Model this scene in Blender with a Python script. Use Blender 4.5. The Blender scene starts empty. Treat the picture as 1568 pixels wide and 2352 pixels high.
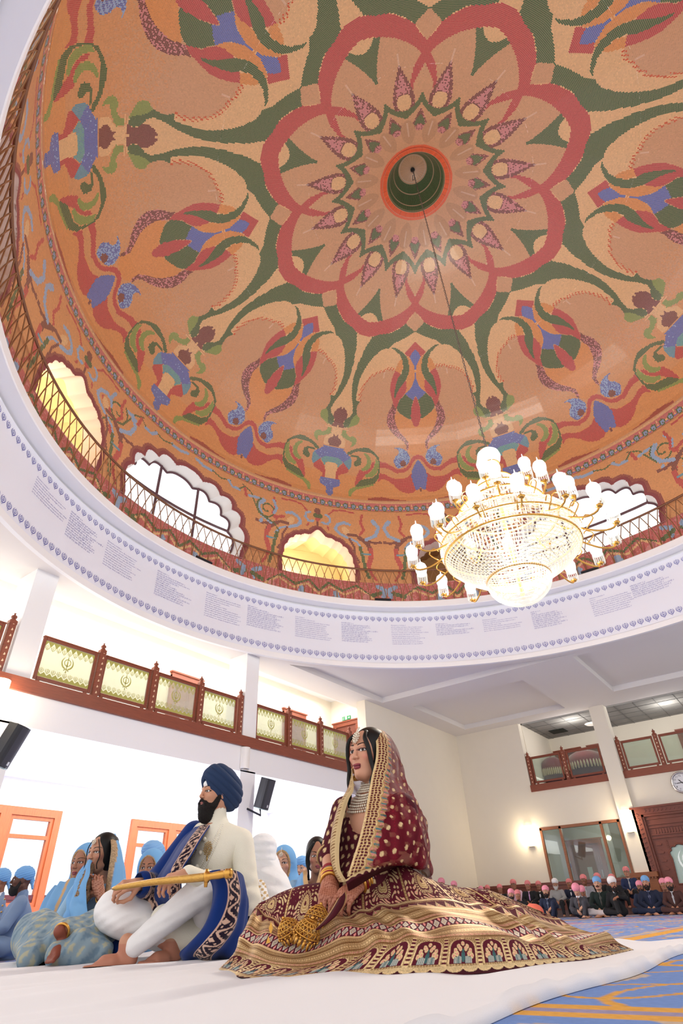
import bpy, math, random
import numpy as np
from mathutils import Vector, Matrix

# ------------------------------------------------------------------ camera, world, lights, exposure
sc = bpy.context.scene
COL = sc.collection
sc.view_settings.view_transform = 'Standard'
sc.view_settings.look = 'None'
sc.view_settings.exposure = 0.0
sc.view_settings.gamma = 1.0
sc.view_settings.use_curve_mapping = False
CY = sc.cycles
CY.use_denoising = True
CY.max_bounces = 7; CY.diffuse_bounces = 4; CY.glossy_bounces = 3; CY.transmission_bounces = 4
CY.transparent_max_bounces = 12
CY.caustics_reflective = False; CY.caustics_refractive = False
CY.sample_clamp_indirect = 6.0
CY.use_adaptive_sampling = True; CY.adaptive_threshold = 0.02

FPX = 1308.561
CZ = 0.16
RC = np.array([[0.59753, -0.801012, -0.036592], [0.44899, 0.372044, -0.812399], [0.664354, 0.469003, 0.581953]])
cam_d = bpy.data.cameras.new('camera')
cam = bpy.data.objects.new('camera', cam_d)
COL.objects.link(cam)
cam_d.sensor_fit = 'HORIZONTAL'; cam_d.sensor_width = 36.0
cam_d.lens = FPX / 1568 * 36.0
cam_d.clip_start = 0.02; cam_d.clip_end = 300
_m = Matrix.Identity(4)
for i in range(3):
    _m[i][0] = RC[0][i]; _m[i][1] = -RC[1][i]; _m[i][2] = -RC[2][i]
_m.translation = (0, 0, CZ)
cam.matrix_world = _m
sc.camera = cam
HD = np.array([0.81694, 0.57672, 0.0])      # horizontal heading
RT = np.array([0.57672, -0.81694, 0.0])     # to the right

def at(x, y, d):
    """a point of the photograph, d metres away along the floor"""
    v = np.array([x - 784.0, y - 1176.0, FPX]) @ RC
    return v * (d / (v @ HD)) + np.array([0, 0, CZ])
def atz(x, y, z):
    v = np.array([x - 784.0, y - 1176.0, FPX]) @ RC
    return v * ((z - CZ) / v[2]) + np.array([0, 0, CZ])
def atx(x, y, X):
    v = np.array([x - 784.0, y - 1176.0, FPX]) @ RC
    return v * (X / v[0]) + np.array([0, 0, CZ])

W_STR = 1.4
world = bpy.data.worlds.new('world'); sc.world = world
world.use_nodes = True
wb = world.node_tree.nodes['Background']
wb.inputs[0].default_value = (1.0, 0.985, 0.965, 1); wb.inputs[1].default_value = W_STR

DC = np.array([7.088, 2.199])               # dome axis
RR = 7.66                                   # drum radius
EX, LY = 20.4, 9.65                         # end wall, left wall
CH = 5.56                                   # ceiling height

def lamp(name, kind, loc, energy, color=(1, 1, 1), size=1.0, size_y=None, rot=None, parent=None):
    d = bpy.data.lights.new(name, kind); d.energy = energy; d.color = color
    if kind == 'AREA':
        d.size = size
        if size_y: d.shape = 'RECTANGLE'; d.size_y = size_y
    elif kind == 'POINT': d.shadow_soft_size = size
    o = bpy.data.objects.new(name, d); COL.objects.link(o); o.location = loc
    if rot is not None: o.rotation_euler = rot
    if parent: o.parent = parent
    return o
# daylight and downlights in the aisle below the left gallery, skylight over the gallery
lamp('downlight', 'AREA', (8.5, 11.6, 2.80), 520, (1, .98, .95), 12.0, 2.6)
lamp('window_daylight', 'AREA', (8.8, 13.0, 1.4), 420, (.95, .98, 1), 9.0, 1.7, (math.radians(-90), 0, 0))
lamp('skylight', 'AREA', (8.0, 11.3, 6.25), 420, (1, .97, .9), 15.0, 1.2)

# ------------------------------------------------------------------ helpers
rng = np.random.default_rng(7)
random.seed(7)
def lin(c):
    c = np.asarray(c, float) / 255.0
    return np.where(c <= 0.04045, c / 12.92, ((c + 0.055) / 1.055) ** 2.4)
def tag(o, label=None, cat=None, group=None, kind=None):
    if label: o['label'] = label
    if cat: o['category'] = cat
    if group: o['group'] = group
    if kind: o['kind'] = kind
    return o
def empty(name, loc=(0, 0, 0), rz=0.0):
    o = bpy.data.objects.new(name, None); COL.objects.link(o)
    o.location = loc; o.rotation_euler = (0, 0, rz); o.empty_display_size = .1
    return o
_mats = {}
def mat(name, rgb, rough=.6, metal=0.0, spec=.5, emit=None, estr=0.0, alpha=None, sheen=0, noise=None, bump=None, trans=0):
    if name in _mats: return _mats[name]
    m = bpy.data.materials.new(name); m.use_nodes = True
    nt = m.node_tree; b = nt.nodes['Principled BSDF']
    c = lin(rgb)
    b.inputs['Base Color'].default_value = (*c, 1)
    b.inputs['Roughness'].default_value = rough
    b.inputs['Metallic'].default_value = metal
    b.inputs['Specular IOR Level'].default_value = spec
    if sheen: b.inputs['Sheen Weight'].default_value = sheen
    if trans: b.inputs['Transmission Weight'].default_value = trans
    if alpha is not None: b.inputs['Alpha'].default_value = alpha
    if emit is not None:
        b.inputs['Emission Color'].default_value = (*lin(emit), 1); b.inputs['Emission Strength'].default_value = estr
    if noise:
        sc_, amt = noise
        tc = nt.nodes.new('ShaderNodeTexCoord'); n = nt.nodes.new('ShaderNodeTexNoise')
        n.inputs['Scale'].default_value = sc_; n.inputs['Detail'].default_value = 4
        mx = nt.nodes.new('ShaderNodeMix'); mx.data_type = 'RGBA'
        nt.links.new(tc.outputs['Object'], n.inputs['Vector'])
        nt.links.new(n.outputs['Fac'], mx.inputs[0])
        mx.inputs[6].default_value = (*(c * (1 - amt)), 1); mx.inputs[7].default_value = (*np.minimum(c * (1 + amt), 1), 1)
        nt.links.new(mx.outputs[2], b.inputs['Base Color'])
    if bump:
        sc_, st = bump
        tc = nt.nodes.new('ShaderNodeTexCoord'); n = nt.nodes.new('ShaderNodeTexNoise')
        n.inputs['Scale'].default_value = sc_; n.inputs['Detail'].default_value = 5
        bp = nt.nodes.new('ShaderNodeBump'); bp.inputs['Strength'].default_value = st; bp.inputs['Distance'].default_value = .02
        nt.links.new(tc.outputs['Object'], n.inputs['Vector'])
        nt.links.new(n.outputs['Fac'], bp.inputs['Height']); nt.links.new(bp.outputs[0], b.inputs['Normal'])
    _mats[name] = m
    return m
def wood(name, rgb, scale=(1, 1, 12), rough=.45):
    if name in _mats: return _mats[name]
    m = mat(name, rgb, rough); nt = m.node_tree; b = nt.nodes['Principled BSDF']; c = lin(rgb)
    tc = nt.nodes.new('ShaderNodeTexCoord'); mp = nt.nodes.new('ShaderNodeMapping'); n = nt.nodes.new('ShaderNodeTexNoise')
    mp.inputs['Scale'].default_value = scale; n.inputs['Scale'].default_value = 6; n.inputs['Detail'].default_value = 6
    mx = nt.nodes.new('ShaderNodeMix'); mx.data_type = 'RGBA'
    mx.inputs[6].default_value = (*(c * .62), 1); mx.inputs[7].default_value = (*np.minimum(c * 1.3, 1), 1)
    nt.links.new(tc.outputs['Object'], mp.inputs[0]); nt.links.new(mp.outputs[0], n.inputs['Vector'])
    nt.links.new(n.outputs['Fac'], mx.inputs[0]); nt.links.new(mx.outputs[2], b.inputs['Base Color'])
    return m
def cmat(name, rough=.6, metal=0.0, spec=.5, sheen=0, alpha_is_metal=False, bump=None, grout=None, alpha_is_alpha=False, sub=0):
    """base colour from the mesh's own colour attribute (dyed cloth, tesserae, skin)"""
    if name in _mats: return _mats[name]
    m = bpy.data.materials.new(name); m.use_nodes = True
    nt = m.node_tree; b = nt.nodes['Principled BSDF']
    a = nt.nodes.new('ShaderNodeAttribute'); a.attribute_name = 'Col'
    src = a.outputs['Color']
    if grout is not None:
        uv = nt.nodes.new('ShaderNodeUVMap'); sp = nt.nodes.new('ShaderNodeSeparateXYZ'); nt.links.new(uv.outputs[0], sp.inputs[0])
        outs = []
        for k in (0, 1):
            s1 = nt.nodes.new('ShaderNodeMath'); s1.operation = 'SUBTRACT'; s1.inputs[1].default_value = .5
            nt.links.new(sp.outputs[k], s1.inputs[0])
            s2 = nt.nodes.new('ShaderNodeMath'); s2.operation = 'ABSOLUTE'; nt.links.new(s1.outputs[0], s2.inputs[0]); outs.append(s2)
        mxm = nt.nodes.new('ShaderNodeMath'); mxm.operation = 'MAXIMUM'
        nt.links.new(outs[0].outputs[0], mxm.inputs[0]); nt.links.new(outs[1].outputs[0], mxm.inputs[1])
        gt = nt.nodes.new('ShaderNodeMath'); gt.operation = 'GREATER_THAN'; gt.inputs[1].default_value = .45
        nt.links.new(mxm.outputs[0], gt.inputs[0])
        mx = nt.nodes.new('ShaderNodeMix'); mx.data_type = 'RGBA'
        nt.links.new(gt.outputs[0], mx.inputs[0]); nt.links.new(src, mx.inputs[6]); mx.inputs[7].default_value = (*lin(grout), 1)
        src = mx.outputs[2]
    nt.links.new(src, b.inputs['Base Color'])
    b.inputs['Roughness'].default_value = rough; b.inputs['Metallic'].default_value = metal
    b.inputs['Specular IOR Level'].default_value = spec
    if sheen: b.inputs['Sheen Weight'].default_value = sheen
    if sub: b.inputs['Subsurface Weight'].default_value = sub; b.inputs['Subsurface Radius'].default_value = (.01, .004, .002)
    if alpha_is_metal:
        mu = nt.nodes.new('ShaderNodeMath'); mu.operation = 'MULTIPLY'; mu.inputs[1].default_value = .55
        nt.links.new(a.outputs['Alpha'], mu.inputs[0]); nt.links.new(mu.outputs[0], b.inputs['Metallic'])
        mr = nt.nodes.new('ShaderNodeMapRange'); mr.inputs[3].default_value = rough; mr.inputs[4].default_value = .38
        nt.links.new(a.outputs['Alpha'], mr.inputs[0]); nt.links.new(mr.outputs[0], b.inputs['Roughness'])
    if alpha_is_alpha: nt.links.new(a.outputs['Alpha'], b.inputs['Alpha'])
    if bump:
        sc_, st, dist = bump
        tc = nt.nodes.new('ShaderNodeTexCoord'); n = nt.nodes.new('ShaderNodeTexNoise')
        n.inputs['Scale'].default_value = sc_; n.inputs['Detail'].default_value = 3
        bp = nt.nodes.new('ShaderNodeBump'); bp.inputs['Strength'].default_value = st; bp.inputs['Distance'].default_value = dist
        nt.links.new(tc.outputs['Object'], n.inputs['Vector'])
        nt.links.new(n.outputs['Fac'], bp.inputs['Height']); nt.links.new(bp.outputs[0], b.inputs['Normal'])
    _mats[name] = m
    return m
def glassmat(name, tint=(235, 245, 240), gloss=.12, milk=0.0, rough=.02):
    if name in _mats: return _mats[name]
    m = bpy.data.materials.new(name); m.use_nodes = True; nt = m.node_tree
    for n in list(nt.nodes):
        if n.type == 'BSDF_PRINCIPLED': nt.nodes.remove(n)
    out = nt.nodes['Material Output']
    t = nt.nodes.new('ShaderNodeBsdfTransparent'); t.inputs[0].default_value = (*lin(tint), 1)
    g = nt.nodes.new('ShaderNodeBsdfGlossy'); g.inputs['Roughness'].default_value = rough
    d = nt.nodes.new('ShaderNodeBsdfDiffuse'); d.inputs[0].default_value = (*lin((240, 243, 236)), 1)
    m1 = nt.nodes.new('ShaderNodeMixShader'); m1.inputs[0].default_value = milk
    m2 = nt.nodes.new('ShaderNodeMixShader'); m2.inputs[0].default_value = gloss
    nt.links.new(t.outputs[0], m1.inputs[1]); nt.links.new(d.outputs[0], m1.inputs[2])
    nt.links.new(m1.outputs[0], m2.inputs[1]); nt.links.new(g.outputs[0], m2.inputs[2])
    nt.links.new(m2.outputs[0], out.inputs[0])
    _mats[name] = m
    return m

def mesh_obj(name, V, Fc, material, parent=None, smooth=False, col=None, fcol=None, uvunit=False):
    """V n x 3, Fc: m x 3/4 int array or a list of index lists"""
    me = bpy.data.meshes.new(name)
    V = np.asarray(V, np.float32)
    if isinstance(Fc, np.ndarray):
        k = Fc.shape[1]; m = len(Fc)
        me.vertices.add(len(V)); me.vertices.foreach_set('co', V.ravel())
        me.loops.add(m * k); me.loops.foreach_set('vertex_index', Fc.astype(np.int32).ravel())
        me.polygons.add(m); me.polygons.foreach_set('loop_start', np.arange(0, m * k, k, dtype=np.int32))
        me.update(calc_edges=True)
        if uvunit:
            uv = me.uv_layers.new(name='UVMap')
            uv.data.foreach_set('uv', np.tile(np.array([0, 0, 1, 0, 1, 1, 0, 1], np.float32), m))
    else:
        me.from_pydata([tuple(map(float, v)) for v in V], [], [list(map(int, f)) for f in Fc]); me.update()
    if col is not None:
        a = me.color_attributes.new('Col', 'FLOAT_COLOR', 'POINT')
        c = np.ones((len(V), 4), np.float32); c[:, :col.shape[1]] = col; a.data.foreach_set('color', c.ravel())
    if fcol is not None:
        a = me.attributes.new('Col', 'FLOAT_COLOR', 'FACE')
        c = np.ones((len(me.polygons), 4), np.float32); c[:, :fcol.shape[1]] = fcol; a.data.foreach_set('color', c.ravel())
    if smooth: me.polygons.foreach_set('use_smooth', np.ones(len(me.polygons), bool))
    if material is not None: me.materials.append(material)
    o = bpy.data.objects.new(name, me); COL.objects.link(o)
    if parent is not None: o.parent = parent
    return o
def local(parent):
    """matrix from room space into the parent's space"""
    if parent is None: return None
    m = Matrix.Translation(parent.location) @ parent.rotation_euler.to_matrix().to_4x4()
    p = parent.parent
    while p is not None:
        m = (Matrix.Translation(p.location) @ p.rotation_euler.to_matrix().to_4x4()) @ m; p = p.parent
    return np.array(m.inverted())
def put(name, V, Fc, material, parent=None, **kw):
    """like mesh_obj with V in room space"""
    V = np.asarray(V, float)
    M = local(parent)
    if M is not None: V = V @ M[:3, :3].T + M[:3, 3]
    return mesh_obj(name, V, Fc, material, parent, **kw)

class MB:
    def __init__(s): s.V = []; s.F = []
    def add(s, V, F):
        n = len(s.V); s.V += [tuple(v) for v in V]; s.F += [[i + n for i in f] for f in F]; return s
    def box(s, x0, y0, z0, x1, y1, z1):
        V = [(x, y, z) for z in (z0, z1) for y in (y0, y1) for x in (x0, x1)]
        return s.add(V, [(0, 2, 3, 1), (4, 5, 7, 6), (0, 1, 5, 4), (2, 6, 7, 3), (0, 4, 6, 2), (1, 3, 7, 5)])
    def bbox(s, x0, y0, z0, x1, y1, z1, b=.01):
        """box with chamfered long edges (top view octagon)"""
        P = [(x0 + b, y0), (x1 - b, y0), (x1, y0 + b), (x1, y1 - b), (x1 - b, y1), (x0 + b, y1), (x0, y1 - b), (x0, y0 + b)]
        return s.prism(P, z0, z1)
    def prism(s, P, z0, z1):
        n = len(P)
        V = [(x, y, z0) for x, y in P] + [(x, y, z1) for x, y in P]
        return s.add(V, [list(range(n))[::-1], list(range(n, 2 * n))] + [(i, (i + 1) % n, n + (i + 1) % n, n + i) for i in range(n)])
    def ext(s, P, O, U, Vv, N, d0, d1):
        """polygon P (u,v) on plane O,U,V extruded along N from d0 to d1"""
        O, U, Vv, N = (np.asarray(a, float) for a in (O, U, Vv, N)); n = len(P)
        A = [O + U * u + Vv * v + N * d0 for u, v in P] + [O + U * u + Vv * v + N * d1 for u, v in P]
        return s.add(A, [list(range(n)), list(range(n, 2 * n))[::-1]] + [(i, n + i, n + (i + 1) % n, (i + 1) % n) for i in range(n)])
    def tube(s, pts, r, n=8, closed=False, cap=True):
        pts = np.asarray(pts, float); m = len(pts); r = np.broadcast_to(np.asarray(r, float), (m,))
        if closed: T = np.roll(pts, -1, 0) - np.roll(pts, 1, 0)
        else: T = np.gradient(pts, axis=0)
        T /= np.linalg.norm(T, axis=1)[:, None] + 1e-12
        up = np.array([0, 0, 1.0]) if abs(T[0][2]) < .9 else np.array([1.0, 0, 0])
        A = np.cross(T[0], up); A /= np.linalg.norm(A); base = len(s.V)
        for i in range(m):
            A = A - T[i] * (A @ T[i]); A /= np.linalg.norm(A) + 1e-12; B = np.cross(T[i], A)
            for j in range(n):
                t = 2 * math.pi * j / n; s.V.append(tuple(pts[i] + r[i] * (math.cos(t) * A + math.sin(t) * B)))
        for i in range(m if closed else m - 1):
            a, b = base + i * n, base + ((i + 1) % m) * n
            for j in range(n): s.F.append([a + j, a + (j + 1) % n, b + (j + 1) % n, b + j])
        if cap and not closed:
            s.F.append([base + j for j in range(n)][::-1]); s.F.append([base + (m - 1) * n + j for j in range(n)])
        return s
    def lathe(s, prof, c=(0, 0, 0), n=24, a0=0.0, a1=2 * math.pi):
        full = abs(a1 - a0 - 2 * math.pi) < 1e-6; k = n if full else n + 1; base = len(s.V)
        for r, z in prof:
            for j in range(k):
                t = a0 + (a1 - a0) * j / n; s.V.append((c[0] + r * math.cos(t), c[1] + r * math.sin(t), c[2] + z))
        for i in range(len(prof) - 1):
            for j in range(n):
                a = base + i * k + j; b = base + i * k + (j + 1) % k
                s.F.append([a, b, b + k, a + k])
        return s
    def ball(s, c, r, n=10, m=6):
        r = np.broadcast_to(np.asarray(r, float), (3,)); base = len(s.V)
        for i in range(m + 1):
            p = math.pi * i / m
            for j in range(n):
                t = 2 * math.pi * j / n
                s.V.append((c[0] + r[0] * math.sin(p) * math.cos(t), c[1] + r[1] * math.sin(p) * math.sin(t), c[2] + r[2] * math.cos(p)))
        for i in range(m):
            for j in range(n):
                s.F.append([base + i * n + j, base + (i + 1) * n + j, base + (i + 1) * n + (j + 1) % n, base + i * n + (j + 1) % n])
        return s
    def build(s, name, material, parent=None, smooth=False, **kw):
        return put(name, np.array(s.V), s.F, material, parent, smooth=smooth, **kw)
def copy_tree(o, parent=None):
    c = o.copy(); COL.objects.link(c); c.parent = parent
    for ch in list(o.children): copy_tree(ch, c)
    return c
def inpoly(px, py, poly):
    poly = np.asarray(poly, float); n = len(poly)
    r = np.zeros(px.shape, bool); j = n - 1
    for i in range(n):
        xi, yi = poly[i]; xj, yj = poly[j]
        if yi != yj:
            c = ((yi > py) != (yj > py)) & (px < (xj - xi) * (py - yi) / (yj - yi) + xi); r ^= c
        j = i
    return r
def segdist(px, py, pts):
    d = np.full(px.shape, 1e9); pts = np.asarray(pts, float)
    for (x0, y0), (x1, y1) in zip(pts[:-1], pts[1:]):
        dx, dy = x1 - x0, y1 - y0; L = dx * dx + dy * dy + 1e-12
        t = np.clip(((px - x0) * dx + (py - y0) * dy) / L, 0, 1)
        d = np.minimum(d, np.hypot(px - x0 - t * dx, py - y0 - t * dy))
    return d
def crom(P, n):
    """n points on a Catmull-Rom curve through P (k x d), spaced by arc length"""
    P = np.asarray(P, float); k = len(P)
    if k == 2: return P[0] + (P[1] - P[0]) * np.linspace(0, 1, n)[:, None]
    Q = np.vstack([2 * P[0] - P[1], P, 2 * P[-1] - P[-2]]); out = []
    for i in range(k - 1):
        t = np.linspace(0, 1, 12, endpoint=(i == k - 2))[:, None]; a, b, c, d = Q[i:i + 4]
        out.append(.5 * (2 * b + (c - a) * t + (2 * a - 5 * b + 4 * c - d) * t * t + (3 * b - a - 3 * c + d) * t ** 3))
    out = np.vstack(out); s = np.r_[0, np.cumsum(np.linalg.norm(np.diff(out, axis=0), axis=1))]
    u = np.linspace(0, s[-1], n)
    return np.stack([np.interp(u, s, out[:, j]) for j in range(out.shape[1])], 1)
def grid_faces(nr, nc, wrap=False):
    i, j = np.meshgrid(np.arange(nr - 1), np.arange(nc if wrap else nc - 1), indexing='ij')
    a = i * nc + j; b = i * nc + (j + 1) % nc
    return np.stack([a, b, b + nc, a + nc], -1).reshape(-1, 4)

# ---- implicit surfaces: smooth unions of tapered limbs and ellipsoids, meshed with surface nets
def sdf_mesh(prims, h):
    """prims: ('c',a,b,ra,rb,k) tapered limb, ('e',centre,radii,rot3x3|None,k); a leading '-' carves"""
    lo = np.full(3, 1e9); hi = -lo
    for p in prims:
        if p[0][0] == '-': continue
        if p[0] == 'c': c = np.array([p[1], p[2]]); r = max(p[3], p[4])
        else: c = np.array([p[1]]); r = max(p[2])
        lo = np.minimum(lo, c.min(0) - r); hi = np.maximum(hi, c.max(0) + r)
    lo -= 2.5 * h; hi += 2.5 * h
    N = np.ceil((hi - lo) / h).astype(int) + 1
    F = np.full(N, 10.0, np.float32)
    ax = [lo[i] + h * np.arange(N[i]) for i in range(3)]
    for p in prims:
        neg = p[0][0] == '-'; ty = p[0][-1]; k = p[5] if ty == 'c' else p[4]
        if ty == 'c':
            A = np.asarray(p[1], float); B = np.asarray(p[2], float); c = np.array([A, B]); r = max(p[3], p[4])
        else:
            c = np.array([p[1]], float); r = max(p[2])
        m = r + k + 3 * h
        i0 = np.maximum(((c.min(0) - m - lo) / h).astype(int), 0); i1 = np.minimum(((c.max(0) + m - lo) / h).astype(int) + 2, N)
        sl = tuple(slice(a, b) for a, b in zip(i0, i1))
        X, Y, Z = np.meshgrid(*[ax[i][sl[i]] for i in range(3)], indexing='ij')
        if ty == 'c':
            d = B - A; L = d @ d + 1e-12
            t = np.clip(((X - A[0]) * d[0] + (Y - A[1]) * d[1] + (Z - A[2]) * d[2]) / L, 0, 1)
            D = np.sqrt((X - A[0] - t * d[0]) ** 2 + (Y - A[1] - t * d[1]) ** 2 + (Z - A[2] - t * d[2]) ** 2) - (p[3] + (p[4] - p[3]) * t)
        else:
            q = np.stack([X - c[0][0], Y - c[0][1], Z - c[0][2]], -1)
            if p[3] is not None: q = q @ np.asarray(p[3], float)
            rr = np.asarray(p[2], float)
            k0 = np.linalg.norm(q / rr, axis=-1); k1 = np.linalg.norm(q / rr ** 2, axis=-1) + 1e-9
            D = k0 * (k0 - 1) / k1
        f = F[sl]
        if neg:
            D = -D; hh = np.clip(.5 - .5 * (D - f) / max(k, 1e-6), 0, 1)
            hh = np.clip(.5 + .5 * (D - f) / max(k, 1e-6), 0, 1); F[sl] = f + (D - f) * hh + k * hh * (1 - hh)
        else:
            hh = np.clip(.5 + .5 * (f - D) / max(k, 1e-6), 0, 1); F[sl] = f + (D - f) * hh - k * hh * (1 - hh)
    s = F < 0
    n = N - 1
    cnt = np.zeros(n, np.int8)
    for a in (0, 1):
        for b in (0, 1):
            for c in (0, 1): cnt += s[a:a + n[0], b:b + n[1], c:c + n[2]]
    act = (cnt > 0) & (cnt < 8)
    idx = np.full(n, -1, np.int64); I = np.argwhere(act); idx[act] = np.arange(len(I))
    acc = np.zeros((len(I), 3)); w = np.zeros(len(I))
    cor = [(a, b, c) for a in (0, 1) for b in (0, 1) for c in (0, 1)]
    vals = {c: F[I[:, 0] + c[0], I[:, 1] + c[1], I[:, 2] + c[2]] for c in cor}
    for c in cor:
        for axis in range(3):
            if c[axis]: continue
            d = list(c); d[axis] = 1; v0 = vals[c]; v1 = vals[tuple(d)]
            x = (v0 < 0) != (v1 < 0); t = np.where(x, v0 / np.where(v0 == v1, 1, v0 - v1), 0)
            p = np.array(c, float) + np.zeros((len(I), 3)); p[:, axis] += t
            acc += p * x[:, None]; w += x
    V = lo + h * (I + acc / w[:, None])
    Q = []
    for axis in range(3):
        b, c = (axis + 1) % 3, (axis + 2) % 3
        s0 = [slice(1, -1)] * 3; s0[axis] = slice(0, -1); s1 = list(s0); s1[axis] = slice(1, None)
        # edges whose four neighbour cells exist
        A0 = s[tuple(s0)]; A1 = s[tuple(s1)]
        E = np.argwhere(A0 != A1); fl = A0[tuple(E.T)]
        off = np.ones(3, int); off[axis] = 0
        E = E + off
        eb = np.zeros(3, int); eb[b] = 1; ec = np.zeros(3, int); ec[c] = 1
        q = np.stack([idx[tuple((E - eb - ec).T)], idx[tuple((E - ec).T)], idx[tuple(E.T)], idx[tuple((E - eb).T)]], 1)
        q[~fl] = q[~fl][:, ::-1]
        Q.append(q)
    return V, np.vstack(Q)
def rotm(yaw=0, pitch=0, roll=0):
    """x forward, y left, z up; pitch > 0 looks up"""
    cy, sy, cp, sp, cr, sr = math.cos(yaw), math.sin(yaw), math.cos(pitch), math.sin(pitch), math.cos(roll), math.sin(roll)
    return np.array([[cy, -sy, 0], [sy, cy, 0], [0, 0, 1]]) @ np.array([[cp, 0, -sp], [0, 1, 0], [sp, 0, cp]]) @ np.array([[1, 0, 0], [0, cr, -sr], [0, sr, cr]])
def xf(prims, M, T, s=1.0):
    out = []
    for p in prims:
        if p[0][-1] == 'c': out.append((p[0], M @ (np.asarray(p[1], float) * s) + T, M @ (np.asarray(p[2], float) * s) + T, p[3] * s, p[4] * s, p[5] * s))
        else:
            r = M if p[3] is None else M @ np.asarray(p[3], float)
            out.append((p[0], M @ (np.asarray(p[1], float) * s) + T, tuple(np.asarray(p[2]) * s), r, p[4] * s))
    return out
# ------------------------------------------------------------------ the room
M_WALL = mat('cream plaster', (238, 230, 215), .9, noise=(3, .02))
M_CEIL = mat('white ceiling paint', (232, 228, 226), .95)
M_WHITE = mat('white paint', (244, 244, 246), .7)
M_GREY = mat('pale grey paint', (225, 226, 232), .9)
M_WOODR = wood('red brown hardwood', (138, 68, 44))
M_WOODD = wood('dark carved wood', (118, 58, 42))
M_WOODO = wood('orange oak', (176, 88, 44), (8, 8, 1))
M_WOODX = wood('dark brown door wood', (84, 46, 34))
def struct(o): o['kind'] = 'structure'; return o

# floor: blue carpet with gold lines and scrollwork
def carpet_colours(x, y):
    c = np.tile(lin((112, 140, 196)), (len(x), 1)); n = rng.random(len(x))[:, None]
    c = c * (.94 + .12 * n)
    gold = lin((214, 158, 74)); tan = lin((196, 176, 160)); rose = lin((170, 110, 140))
    # scrolls
    for sx, sy, ph in ((1.3, 1.05, 0), (.8, 1.4, 2.1)):
        w = np.sin(x * 4.1 * sx + 1.4 * np.sin(y * 3.3 * sy + ph)) * np.sin(y * 5.2 * sy + 1.7 * np.sin(x * 2.3 * sx + ph))
        k = np.abs(w - .35) < .085; c[k] = (tan * .9)[None] * (.9 + .2 * n[k])
        k = np.abs(w + .62) < .06; c[k] = gold[None] * (.85 + .2 * n[k])
    k = (np.sin(x * 1.7) * np.sin(y * 2.9 + 1) > .86); c[k] = rose
    def stripe(t, a, b, cc): kk = (t > a) & (t < b); c[kk] = cc[None] * (.93 + .14 * n[kk])
    stripe(x, 1.36, 1.53, gold); k = (x > 1.42) & (x < 1.465) & (y < 5); c[k] = (lin((150, 140, 170)))[None] * (.9 + .2 * n[k])
    for yy in (1.24, 4.47): stripe(np.where(x > 2.2, y, 99), yy - .1, yy + .03, gold); stripe(np.where(x > 2.2, y, 99), yy + .05, yy + .12, tan * .85)
    stripe(x, 9.4, 9.6, gold); stripe(x, 13.2, 13.45, gold)
    return c
def grid_floor(name, xs, ys, z, material, colf):
    X, Y = np.meshgrid(xs, ys, indexing='xy'); V = np.stack([X.ravel(), Y.ravel(), np.full(X.size, z)], 1)
    return mesh_obj(name, V, grid_faces(len(ys), len(xs)), material, col=colf(V[:, 0], V[:, 1]))
M_CARPET = cmat('woven carpet', .95, spec=.1, bump=(400, .4, .004))
xs = np.r_[np.arange(-1.5, 0.6, .3), np.arange(.6, 5, .012), np.arange(5, 9, .04), np.arange(9, 31, .12)]
ys = np.r_[np.arange(-6, 0, .25), np.arange(0, 1.9, .012), np.arange(1.9, 6, .03), np.arange(6, 14.2, .1)]
struct(grid_floor('floor', xs, ys, 0.0, M_CARPET, carpet_colours))

# walls
b = MB(); b.box(14.44, LY, 0, EX + .3, LY + .3, 6.4)                      # plain wall past the gallery
b.box(2, 13.3, .0, 5.9, 13.6, 2.85); struct(b.build('wall_left', M_WALL))
b = MB()                                                                   # wall under the gallery with two window openings
WIN = [(5.2, 7.62), (9.45, 11.9)]; z0, z1 = .45, 2.33
b.box(5.9 - .9, 13.3, 0, 14.6, 13.6, z0); b.box(5.0, 13.3, z1, 14.6, 13.6, 2.9)
for a, c in ((5.0, 5.2), (7.62, 9.45), (11.9, 14.6)): b.box(a, 13.3, z0, c, 13.6, z1)
b.box(14.3, LY + .3, 0, 14.6, 13.3, 2.9)
struct(b.build('wall_aisle', M_WHITE))
b = MB(); b.box(2, 13.26, .72, 14.3, 13.3, .80); b.box(2, 13.27, .0, 14.3, 13.3, .72)
struct(b.build('trim_1', mat('maroon dado', (84, 26, 28), .5)))
b = MB(); b.box(-1.5, LY, 2.87, 14.44, 13.6, 3.38); struct(b.build('slab_gallery', M_WHITE))
b = MB(); b.box(-1.5, LY - .06, 3.38, 14.44, LY + .3, 3.60)
struct(b.build('trim_2', M_WOODR))
# gallery back wall with a corner and end wall
b = MB(); b.box(-1.5, 12.2, 3.38, 16.3, 12.5, 6.6); struct(b.build('wall_gallery', M_WALL))
b = MB(); b.box(16.1, LY + .3, 3.38, 16.4, 12.2, 6.6); struct(b.build('wall_gallery_end', M_WALL))
b = MB(); b.box(14.44, LY + .01, 3.38, 16.1, LY + .3, 3.39); b.box(14.44, LY + .3, 3.3, 16.1, 12.2, 3.38); struct(b.build('floor_gallery', M_WHITE))
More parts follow.
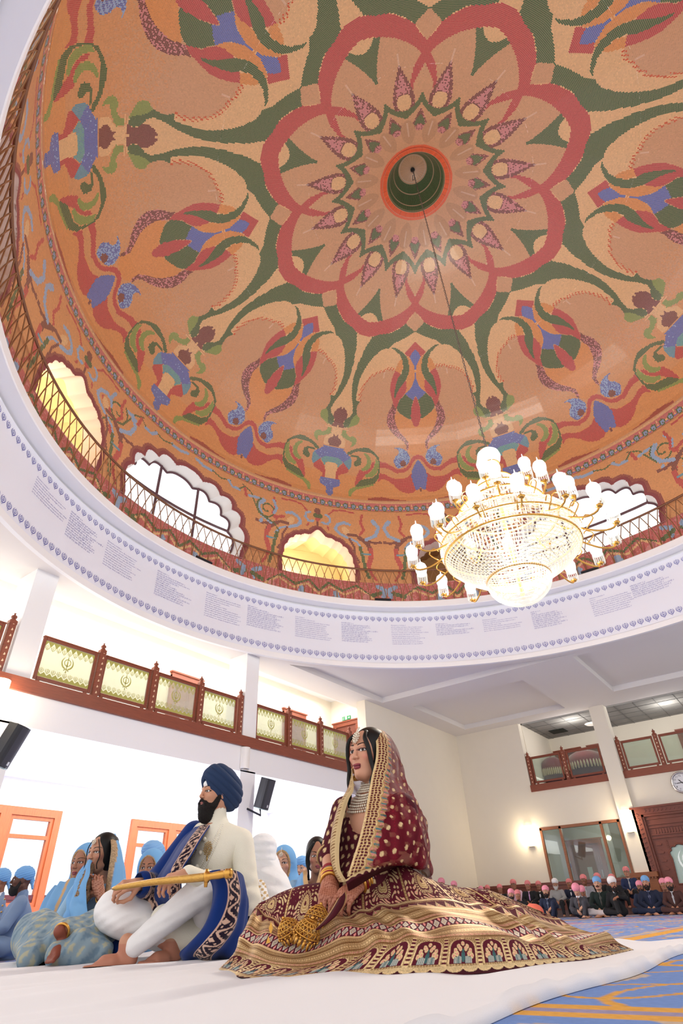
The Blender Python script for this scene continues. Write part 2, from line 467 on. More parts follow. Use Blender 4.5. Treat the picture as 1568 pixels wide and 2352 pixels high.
# end wall: gallery opening above, glazed lobby and carved doorway below
b = MB()
b.box(EX, 7.23, 0, EX + .3, LY + .3, CH + .2)
b.box(EX, -6, 2.52, EX + .3, 7.23, 3.36)
b.box(EX, 4.30, 0, EX + .3, 4.77, 2.52)
b.box(EX, 4.77, 0, EX + .3, 7.23, .84); b.box(EX, 4.77, 2.30, EX + .3, 7.23, 2.52)
b.box(EX, -6, 0, EX + .3, 1.2, 2.52)
struct(b.build('wall_end', M_WALL))
b = MB(); b.box(EX - .16, 4.25, .9, EX + .3, 4.70, CH + .02); struct(b.build('column_end', M_WALL))
for i, x in enumerate((4.05, 9.45)):
    b = MB(); b.box(x, LY + .02, 3.6, x + .42, LY + .62, CH + .02); b.box(x - .02, LY, 0, x + .44, LY + .6, 2.9)
    struct(b.build('column_%d' % (i + 1), M_WHITE))
# lobby behind the glass
b = MB(); b.box(EX + 2.6, 3, 0, EX + 2.9, 9, 3.3); b.box(EX + .3, 7.4, 0, EX + 2.6, 7.6, 3.3); b.box(EX + .9, 4.45, 0, EX + 2.6, 5.35, 3.3)
b.box(EX + .3, 3, 2.7, EX + 2.9, 7.6, 3.3); b.box(EX + .3, 2.9, 0, EX + 2.9, 3.1, 3.3)
struct(b.build('wall_lobby', mat('grey lobby paint', (176, 176, 172), .9)))
# room behind the end gallery
b = MB(); b.box(EX + 3.0, -6, 3.36, EX + 3.3, 8, 6.2); b.box(EX + .3, 7.2, 3.36, EX + 3.0, 7.5, 6.2); struct(b.build('wall_upper', M_WALL))
b = MB(); b.box(EX + .3, -6, 3.26, EX + 5.6, 7.5, 3.36); struct(b.build('floor_upper', M_GREY))
b = MB(); b.box(EX + .3, -6, CH, EX + 5.9, 7.5, CH + .2); struct(b.build('ceiling_upper', mat('grey ceiling tiles', (150, 148, 144), .95)))
b = MB()
for k in range(9): b.box(EX + .3 + k * .6, -6, CH - .012, EX + .32 + k * .6, 7.2, CH)
for k in range(22): b.box(EX + .3, 7 - k * .6, CH - .012, EX + 5.6, 7.02 - k * .6, CH)
struct(b.build('trim_grid', mat('ceiling tile joints', (120, 119, 116), .9)))

# flat ceiling round the ring, with recessed coffers
def arc(r, a0, a1, n): return [(DC[0] + r * math.cos(t), DC[1] + r * math.sin(t)) for t in np.linspace(math.radians(a0), math.radians(a1), n)]
from mathutils.geometry import tessellate_polygon
def plate(name, loops, z, material, up=False):
    pts = [Vector((x, y, 0)) for l in loops for x, y in l]
    tr = tessellate_polygon([[Vector((x, y, 0)) for x, y in l] for l in loops])
    return struct(mesh_obj(name, [(p.x, p.y, z) for p in pts], [list(t) for t in tr], material))
rc = RR + .02
# coffer A is bounded by an arc and two straight edges; B and C are rectangles
ra = RR + .42
cxA, cyA = 15.08, 9.42
tA0 = math.degrees(math.asin((cyA - DC[1]) / ra)); xA0 = DC[0] + ra * math.cos(math.radians(tA0))
yA1 = DC[1] + math.sqrt(max(ra ** 2 - (cxA - DC[0]) ** 2, 0)); tA1 = math.degrees(math.atan2(yA1 - DC[1], cxA - DC[0]))
cofA = [(cxA, cyA)] + arc(ra, tA0, tA1, 24)[::-1][::-1]
cofA = arc(ra, tA1, tA0, 24) + [(cxA, cyA)]
cofB = [(16.1, 5.3), (19.75, 5.3), (19.75, 8.95), (16.1, 8.95)]
cofC = [(15.3, -.2), (19.1, -.2), (19.1, 3.57), (15.3, 3.57)]
outer = [(-1.5, -6), (EX + .1, -6), (EX + .1, 10.3), (-1.5, 10.3)]
plate('ceiling', [outer, arc(rc, 360, 360 / 160, 160), cofA[::-1], cofB[::-1], cofC[::-1]], CH, M_CEIL)
for k, cf in enumerate((cofA, cofB, cofC)):
    V = [(x, y, CH) for x, y in cf] + [(x, y, CH + .16) for x, y in cf]; n = len(cf)
    struct(mesh_obj('ceiling_recess_%d' % (k + 1), V, [[i, (i + 1) % n, n + (i + 1) % n, n + i] for i in range(n)] + [list(range(n, 2 * n))[::-1]], M_CEIL))
b = MB(); b.box(-1.5, 10.3, CH, 16.4, 10.36, 6.4); b.box(-1.5, 10.3, 6.4, 16.4, 12.5, 6.5); struct(b.build('ceiling_gallery', M_WHITE))

# ------------------------------------------------------------------ ring beam, ledge, banner
b = MB(); b.lathe([(RR + .02, CH - .05), (RR + .02, 7.22)], (*DC, 0), 192); struct(b.build('wall_ring', M_GREY, smooth=True))
b = MB(); b.lathe([(RR - .03, CH - .06), (RR - .03, CH + .07), (RR + .02, CH + .07), (RR + .06, CH - .06), (RR - .03, CH - .06)], (*DC, 0), 192)
struct(b.build('trim_ring', M_WHITE))
b = MB(); b.lathe([(RR + .02, 7.12), (7.37, 7.12), (7.355, 7.14), (7.35, 7.30), (7.37, 7.32), (RR + .3, 7.32)], (*DC, 0), 192)
struct(b.build('trim_ledge', M_WHITE))
def khanda_polys():
    """outline pieces of a khanda in a unit box (x -0.5..0.5, y -0.62..0.5)"""
    P = []
    P.append([(-.012, .34), (-.045, .40), (0, .5), (.045, .40), (.012, .34), (.05, -.05), (.03, -.14), (.03, -.3), (-.03, -.3), (-.03, -.14), (-.05, -.05)])   # sword
    def annulus(cx, cy, r0, r1, a0, a1, n=20):
        t = np.linspace(math.radians(a0), math.radians(a1), n)
        return [(cx + r1 * math.cos(a), cy + r1 * math.sin(a)) for a in t] + [(cx + r0 * math.cos(a), cy + r0 * math.sin(a)) for a in t[::-1]]
    P.append(annulus(0, .1, .19, .245, -88, 90)); P.append(annulus(0, .1, .19, .245, 90, 268))
    for s in (1, -1):
        to = np.radians(np.linspace(62, -78, 16)); ti = np.radians(np.linspace(-74, 58, 16))
        P.append([(s * .44 * math.cos(a), .06 + .43 * math.sin(a)) for a in to] + [(s * (-.03 + .385 * math.cos(a)), .11 + .40 * math.sin(a)) for a in ti])
        P.append([(s * .02, -.30), (s * .17, -.40), (s * .14, -.44), (s * .01, -.36)])
        P.append([(s * .15 + .035 * math.cos(a), -.42 + .035 * math.sin(a)) for a in np.linspace(0, 2 * math.pi, 9)[:-1]])
    P.append([(-.022, -.3), (.022, -.3), (.022, -.5), (-.022, -.5)])
    P.append([(.05 * math.cos(a), -.54 + .05 * math.sin(a)) for a in np.linspace(0, 2 * math.pi, 9)[:-1]])
    return P
KH = khanda_polys()
def tri_fill(polys):
    V = []; F = []
    for p in polys:
        n = len(V); V += list(p); m = len(p)
        if m >= 24: F += [[n + i, n + i + 1, n + m - 2 - i, n + m - 1 - i] for i in range(m // 2 - 1)]      # a curved strip
        else: F += [[n + i for i in t] for t in tessellate_polygon([[Vector((x, y, 0)) for x, y in p]])]
    return np.array(V, float), F
KV, KF = tri_fill(KH)
def on_ring(a_deg, u, z, r):
    """u metres to the right as seen from the axis side (decreasing azimuth)"""
    t = math.radians(a_deg) - np.asarray(u) / r
    return np.stack([DC[0] + r * np.cos(t), DC[1] + r * np.sin(t), np.asarray(z) + 0 * t], -1)
banner = empty('scripture_banner', (DC[0], DC[1], 6.3))
tag(banner, 'white circular scripture banner with blue emblem borders under the dome ledge', 'banner')
b = MB(); b.lathe([(RR - .012, CH + .08), (RR - .012, 7.07)], (*DC, 0), 256); b.build('cloth', mat('white banner cloth', (236, 239, 250), .85), banner, smooth=True)
M_INK = mat('blue violet ink', (98, 102, 176), .8)
NK = 268
for zc, sc_ in ((CH + .225, .155), (6.895, .145)):
    V = []; F = []
    for k in range(NK):
        n = len(V); p = on_ring(360 * k / NK, KV[:, 0] * sc_, zc + KV[:, 1] * sc_, RR - .016); V += list(p); F += [[n + i for i in f] for f in KF]
    put('emblem_border', np.array(V), F, M_INK, banner)
TXT = {
'Gb': "ਬਿਲਾਵਲੁ ਮਹਲਾ ੧ ॥|ਮਨੁ ਮੰਦਰੁ ਤਨੁ ਵੇਸ ਕਲੰਦਰੁ ਘਟ ਹੀ ਤੀਰਥਿ ਨਾਵਾ ॥|ਏਕੁ ਸਬਦੁ ਮੇਰੈ ਪ੍ਰਾਨਿ ਬਸਤੁ ਹੈ ਬਾਹੁੜਿ ਜਨਮਿ ਨ ਆਵਾ ॥੧॥|ਮਨੁ ਬੇਧਿਆ ਦਇਆਲ ਸੇਤੀ ਮੇਰੀ ਮਾਈ ॥|ਕਉਣੁ ਜਾਣੈ ਪੀਰ ਪਰਾਈ ॥|ਹਮ ਨਾਹੀ ਚਿੰਤ ਪਰਾਈ ॥੧॥ ਰਹਾਉ ॥|ਅਗਮ ਅਗੋਚਰ ਅਲਖ ਅਪਾਰਾ ਚਿੰਤਾ ਕਰਹੁ ਹਮਾਰੀ ॥|ਜਲਿ ਥਲਿ ਮਹੀਅਲਿ ਭਰਿਪੁਰਿ ਲੀਣਾ ਘਟਿ ਘਟਿ ਜੋਤਿ ਤੁਮਾਰੀ ॥੨॥|ਸਿਖ ਮਤਿ ਸਭ ਬੁਧਿ ਤੁਮਾਰੀ ਮੰਦਿਰ ਛਾਵਾ ਤੇਰੇ ॥|ਤੁਝ ਬਿਨੁ ਅਵਰੁ ਨ ਜਾਣਾ ਮੇਰੇ ਸਾਹਿਬਾ ਗੁਣ ਗਾਵਾ ਨਿਤ ਤੇਰੇ ॥੩॥|ਜੀਅ ਜੰਤ ਸਭਿ ਸਰਣਿ ਤੁਮਾਰੀ ਸਰਬ ਚਿੰਤ ਤੁਧੁ ਪਾਸੇ ॥|ਜੋ ਤੁਧੁ ਭਾਵੈ ਸੋਈ ਚੰਗਾ ਇਕ ਨਾਨਕ ਕੀ ਅਰਦਾਸੇ ॥੪॥",
'Rb': "bilaaval mehalaa 1|man mandhar tan ves kalandhar ghat hee teerath naavaa|ek sabadh merai praan basat hai baahur janam na aavaa 1|man bedhiaa dhiaal setee meree maiee|kaun jaanai peer paraiee|ham naahee chint paraiee 1 rahaau|agam agochar alakh apaaraa chintaa karahu hamaaree|jal thal maheeal bharipur leenaa ghat ghat joti tumaaree 2|sikh mat sabh budh tumaaree mandhir chhaavaa tere|tujh bin avar na jaanaa mere saahibaa gun gaavaa nit tere 3|jeea jant sabh saran tumaaree sarab chint tudh paase|jo tudh bhaavai soiee changaa ik naanak kee aradhaase 4",
'Gt': "ਟੋਡੀ ਮਹਲਾ ੫ ॥|ਕ੍ਰਿਪਾ ਨਿਧਿ ਬਸਹੁ ਰਿਦੈ ਹਰਿ ਨੀਤ ॥|ਤੈਸੀ ਬੁਧਿ ਕਰਹੁ ਪਰਗਾਸਾ ਲਾਗੈ ਪ੍ਰਭ ਸੰਗਿ ਪ੍ਰੀਤਿ ॥ ਰਹਾਉ ॥|ਦਾਸ ਤੁਮਾਰੇ ਕੀ ਪਾਵਉ ਧੂਰਾ ਮਸਤਕਿ ਲੇ ਲੇ ਲਾਵਉ ॥|ਮਹਾ ਪਤਿਤ ਤੇ ਹੋਤ ਪੁਨੀਤਾ ਹਰਿ ਕੀਰਤਨ ਗੁਨ ਗਾਵਉ ॥੧॥|ਆਗਿਆ ਤੁਮਰੀ ਮੀਠੀ ਲਾਗਉ ਕੀਓ ਤੁਹਾਰੋ ਭਾਵਉ ॥|ਜੋ ਤੂ ਦੇਹਿ ਤਹੀ ਇਹੁ ਤ੍ਰਿਪਤੈ ਆਨ ਨ ਕਤਹੂ ਧਾਵਉ ॥੨॥|ਸਦ ਹੀ ਨਿਕਟਿ ਜਾਨਉ ਪ੍ਰਭ ਸੁਆਮੀ ਸਗਲ ਰੇਣ ਹੋਇ ਰਹੀਐ ॥|ਸਾਧੂ ਸੰਗਤਿ ਹੋਇ ਪਰਾਪਤਿ ਤਾ ਪ੍ਰਭੁ ਅਪੁਨਾ ਲਹੀਐ ॥੩॥|ਸਦਾ ਸਦਾ ਹਮ ਛੋਹਰੇ ਤੁਮਰੇ ਤੂ ਪ੍ਰਭ ਹਮਰੋ ਮੀਰਾ ॥|ਨਾਨਕ ਬਾਰਿਕ ਤੁਮ ਮਾਤ ਪਿਤਾ ਮੁਖਿ ਨਾਮੁ ਤੁਮਾਰੋ ਖੀਰਾ ॥੪॥",
'Rt': "todee mehalaa 5|kirapaa nidh basahu ridhai har neet|taisee budh karahu paragaasaa laagai prabh sang preet rahaau|dhaas tumaare kee paavau dhooraa masatak le le laavau|mahaa patit te hot puneetaa har keeratan gun gaavau 1|aagiaa tumaree meethee laagau keeo tuhaaro bhaavau|jo too dheh tahee ih tirapatai aan na katahoo dhaavau 2|sadh hee nikat jaanau prabh suaamee sagal ren hoi raheeaai|saadhoo sangat hoi paraapat taa prabh apunaa laheeaai 3|sadhaa sadhaa ham chhohare tumare too prabh hamaro meeraa|naanak baarik tum maat pitaa mukh naam tumaaro kheeraa 4",
'Gd': "ਧਨਾਸਰੀ ਮਹਲਾ ੫ ॥|ਜਹ ਜਹ ਪੇਖਉ ਤਹ ਹਜੂਰਿ ਦੂਰਿ ਕਤਹੁ ਨ ਜਾਈ ॥|ਰਵਿ ਰਹਿਆ ਸਰਬਤ੍ਰ ਮੈ ਮਨ ਸਦਾ ਧਿਆਈ ॥੧॥|ਈਤ ਊਤ ਨਹੀ ਬੀਛੁੜੈ ਸੋ ਸੰਗੀ ਗਨੀਐ ॥|ਬਿਨਸਿ ਜਾਇ ਜੋ ਨਿਮਖ ਮਹਿ ਸੋ ਅਲਪ ਸੁਖੁ ਭਨੀਐ ॥ ਰਹਾਉ ॥|ਪ੍ਰਤਿਪਾਲੈ ਅਪਿਆਉ ਦੇਇ ਕਛੁ ਊਨ ਨ ਹੋਈ ॥|ਸਾਸਿ ਸਾਸਿ ਸੰਮਾਲਤਾ ਮੇਰਾ ਪ੍ਰਭੁ ਸੋਈ ॥੨॥|ਅਛਲ ਅਛੇਦ ਅਪਾਰ ਪ੍ਰਭ ਊਚਾ ਜਾ ਕਾ ਰੂਪੁ ॥|ਜਪਿ ਜਪਿ ਕਰਹਿ ਅਨੰਦੁ ਜਨ ਅਚਰਜ ਆਨੂਪੁ ॥੩॥|ਸਾ ਮਤਿ ਦੇਹੁ ਦਇਆਲ ਪ੍ਰਭ ਜਿਤੁ ਤੁਮਹਿ ਅਰਾਧਾ ॥|ਨਾਨਕੁ ਮੰਗੈ ਦਾਨੁ ਪ੍ਰਭ ਰੇਨ ਪਗ ਸਾਧਾ ॥੪॥",
'Rd': "dhanaasaree mehalaa 5|jeh jeh pekhau teh hajoor dhoor katahu na jaiee|rav rahiaa sarabatr mai man sadhaa dhiaaiee 1|eet oot nahee beechhurai so sangee ganeeaai|binas jai jo nimakh meh so alap sukh bhaneeaai 1 rahaau|pratipaalai apiaau dhei kachh oon na hoiee|saas saas sanmaalataa meraa prabh soiee 2|achhal achhedh apaar prabh uoochaa jaa kaa roop|jap jap kareh anandh jan acharaj aanoop 3|saa mat dheh dhiaal prabh jit tumeh araadhaa|naanak mangai dhaan prabh ren pag saadhaa 4",
'Gj': "ਧਨਾਸਰੀ ਮਹਲਾ ੫ ॥|ਜਾ ਕਉ ਹਰਿ ਰੰਗੁ ਲਾਗੋ ਇਸੁ ਜੁਗ ਮਹਿ ਸੋ ਕਹੀਅਤ ਹੈ ਸੂਰਾ ॥|ਆਤਮ ਜਿਣੈ ਸਗਲ ਵਸਿ ਤਾ ਕੈ ਜਾ ਕਾ ਸਤਿਗੁਰੁ ਪੂਰਾ ॥੧॥|ਠਾਕੁਰੁ ਗਾਈਐ ਆਤਮ ਰੰਗਿ ॥|ਸਰਣੀ ਪਾਵਨ ਨਾਮ ਧਿਆਵਨ ਸਹਜਿ ਸਮਾਵਨ ਸੰਗਿ ॥੧॥ ਰਹਾਉ ॥|ਜਨ ਕੇ ਚਰਨ ਵਸਹਿ ਮੇਰੈ ਹੀਅਰੈ ਸੰਗਿ ਪੁਨੀਤਾ ਦੇਹੀ ॥|ਜਨ ਕੀ ਧੂਰਿ ਦੇਹੁ ਕਿਰਪਾ ਨਿਧਿ ਨਾਨਕ ਕੈ ਸੁਖੁ ਏਹੀ ॥੨॥",
'Rj': "dhanaasaree mehalaa 5|jaa kau har rang laago is jug meh so kaheeat hai sooraa|aatam jinai sagal vas taa kai jaa kaa satigur pooraa 1|thaakur gaieeaai aatam rang|saranee paavan naam dhiaavan sahaj samaavan sang 1 rahaau|jan ke charan vaseh merai heearai sang puneetaa dhehee|jan kee dhoor dheh kirapaa nidh naanak kai sukh ehee 2",
'Gp': "ਡਖਣੇ ਮਃ ੫ ॥|ਪਉੜੀ ॥|ਜਾ ਤੂ ਮੇਰੈ ਵਲਿ ਹੈ ਤਾ ਕਿਆ ਮੁਹਛੰਦਾ ॥|ਤੁਧੁ ਸਭੁ ਕਿਛੁ ਮੈਨੋ ਸਉਪਿਆ ਜਾ ਤੇਰਾ ਬੰਦਾ ॥|ਲਖਮੀ ਤੋਟਿ ਨ ਆਵਈ ਖਾਇ ਖਰਚਿ ਰਹੰਦਾ ॥|ਲਖ ਚਉਰਾਸੀਹ ਮੇਦਨੀ ਸਭ ਸੇਵ ਕਰੰਦਾ ॥|ਏਹ ਵੈਰੀ ਮਿਤ੍ਰ ਸਭਿ ਕੀਤਿਆ ਨਹ ਮੰਗਹਿ ਮੰਦਾ ॥|ਲੇਖਾ ਕੋਇ ਨ ਪੁਛਈ ਜਾ ਹਰਿ ਬਖਸੰਦਾ ॥|ਅਨੰਦੁ ਭਇਆ ਸੁਖੁ ਪਾਇਆ ਮਿਲਿ ਗੁਰ ਗੋਵਿੰਦਾ ॥|ਸਭੇ ਕਾਜ ਸਵਾਰਿਐ ਜਾ ਤੁਧੁ ਭਾਵੰਦਾ ॥੭॥",
'Rp': "dakhane mehalaa 5|pauree|jaa too merai val hai taa kiaa muhachhandhaa|tudh sabh kichh maino saupiaa jaa teraa bandhaa|lakhamee tot na aaviee khai kharach rahandhaa|lakh chauraaseeh medhanee sabh sev karandhaa|eh vairee mitr sabh keetiaa neh mangeh mandhaa|lekhaa koi na puchhiee jaa har bakhasandhaa|anandh bhiaa sukh paiaa mil gur govindhaa|sabhe kaaj savaariaai jaa tudh bhaavandhaa 7",
'Gv': "ਬਿਲਾਵਲੁ ਮਹਲਾ ੫ ॥|ਤਾਤੀ ਵਾਉ ਨ ਲਗਈ ਪਾਰਬ੍ਰਹਮ ਸਰਣਾਈ ॥|ਚਉਗਿਰਦ ਹਮਾਰੈ ਰਾਮ ਕਾਰ ਦੁਖੁ ਲਗੈ ਨ ਭਾਈ ॥੧॥|ਸਤਿਗੁਰੁ ਪੂਰਾ ਭੇਟਿਆ ਜਿਨਿ ਬਣਤ ਬਣਾਈ ॥|ਰਾਮ ਨਾਮੁ ਅਉਖਧੁ ਦੀਆ ਏਕਾ ਲਿਵ ਲਾਈ ॥੧॥ ਰਹਾਉ ॥|ਰਾਖਿ ਲੀਏ ਤਿਨਿ ਰਖਨਹਾਰਿ ਸਭ ਬਿਆਧਿ ਮਿਟਾਈ ॥|ਕਹੁ ਨਾਨਕ ਕਿਰਪਾ ਭਈ ਪ੍ਰਭ ਭਏ ਸਹਾਈ ॥੨॥",
}
# azimuths (degrees) of each block's left edge on the ring, and the height of its first line
BLK = [('Rj', 120.7), ('Gd', 112.6), ('Rd', 104.3), ('Gb', 93.3), ('Rb', 82.7), ('Gt', 73.8), ('Rt', 63.6), ('Gd', 53.8),
       ('Rd', 43.3), ('Gj', 34.0), ('Rj', 24.4), ('Gp', 14.7), ('Rp', 3.3), ('Gv', -4.4)]
def text_mesh(body, size, lead):
    cu = bpy.data.curves.new('t', 'FONT'); cu.body = body.replace('|', '\n'); cu.size = size; cu.resolution_u = 1
    cu.space_line = lead
    o = bpy.data.objects.new('t', cu); COL.objects.link(o)
    bpy.context.view_layer.update()
    me = bpy.data.meshes.new_from_object(o.evaluated_get(bpy.context.evaluated_depsgraph_get()))
    V = np.empty(len(me.vertices) * 3, np.float32); me.vertices.foreach_get('co', V); V = V.reshape(-1, 3)
    F = [list(p.vertices) for p in me.polygons]
    bpy.data.objects.remove(o); bpy.data.curves.remove(cu); bpy.data.meshes.remove(me)
    return V, F
_tm = {}
M_TXT = mat('violet grey lettering', (148, 150, 200), .85)
for key, a in BLK:
    if key not in _tm: _tm[key] = text_mesh(TXT[key], .046, 1.17 if key[0] == 'R' else 1.12)
    V, F = _tm[key]
    w = V[:, 0].max(); k = min(1.02 / w, 1.15)
    put('scripture_text', on_ring(a, V[:, 0] * k, 6.70 + V[:, 1], RR - .016), F, M_TXT, banner)
# ------------------------------------------------------------------ dome mosaic
IN=47
POLY=[('A',[801,452,980,452,1147,446,1309,439,1436,432,1540,424,1606,416,1690,407,1731,397,1763,384,1796,373,1812,358,1808,346,1770,337,1828,319,1804,301,1765,284,1780,289,1963,241,2505,235,2383,8,2248,0,1311,0,-356,0,-344,183,-87,375]),
('o',[593,313,634,296,608,278,544,259,460,241,328,224,237,210,216,195,250,177,148,165,-133,163,-141,259]),
('r',[2,622,274,607,437,590,658,580,943,570,1221,560,1493,552,1817,544,2032,539,2257,537,2510,538,2811,542,3274,610,2948,597,2710,590,2435,583,2193,581,1983,585,1777,589,1574,595,1336,602,1032,612,719,622,394,635,173,647,-2,654]),
('r',[698,708,613,692,473,672,304,656,173,647,0,637,4,667,206,682,381,697,490,707,540,717,599,725]),
('g',[2257,697,2229,681,2124,663,2001,645,1809,620,1595,594,1792,590,2220,581,2696,589,2918,596,2679,621,2513,639,2400,658,2315,674,2250,688]),
('c',[2696,589,2551,603,2375,608,2161,607,1957,601,1805,588,1981,584,2193,581,2435,583]),
('t',[2,622,241,605,437,589,230,575,11,563,-208,573,-447,587,-231,606]),
('g',[4,564,200,575,445,589,699,577,959,567,1127,562,1597,552,1905,540,1952,525,2029,514,2082,498,2115,480,2123,462,2173,454,2169,436,2180,416,2173,400,2151,382,2116,367,2090,357,2062,344,1994,328,1941,311,1925,298,1931,288,1922,302,1919,291,1962,280,2086,267,2113,253,2062,241,1937,248,1914,266,1865,280,1784,292,1830,314,1765,284,1804,301,1828,319,1775,334,1895,335,1937,356,1948,377,1949,384,1961,404,1923,421,1877,439,1803,456,1711,473,1611,487,1452,501,1306,512,1095,516,898,532,627,540,273,553]),
('G',[1781,291,1676,281,1658,270,1713,258,1863,248,2017,240,1937,248,1914,266,1865,280]),
('m',[2203,312,2194,305,2105,296,2054,286,2040,280,2049,272,2108,264,2109,251,2062,241,2220,240,2314,274,2227,302]),
('c',[2219,240,1918,236,1904,234,2212,236]),
('c',[2326,238,2102,237,2107,224,2077,212,1970,201,1946,189,1977,178,2224,177]),
('m',[2196,216,2183,209,2080,197,2076,187,2133,176,2261,178,2288,199]),
('G',[2086,233,1976,233,1968,223,1865,215,1782,220,1685,215,1653,205,1676,194,1739,187,1837,179,1778,190,1790,201,1901,203,2039,211,2106,217]),
('b',[2394,174,1947,175,1976,169,1869,159,1764,150,1942,128,2053,139,2177,141,2310,138]),
('e',[1765,151,1730,138,1732,121,1775,107,1942,128]),
('n',[2342,136,2195,142,2053,139,1950,128,2074,110,2107,120,2195,124,2327,119]),
('c',[2325,117,2263,122,2161,124,2095,116,2081,108,2118,90,2115,67,2306,67]),
('r',[1942,128,1793,109,1803,98,1964,89,2059,81,2023,68,2115,68,2118,90,2073,109]),
('b',[2289,68,2014,68,1987,57,2018,47,2165,37,2173,27,2152,19,2236,3,2303,11,2298,42]),
('g',[1879,161,1793,171,1646,181,1441,188,1281,187,1136,177,1022,161,996,147,994,114,1021,90,1125,71,1373,60,1621,52,1524,76,1376,83,1179,91,1050,105,1015,127,1025,150,1111,164,1202,172,1343,175,1551,174,1685,168,1748,161,1830,156]),
('g',[1808,152,1713,160,1591,160,1498,152,1470,140,1499,129,1597,122,1667,125,1673,137,1594,144,1600,151,1689,154]),
('G',[1445,172,1339,169,1244,157,1208,143,1242,125,1322,114,1439,110,1475,116,1378,126,1316,140,1346,156]),
('r',[1199,143,1124,146,1142,128,1237,112,1365,96,1457,80,1605,57,1630,56,1580,91,1507,114,1404,109,1273,118,1210,130]),
('G',[1106,158,1013,146,1022,125,1068,107,1180,93,1345,90,1374,98,1235,108,1141,126,1107,146]),
('G',[1621,52,1373,60,1142,71,1159,64,1373,53,1587,43,1684,30,1725,15,1782,16,1783,30,1736,43]),
('r',[990,146,852,143,708,133,566,121,427,119,310,124,228,138,171,152,100,162,5,164,-133,163,-64,153,53,150,135,140,194,126,287,114,403,107,554,106,659,113,765,122,871,126,983,126]),
('r',[995,107,867,105,760,95,609,87,426,86,288,91,196,103,35,99,104,47,163,38,299,34,433,39,567,52,656,67,769,79,885,87,966,86,1034,78]),
('b',[-142,217,-42,213,5,202,-31,191,-83,185,-106,178,-105,163,-41,152,53,141,124,127,172,112,196,95,186,79,146,59,116,43,36,48,-48,64,-281,64,-247,215]),
('m',[-160,152,-75,140,-38,122,-46,106,-121,93,-124,79,-47,61,36,48,-35,24,-104,3,-161,3,-134,25,-129,42,-164,74,-284,72,-221,152]),
('s',[-163,136,-61,122,-97,107,-159,97,-164,74,-124,41,-157,34,-208,31,-295,48,-240,135]),
('n',[-160,99,-292,97,-284,72,-164,74]),
('r',[-140,192,-96,190,-106,182,-152,176,-206,186]),
('s',[644,189,512,193,390,188,280,179,207,161,217,143,275,134,427,125,520,122,614,136,631,150,587,162,494,171,491,179,547,187]),
('m',[304,138,317,133,352,129,398,128,440,130,465,136,466,141,442,146,400,149,354,148,318,144,304,138]),
('m',[746,342,600,317,628,293,846,293,805,318,755,324]),
('q',[750,323,833,310,857,294,860,276,786,258,686,241,526,224,373,212,283,198,287,182,250,177,216,195,237,210,328,224,460,241,544,259,608,278,634,296,600,313,601,323]),
('o',[554,484,665,469,749,446,542,436,460,455,489,476]),
('r',[749,446,542,436,311,409,300,388,350,370,530,349,583,319,690,334,773,358,850,382,854,402,814,428]),
('o',[363,494,218,485,52,461,14,439,32,416,101,397,217,381,340,370,300,388,325,416,240,435,228,457,284,478]),
('r',[-19,536,427,500,218,485,142,500,-17,512,-198,511,-73,536]),
('b',[-22,512,142,500,219,486,39,457,9,439,32,416,110,395,217,381,340,370,207,357,78,346,-6,364,-87,377,-290,375,-198,511]),
('g',[1022,518,850,519,644,511,413,497,285,480,229,458,241,437,316,418,450,400,560,384,626,369,677,351,699,373,668,402,617,424,499,436,450,455,489,476,599,494,786,508]),
('g',[339,368,78,346,138,322,148,292,143,284,221,286,369,296,508,307,601,323,571,316,581,327,513,350]),
('r',[-87,375,32,354,120,326,152,292,153,299,143,284,74,263,-15,253,-102,246,-264,244,-330,372]),
('m',[-96,249,-108,240,-4,230,-78,216,-258,214,-265,247]),
('R',[1306,13,1132,20,959,23,736,15,513,10,288,6,-92,2,1302,0]),
('g',[18,727,245,747,630,762,1039,769,1428,767,1564,786,1041,789,613,778,200,763,-29,750,-183,750,-158,727]),
('q',[1105,663,951,683,733,704,513,728,434,745,437,759,577,761,1012,768,1529,757,1512,703]),
('p',[1120,673,1040,692,844,713,729,729,1034,727,1457,727]),
('c',[655,749,672,741,758,734,890,730,1053,729,1223,730,1378,735,1489,742,1538,750,1508,759,1400,765,1230,767,1030,767,844,764,713,757,655,749]),
('q',[-10,766,497,798,828,818,624,820,-654,816,-463,765]),
('g',[-20,780,332,796,554,813,205,808,-613,807,-503,778]),
('p',[-518,817,-393,812,-123,809,169,811,358,815,366,822,174,826,-150,826,-429,822,-518,817])]
PHI = 32.9
PROF = np.array([(7.66, 10.96), (7.70, 11.25), (7.60, 11.75), (7.36, 12.28), (7.0, 12.78), (6.6, 13.14), (6.11, 13.42), (5.2, 13.82), (4.0, 14.31), (3.23, 14.59), (2.14, 14.94), (.82, 15.49)])
PS = np.r_[0, np.cumsum(np.hypot(*np.diff(PROF, axis=0).T))]; SM = PS[-1]
PAL = {k: lin(v) for k, v in dict(c=(236, 194, 140), t=(214, 164, 122), o=(228, 152, 84), r=(196, 72, 78), R=(168, 66, 62), g=(64, 104, 66), G=(134, 160, 84), b=(86, 116, 190), l=(142, 184, 224), e=(88, 158, 182), m=(122, 64, 66), p=(214, 138, 144), z=(238, 96, 48), k=(96, 174, 170)).items()}
FOLD = [(c, np.array(p, float).reshape(-1, 2) / 100) for c, p in POLY]
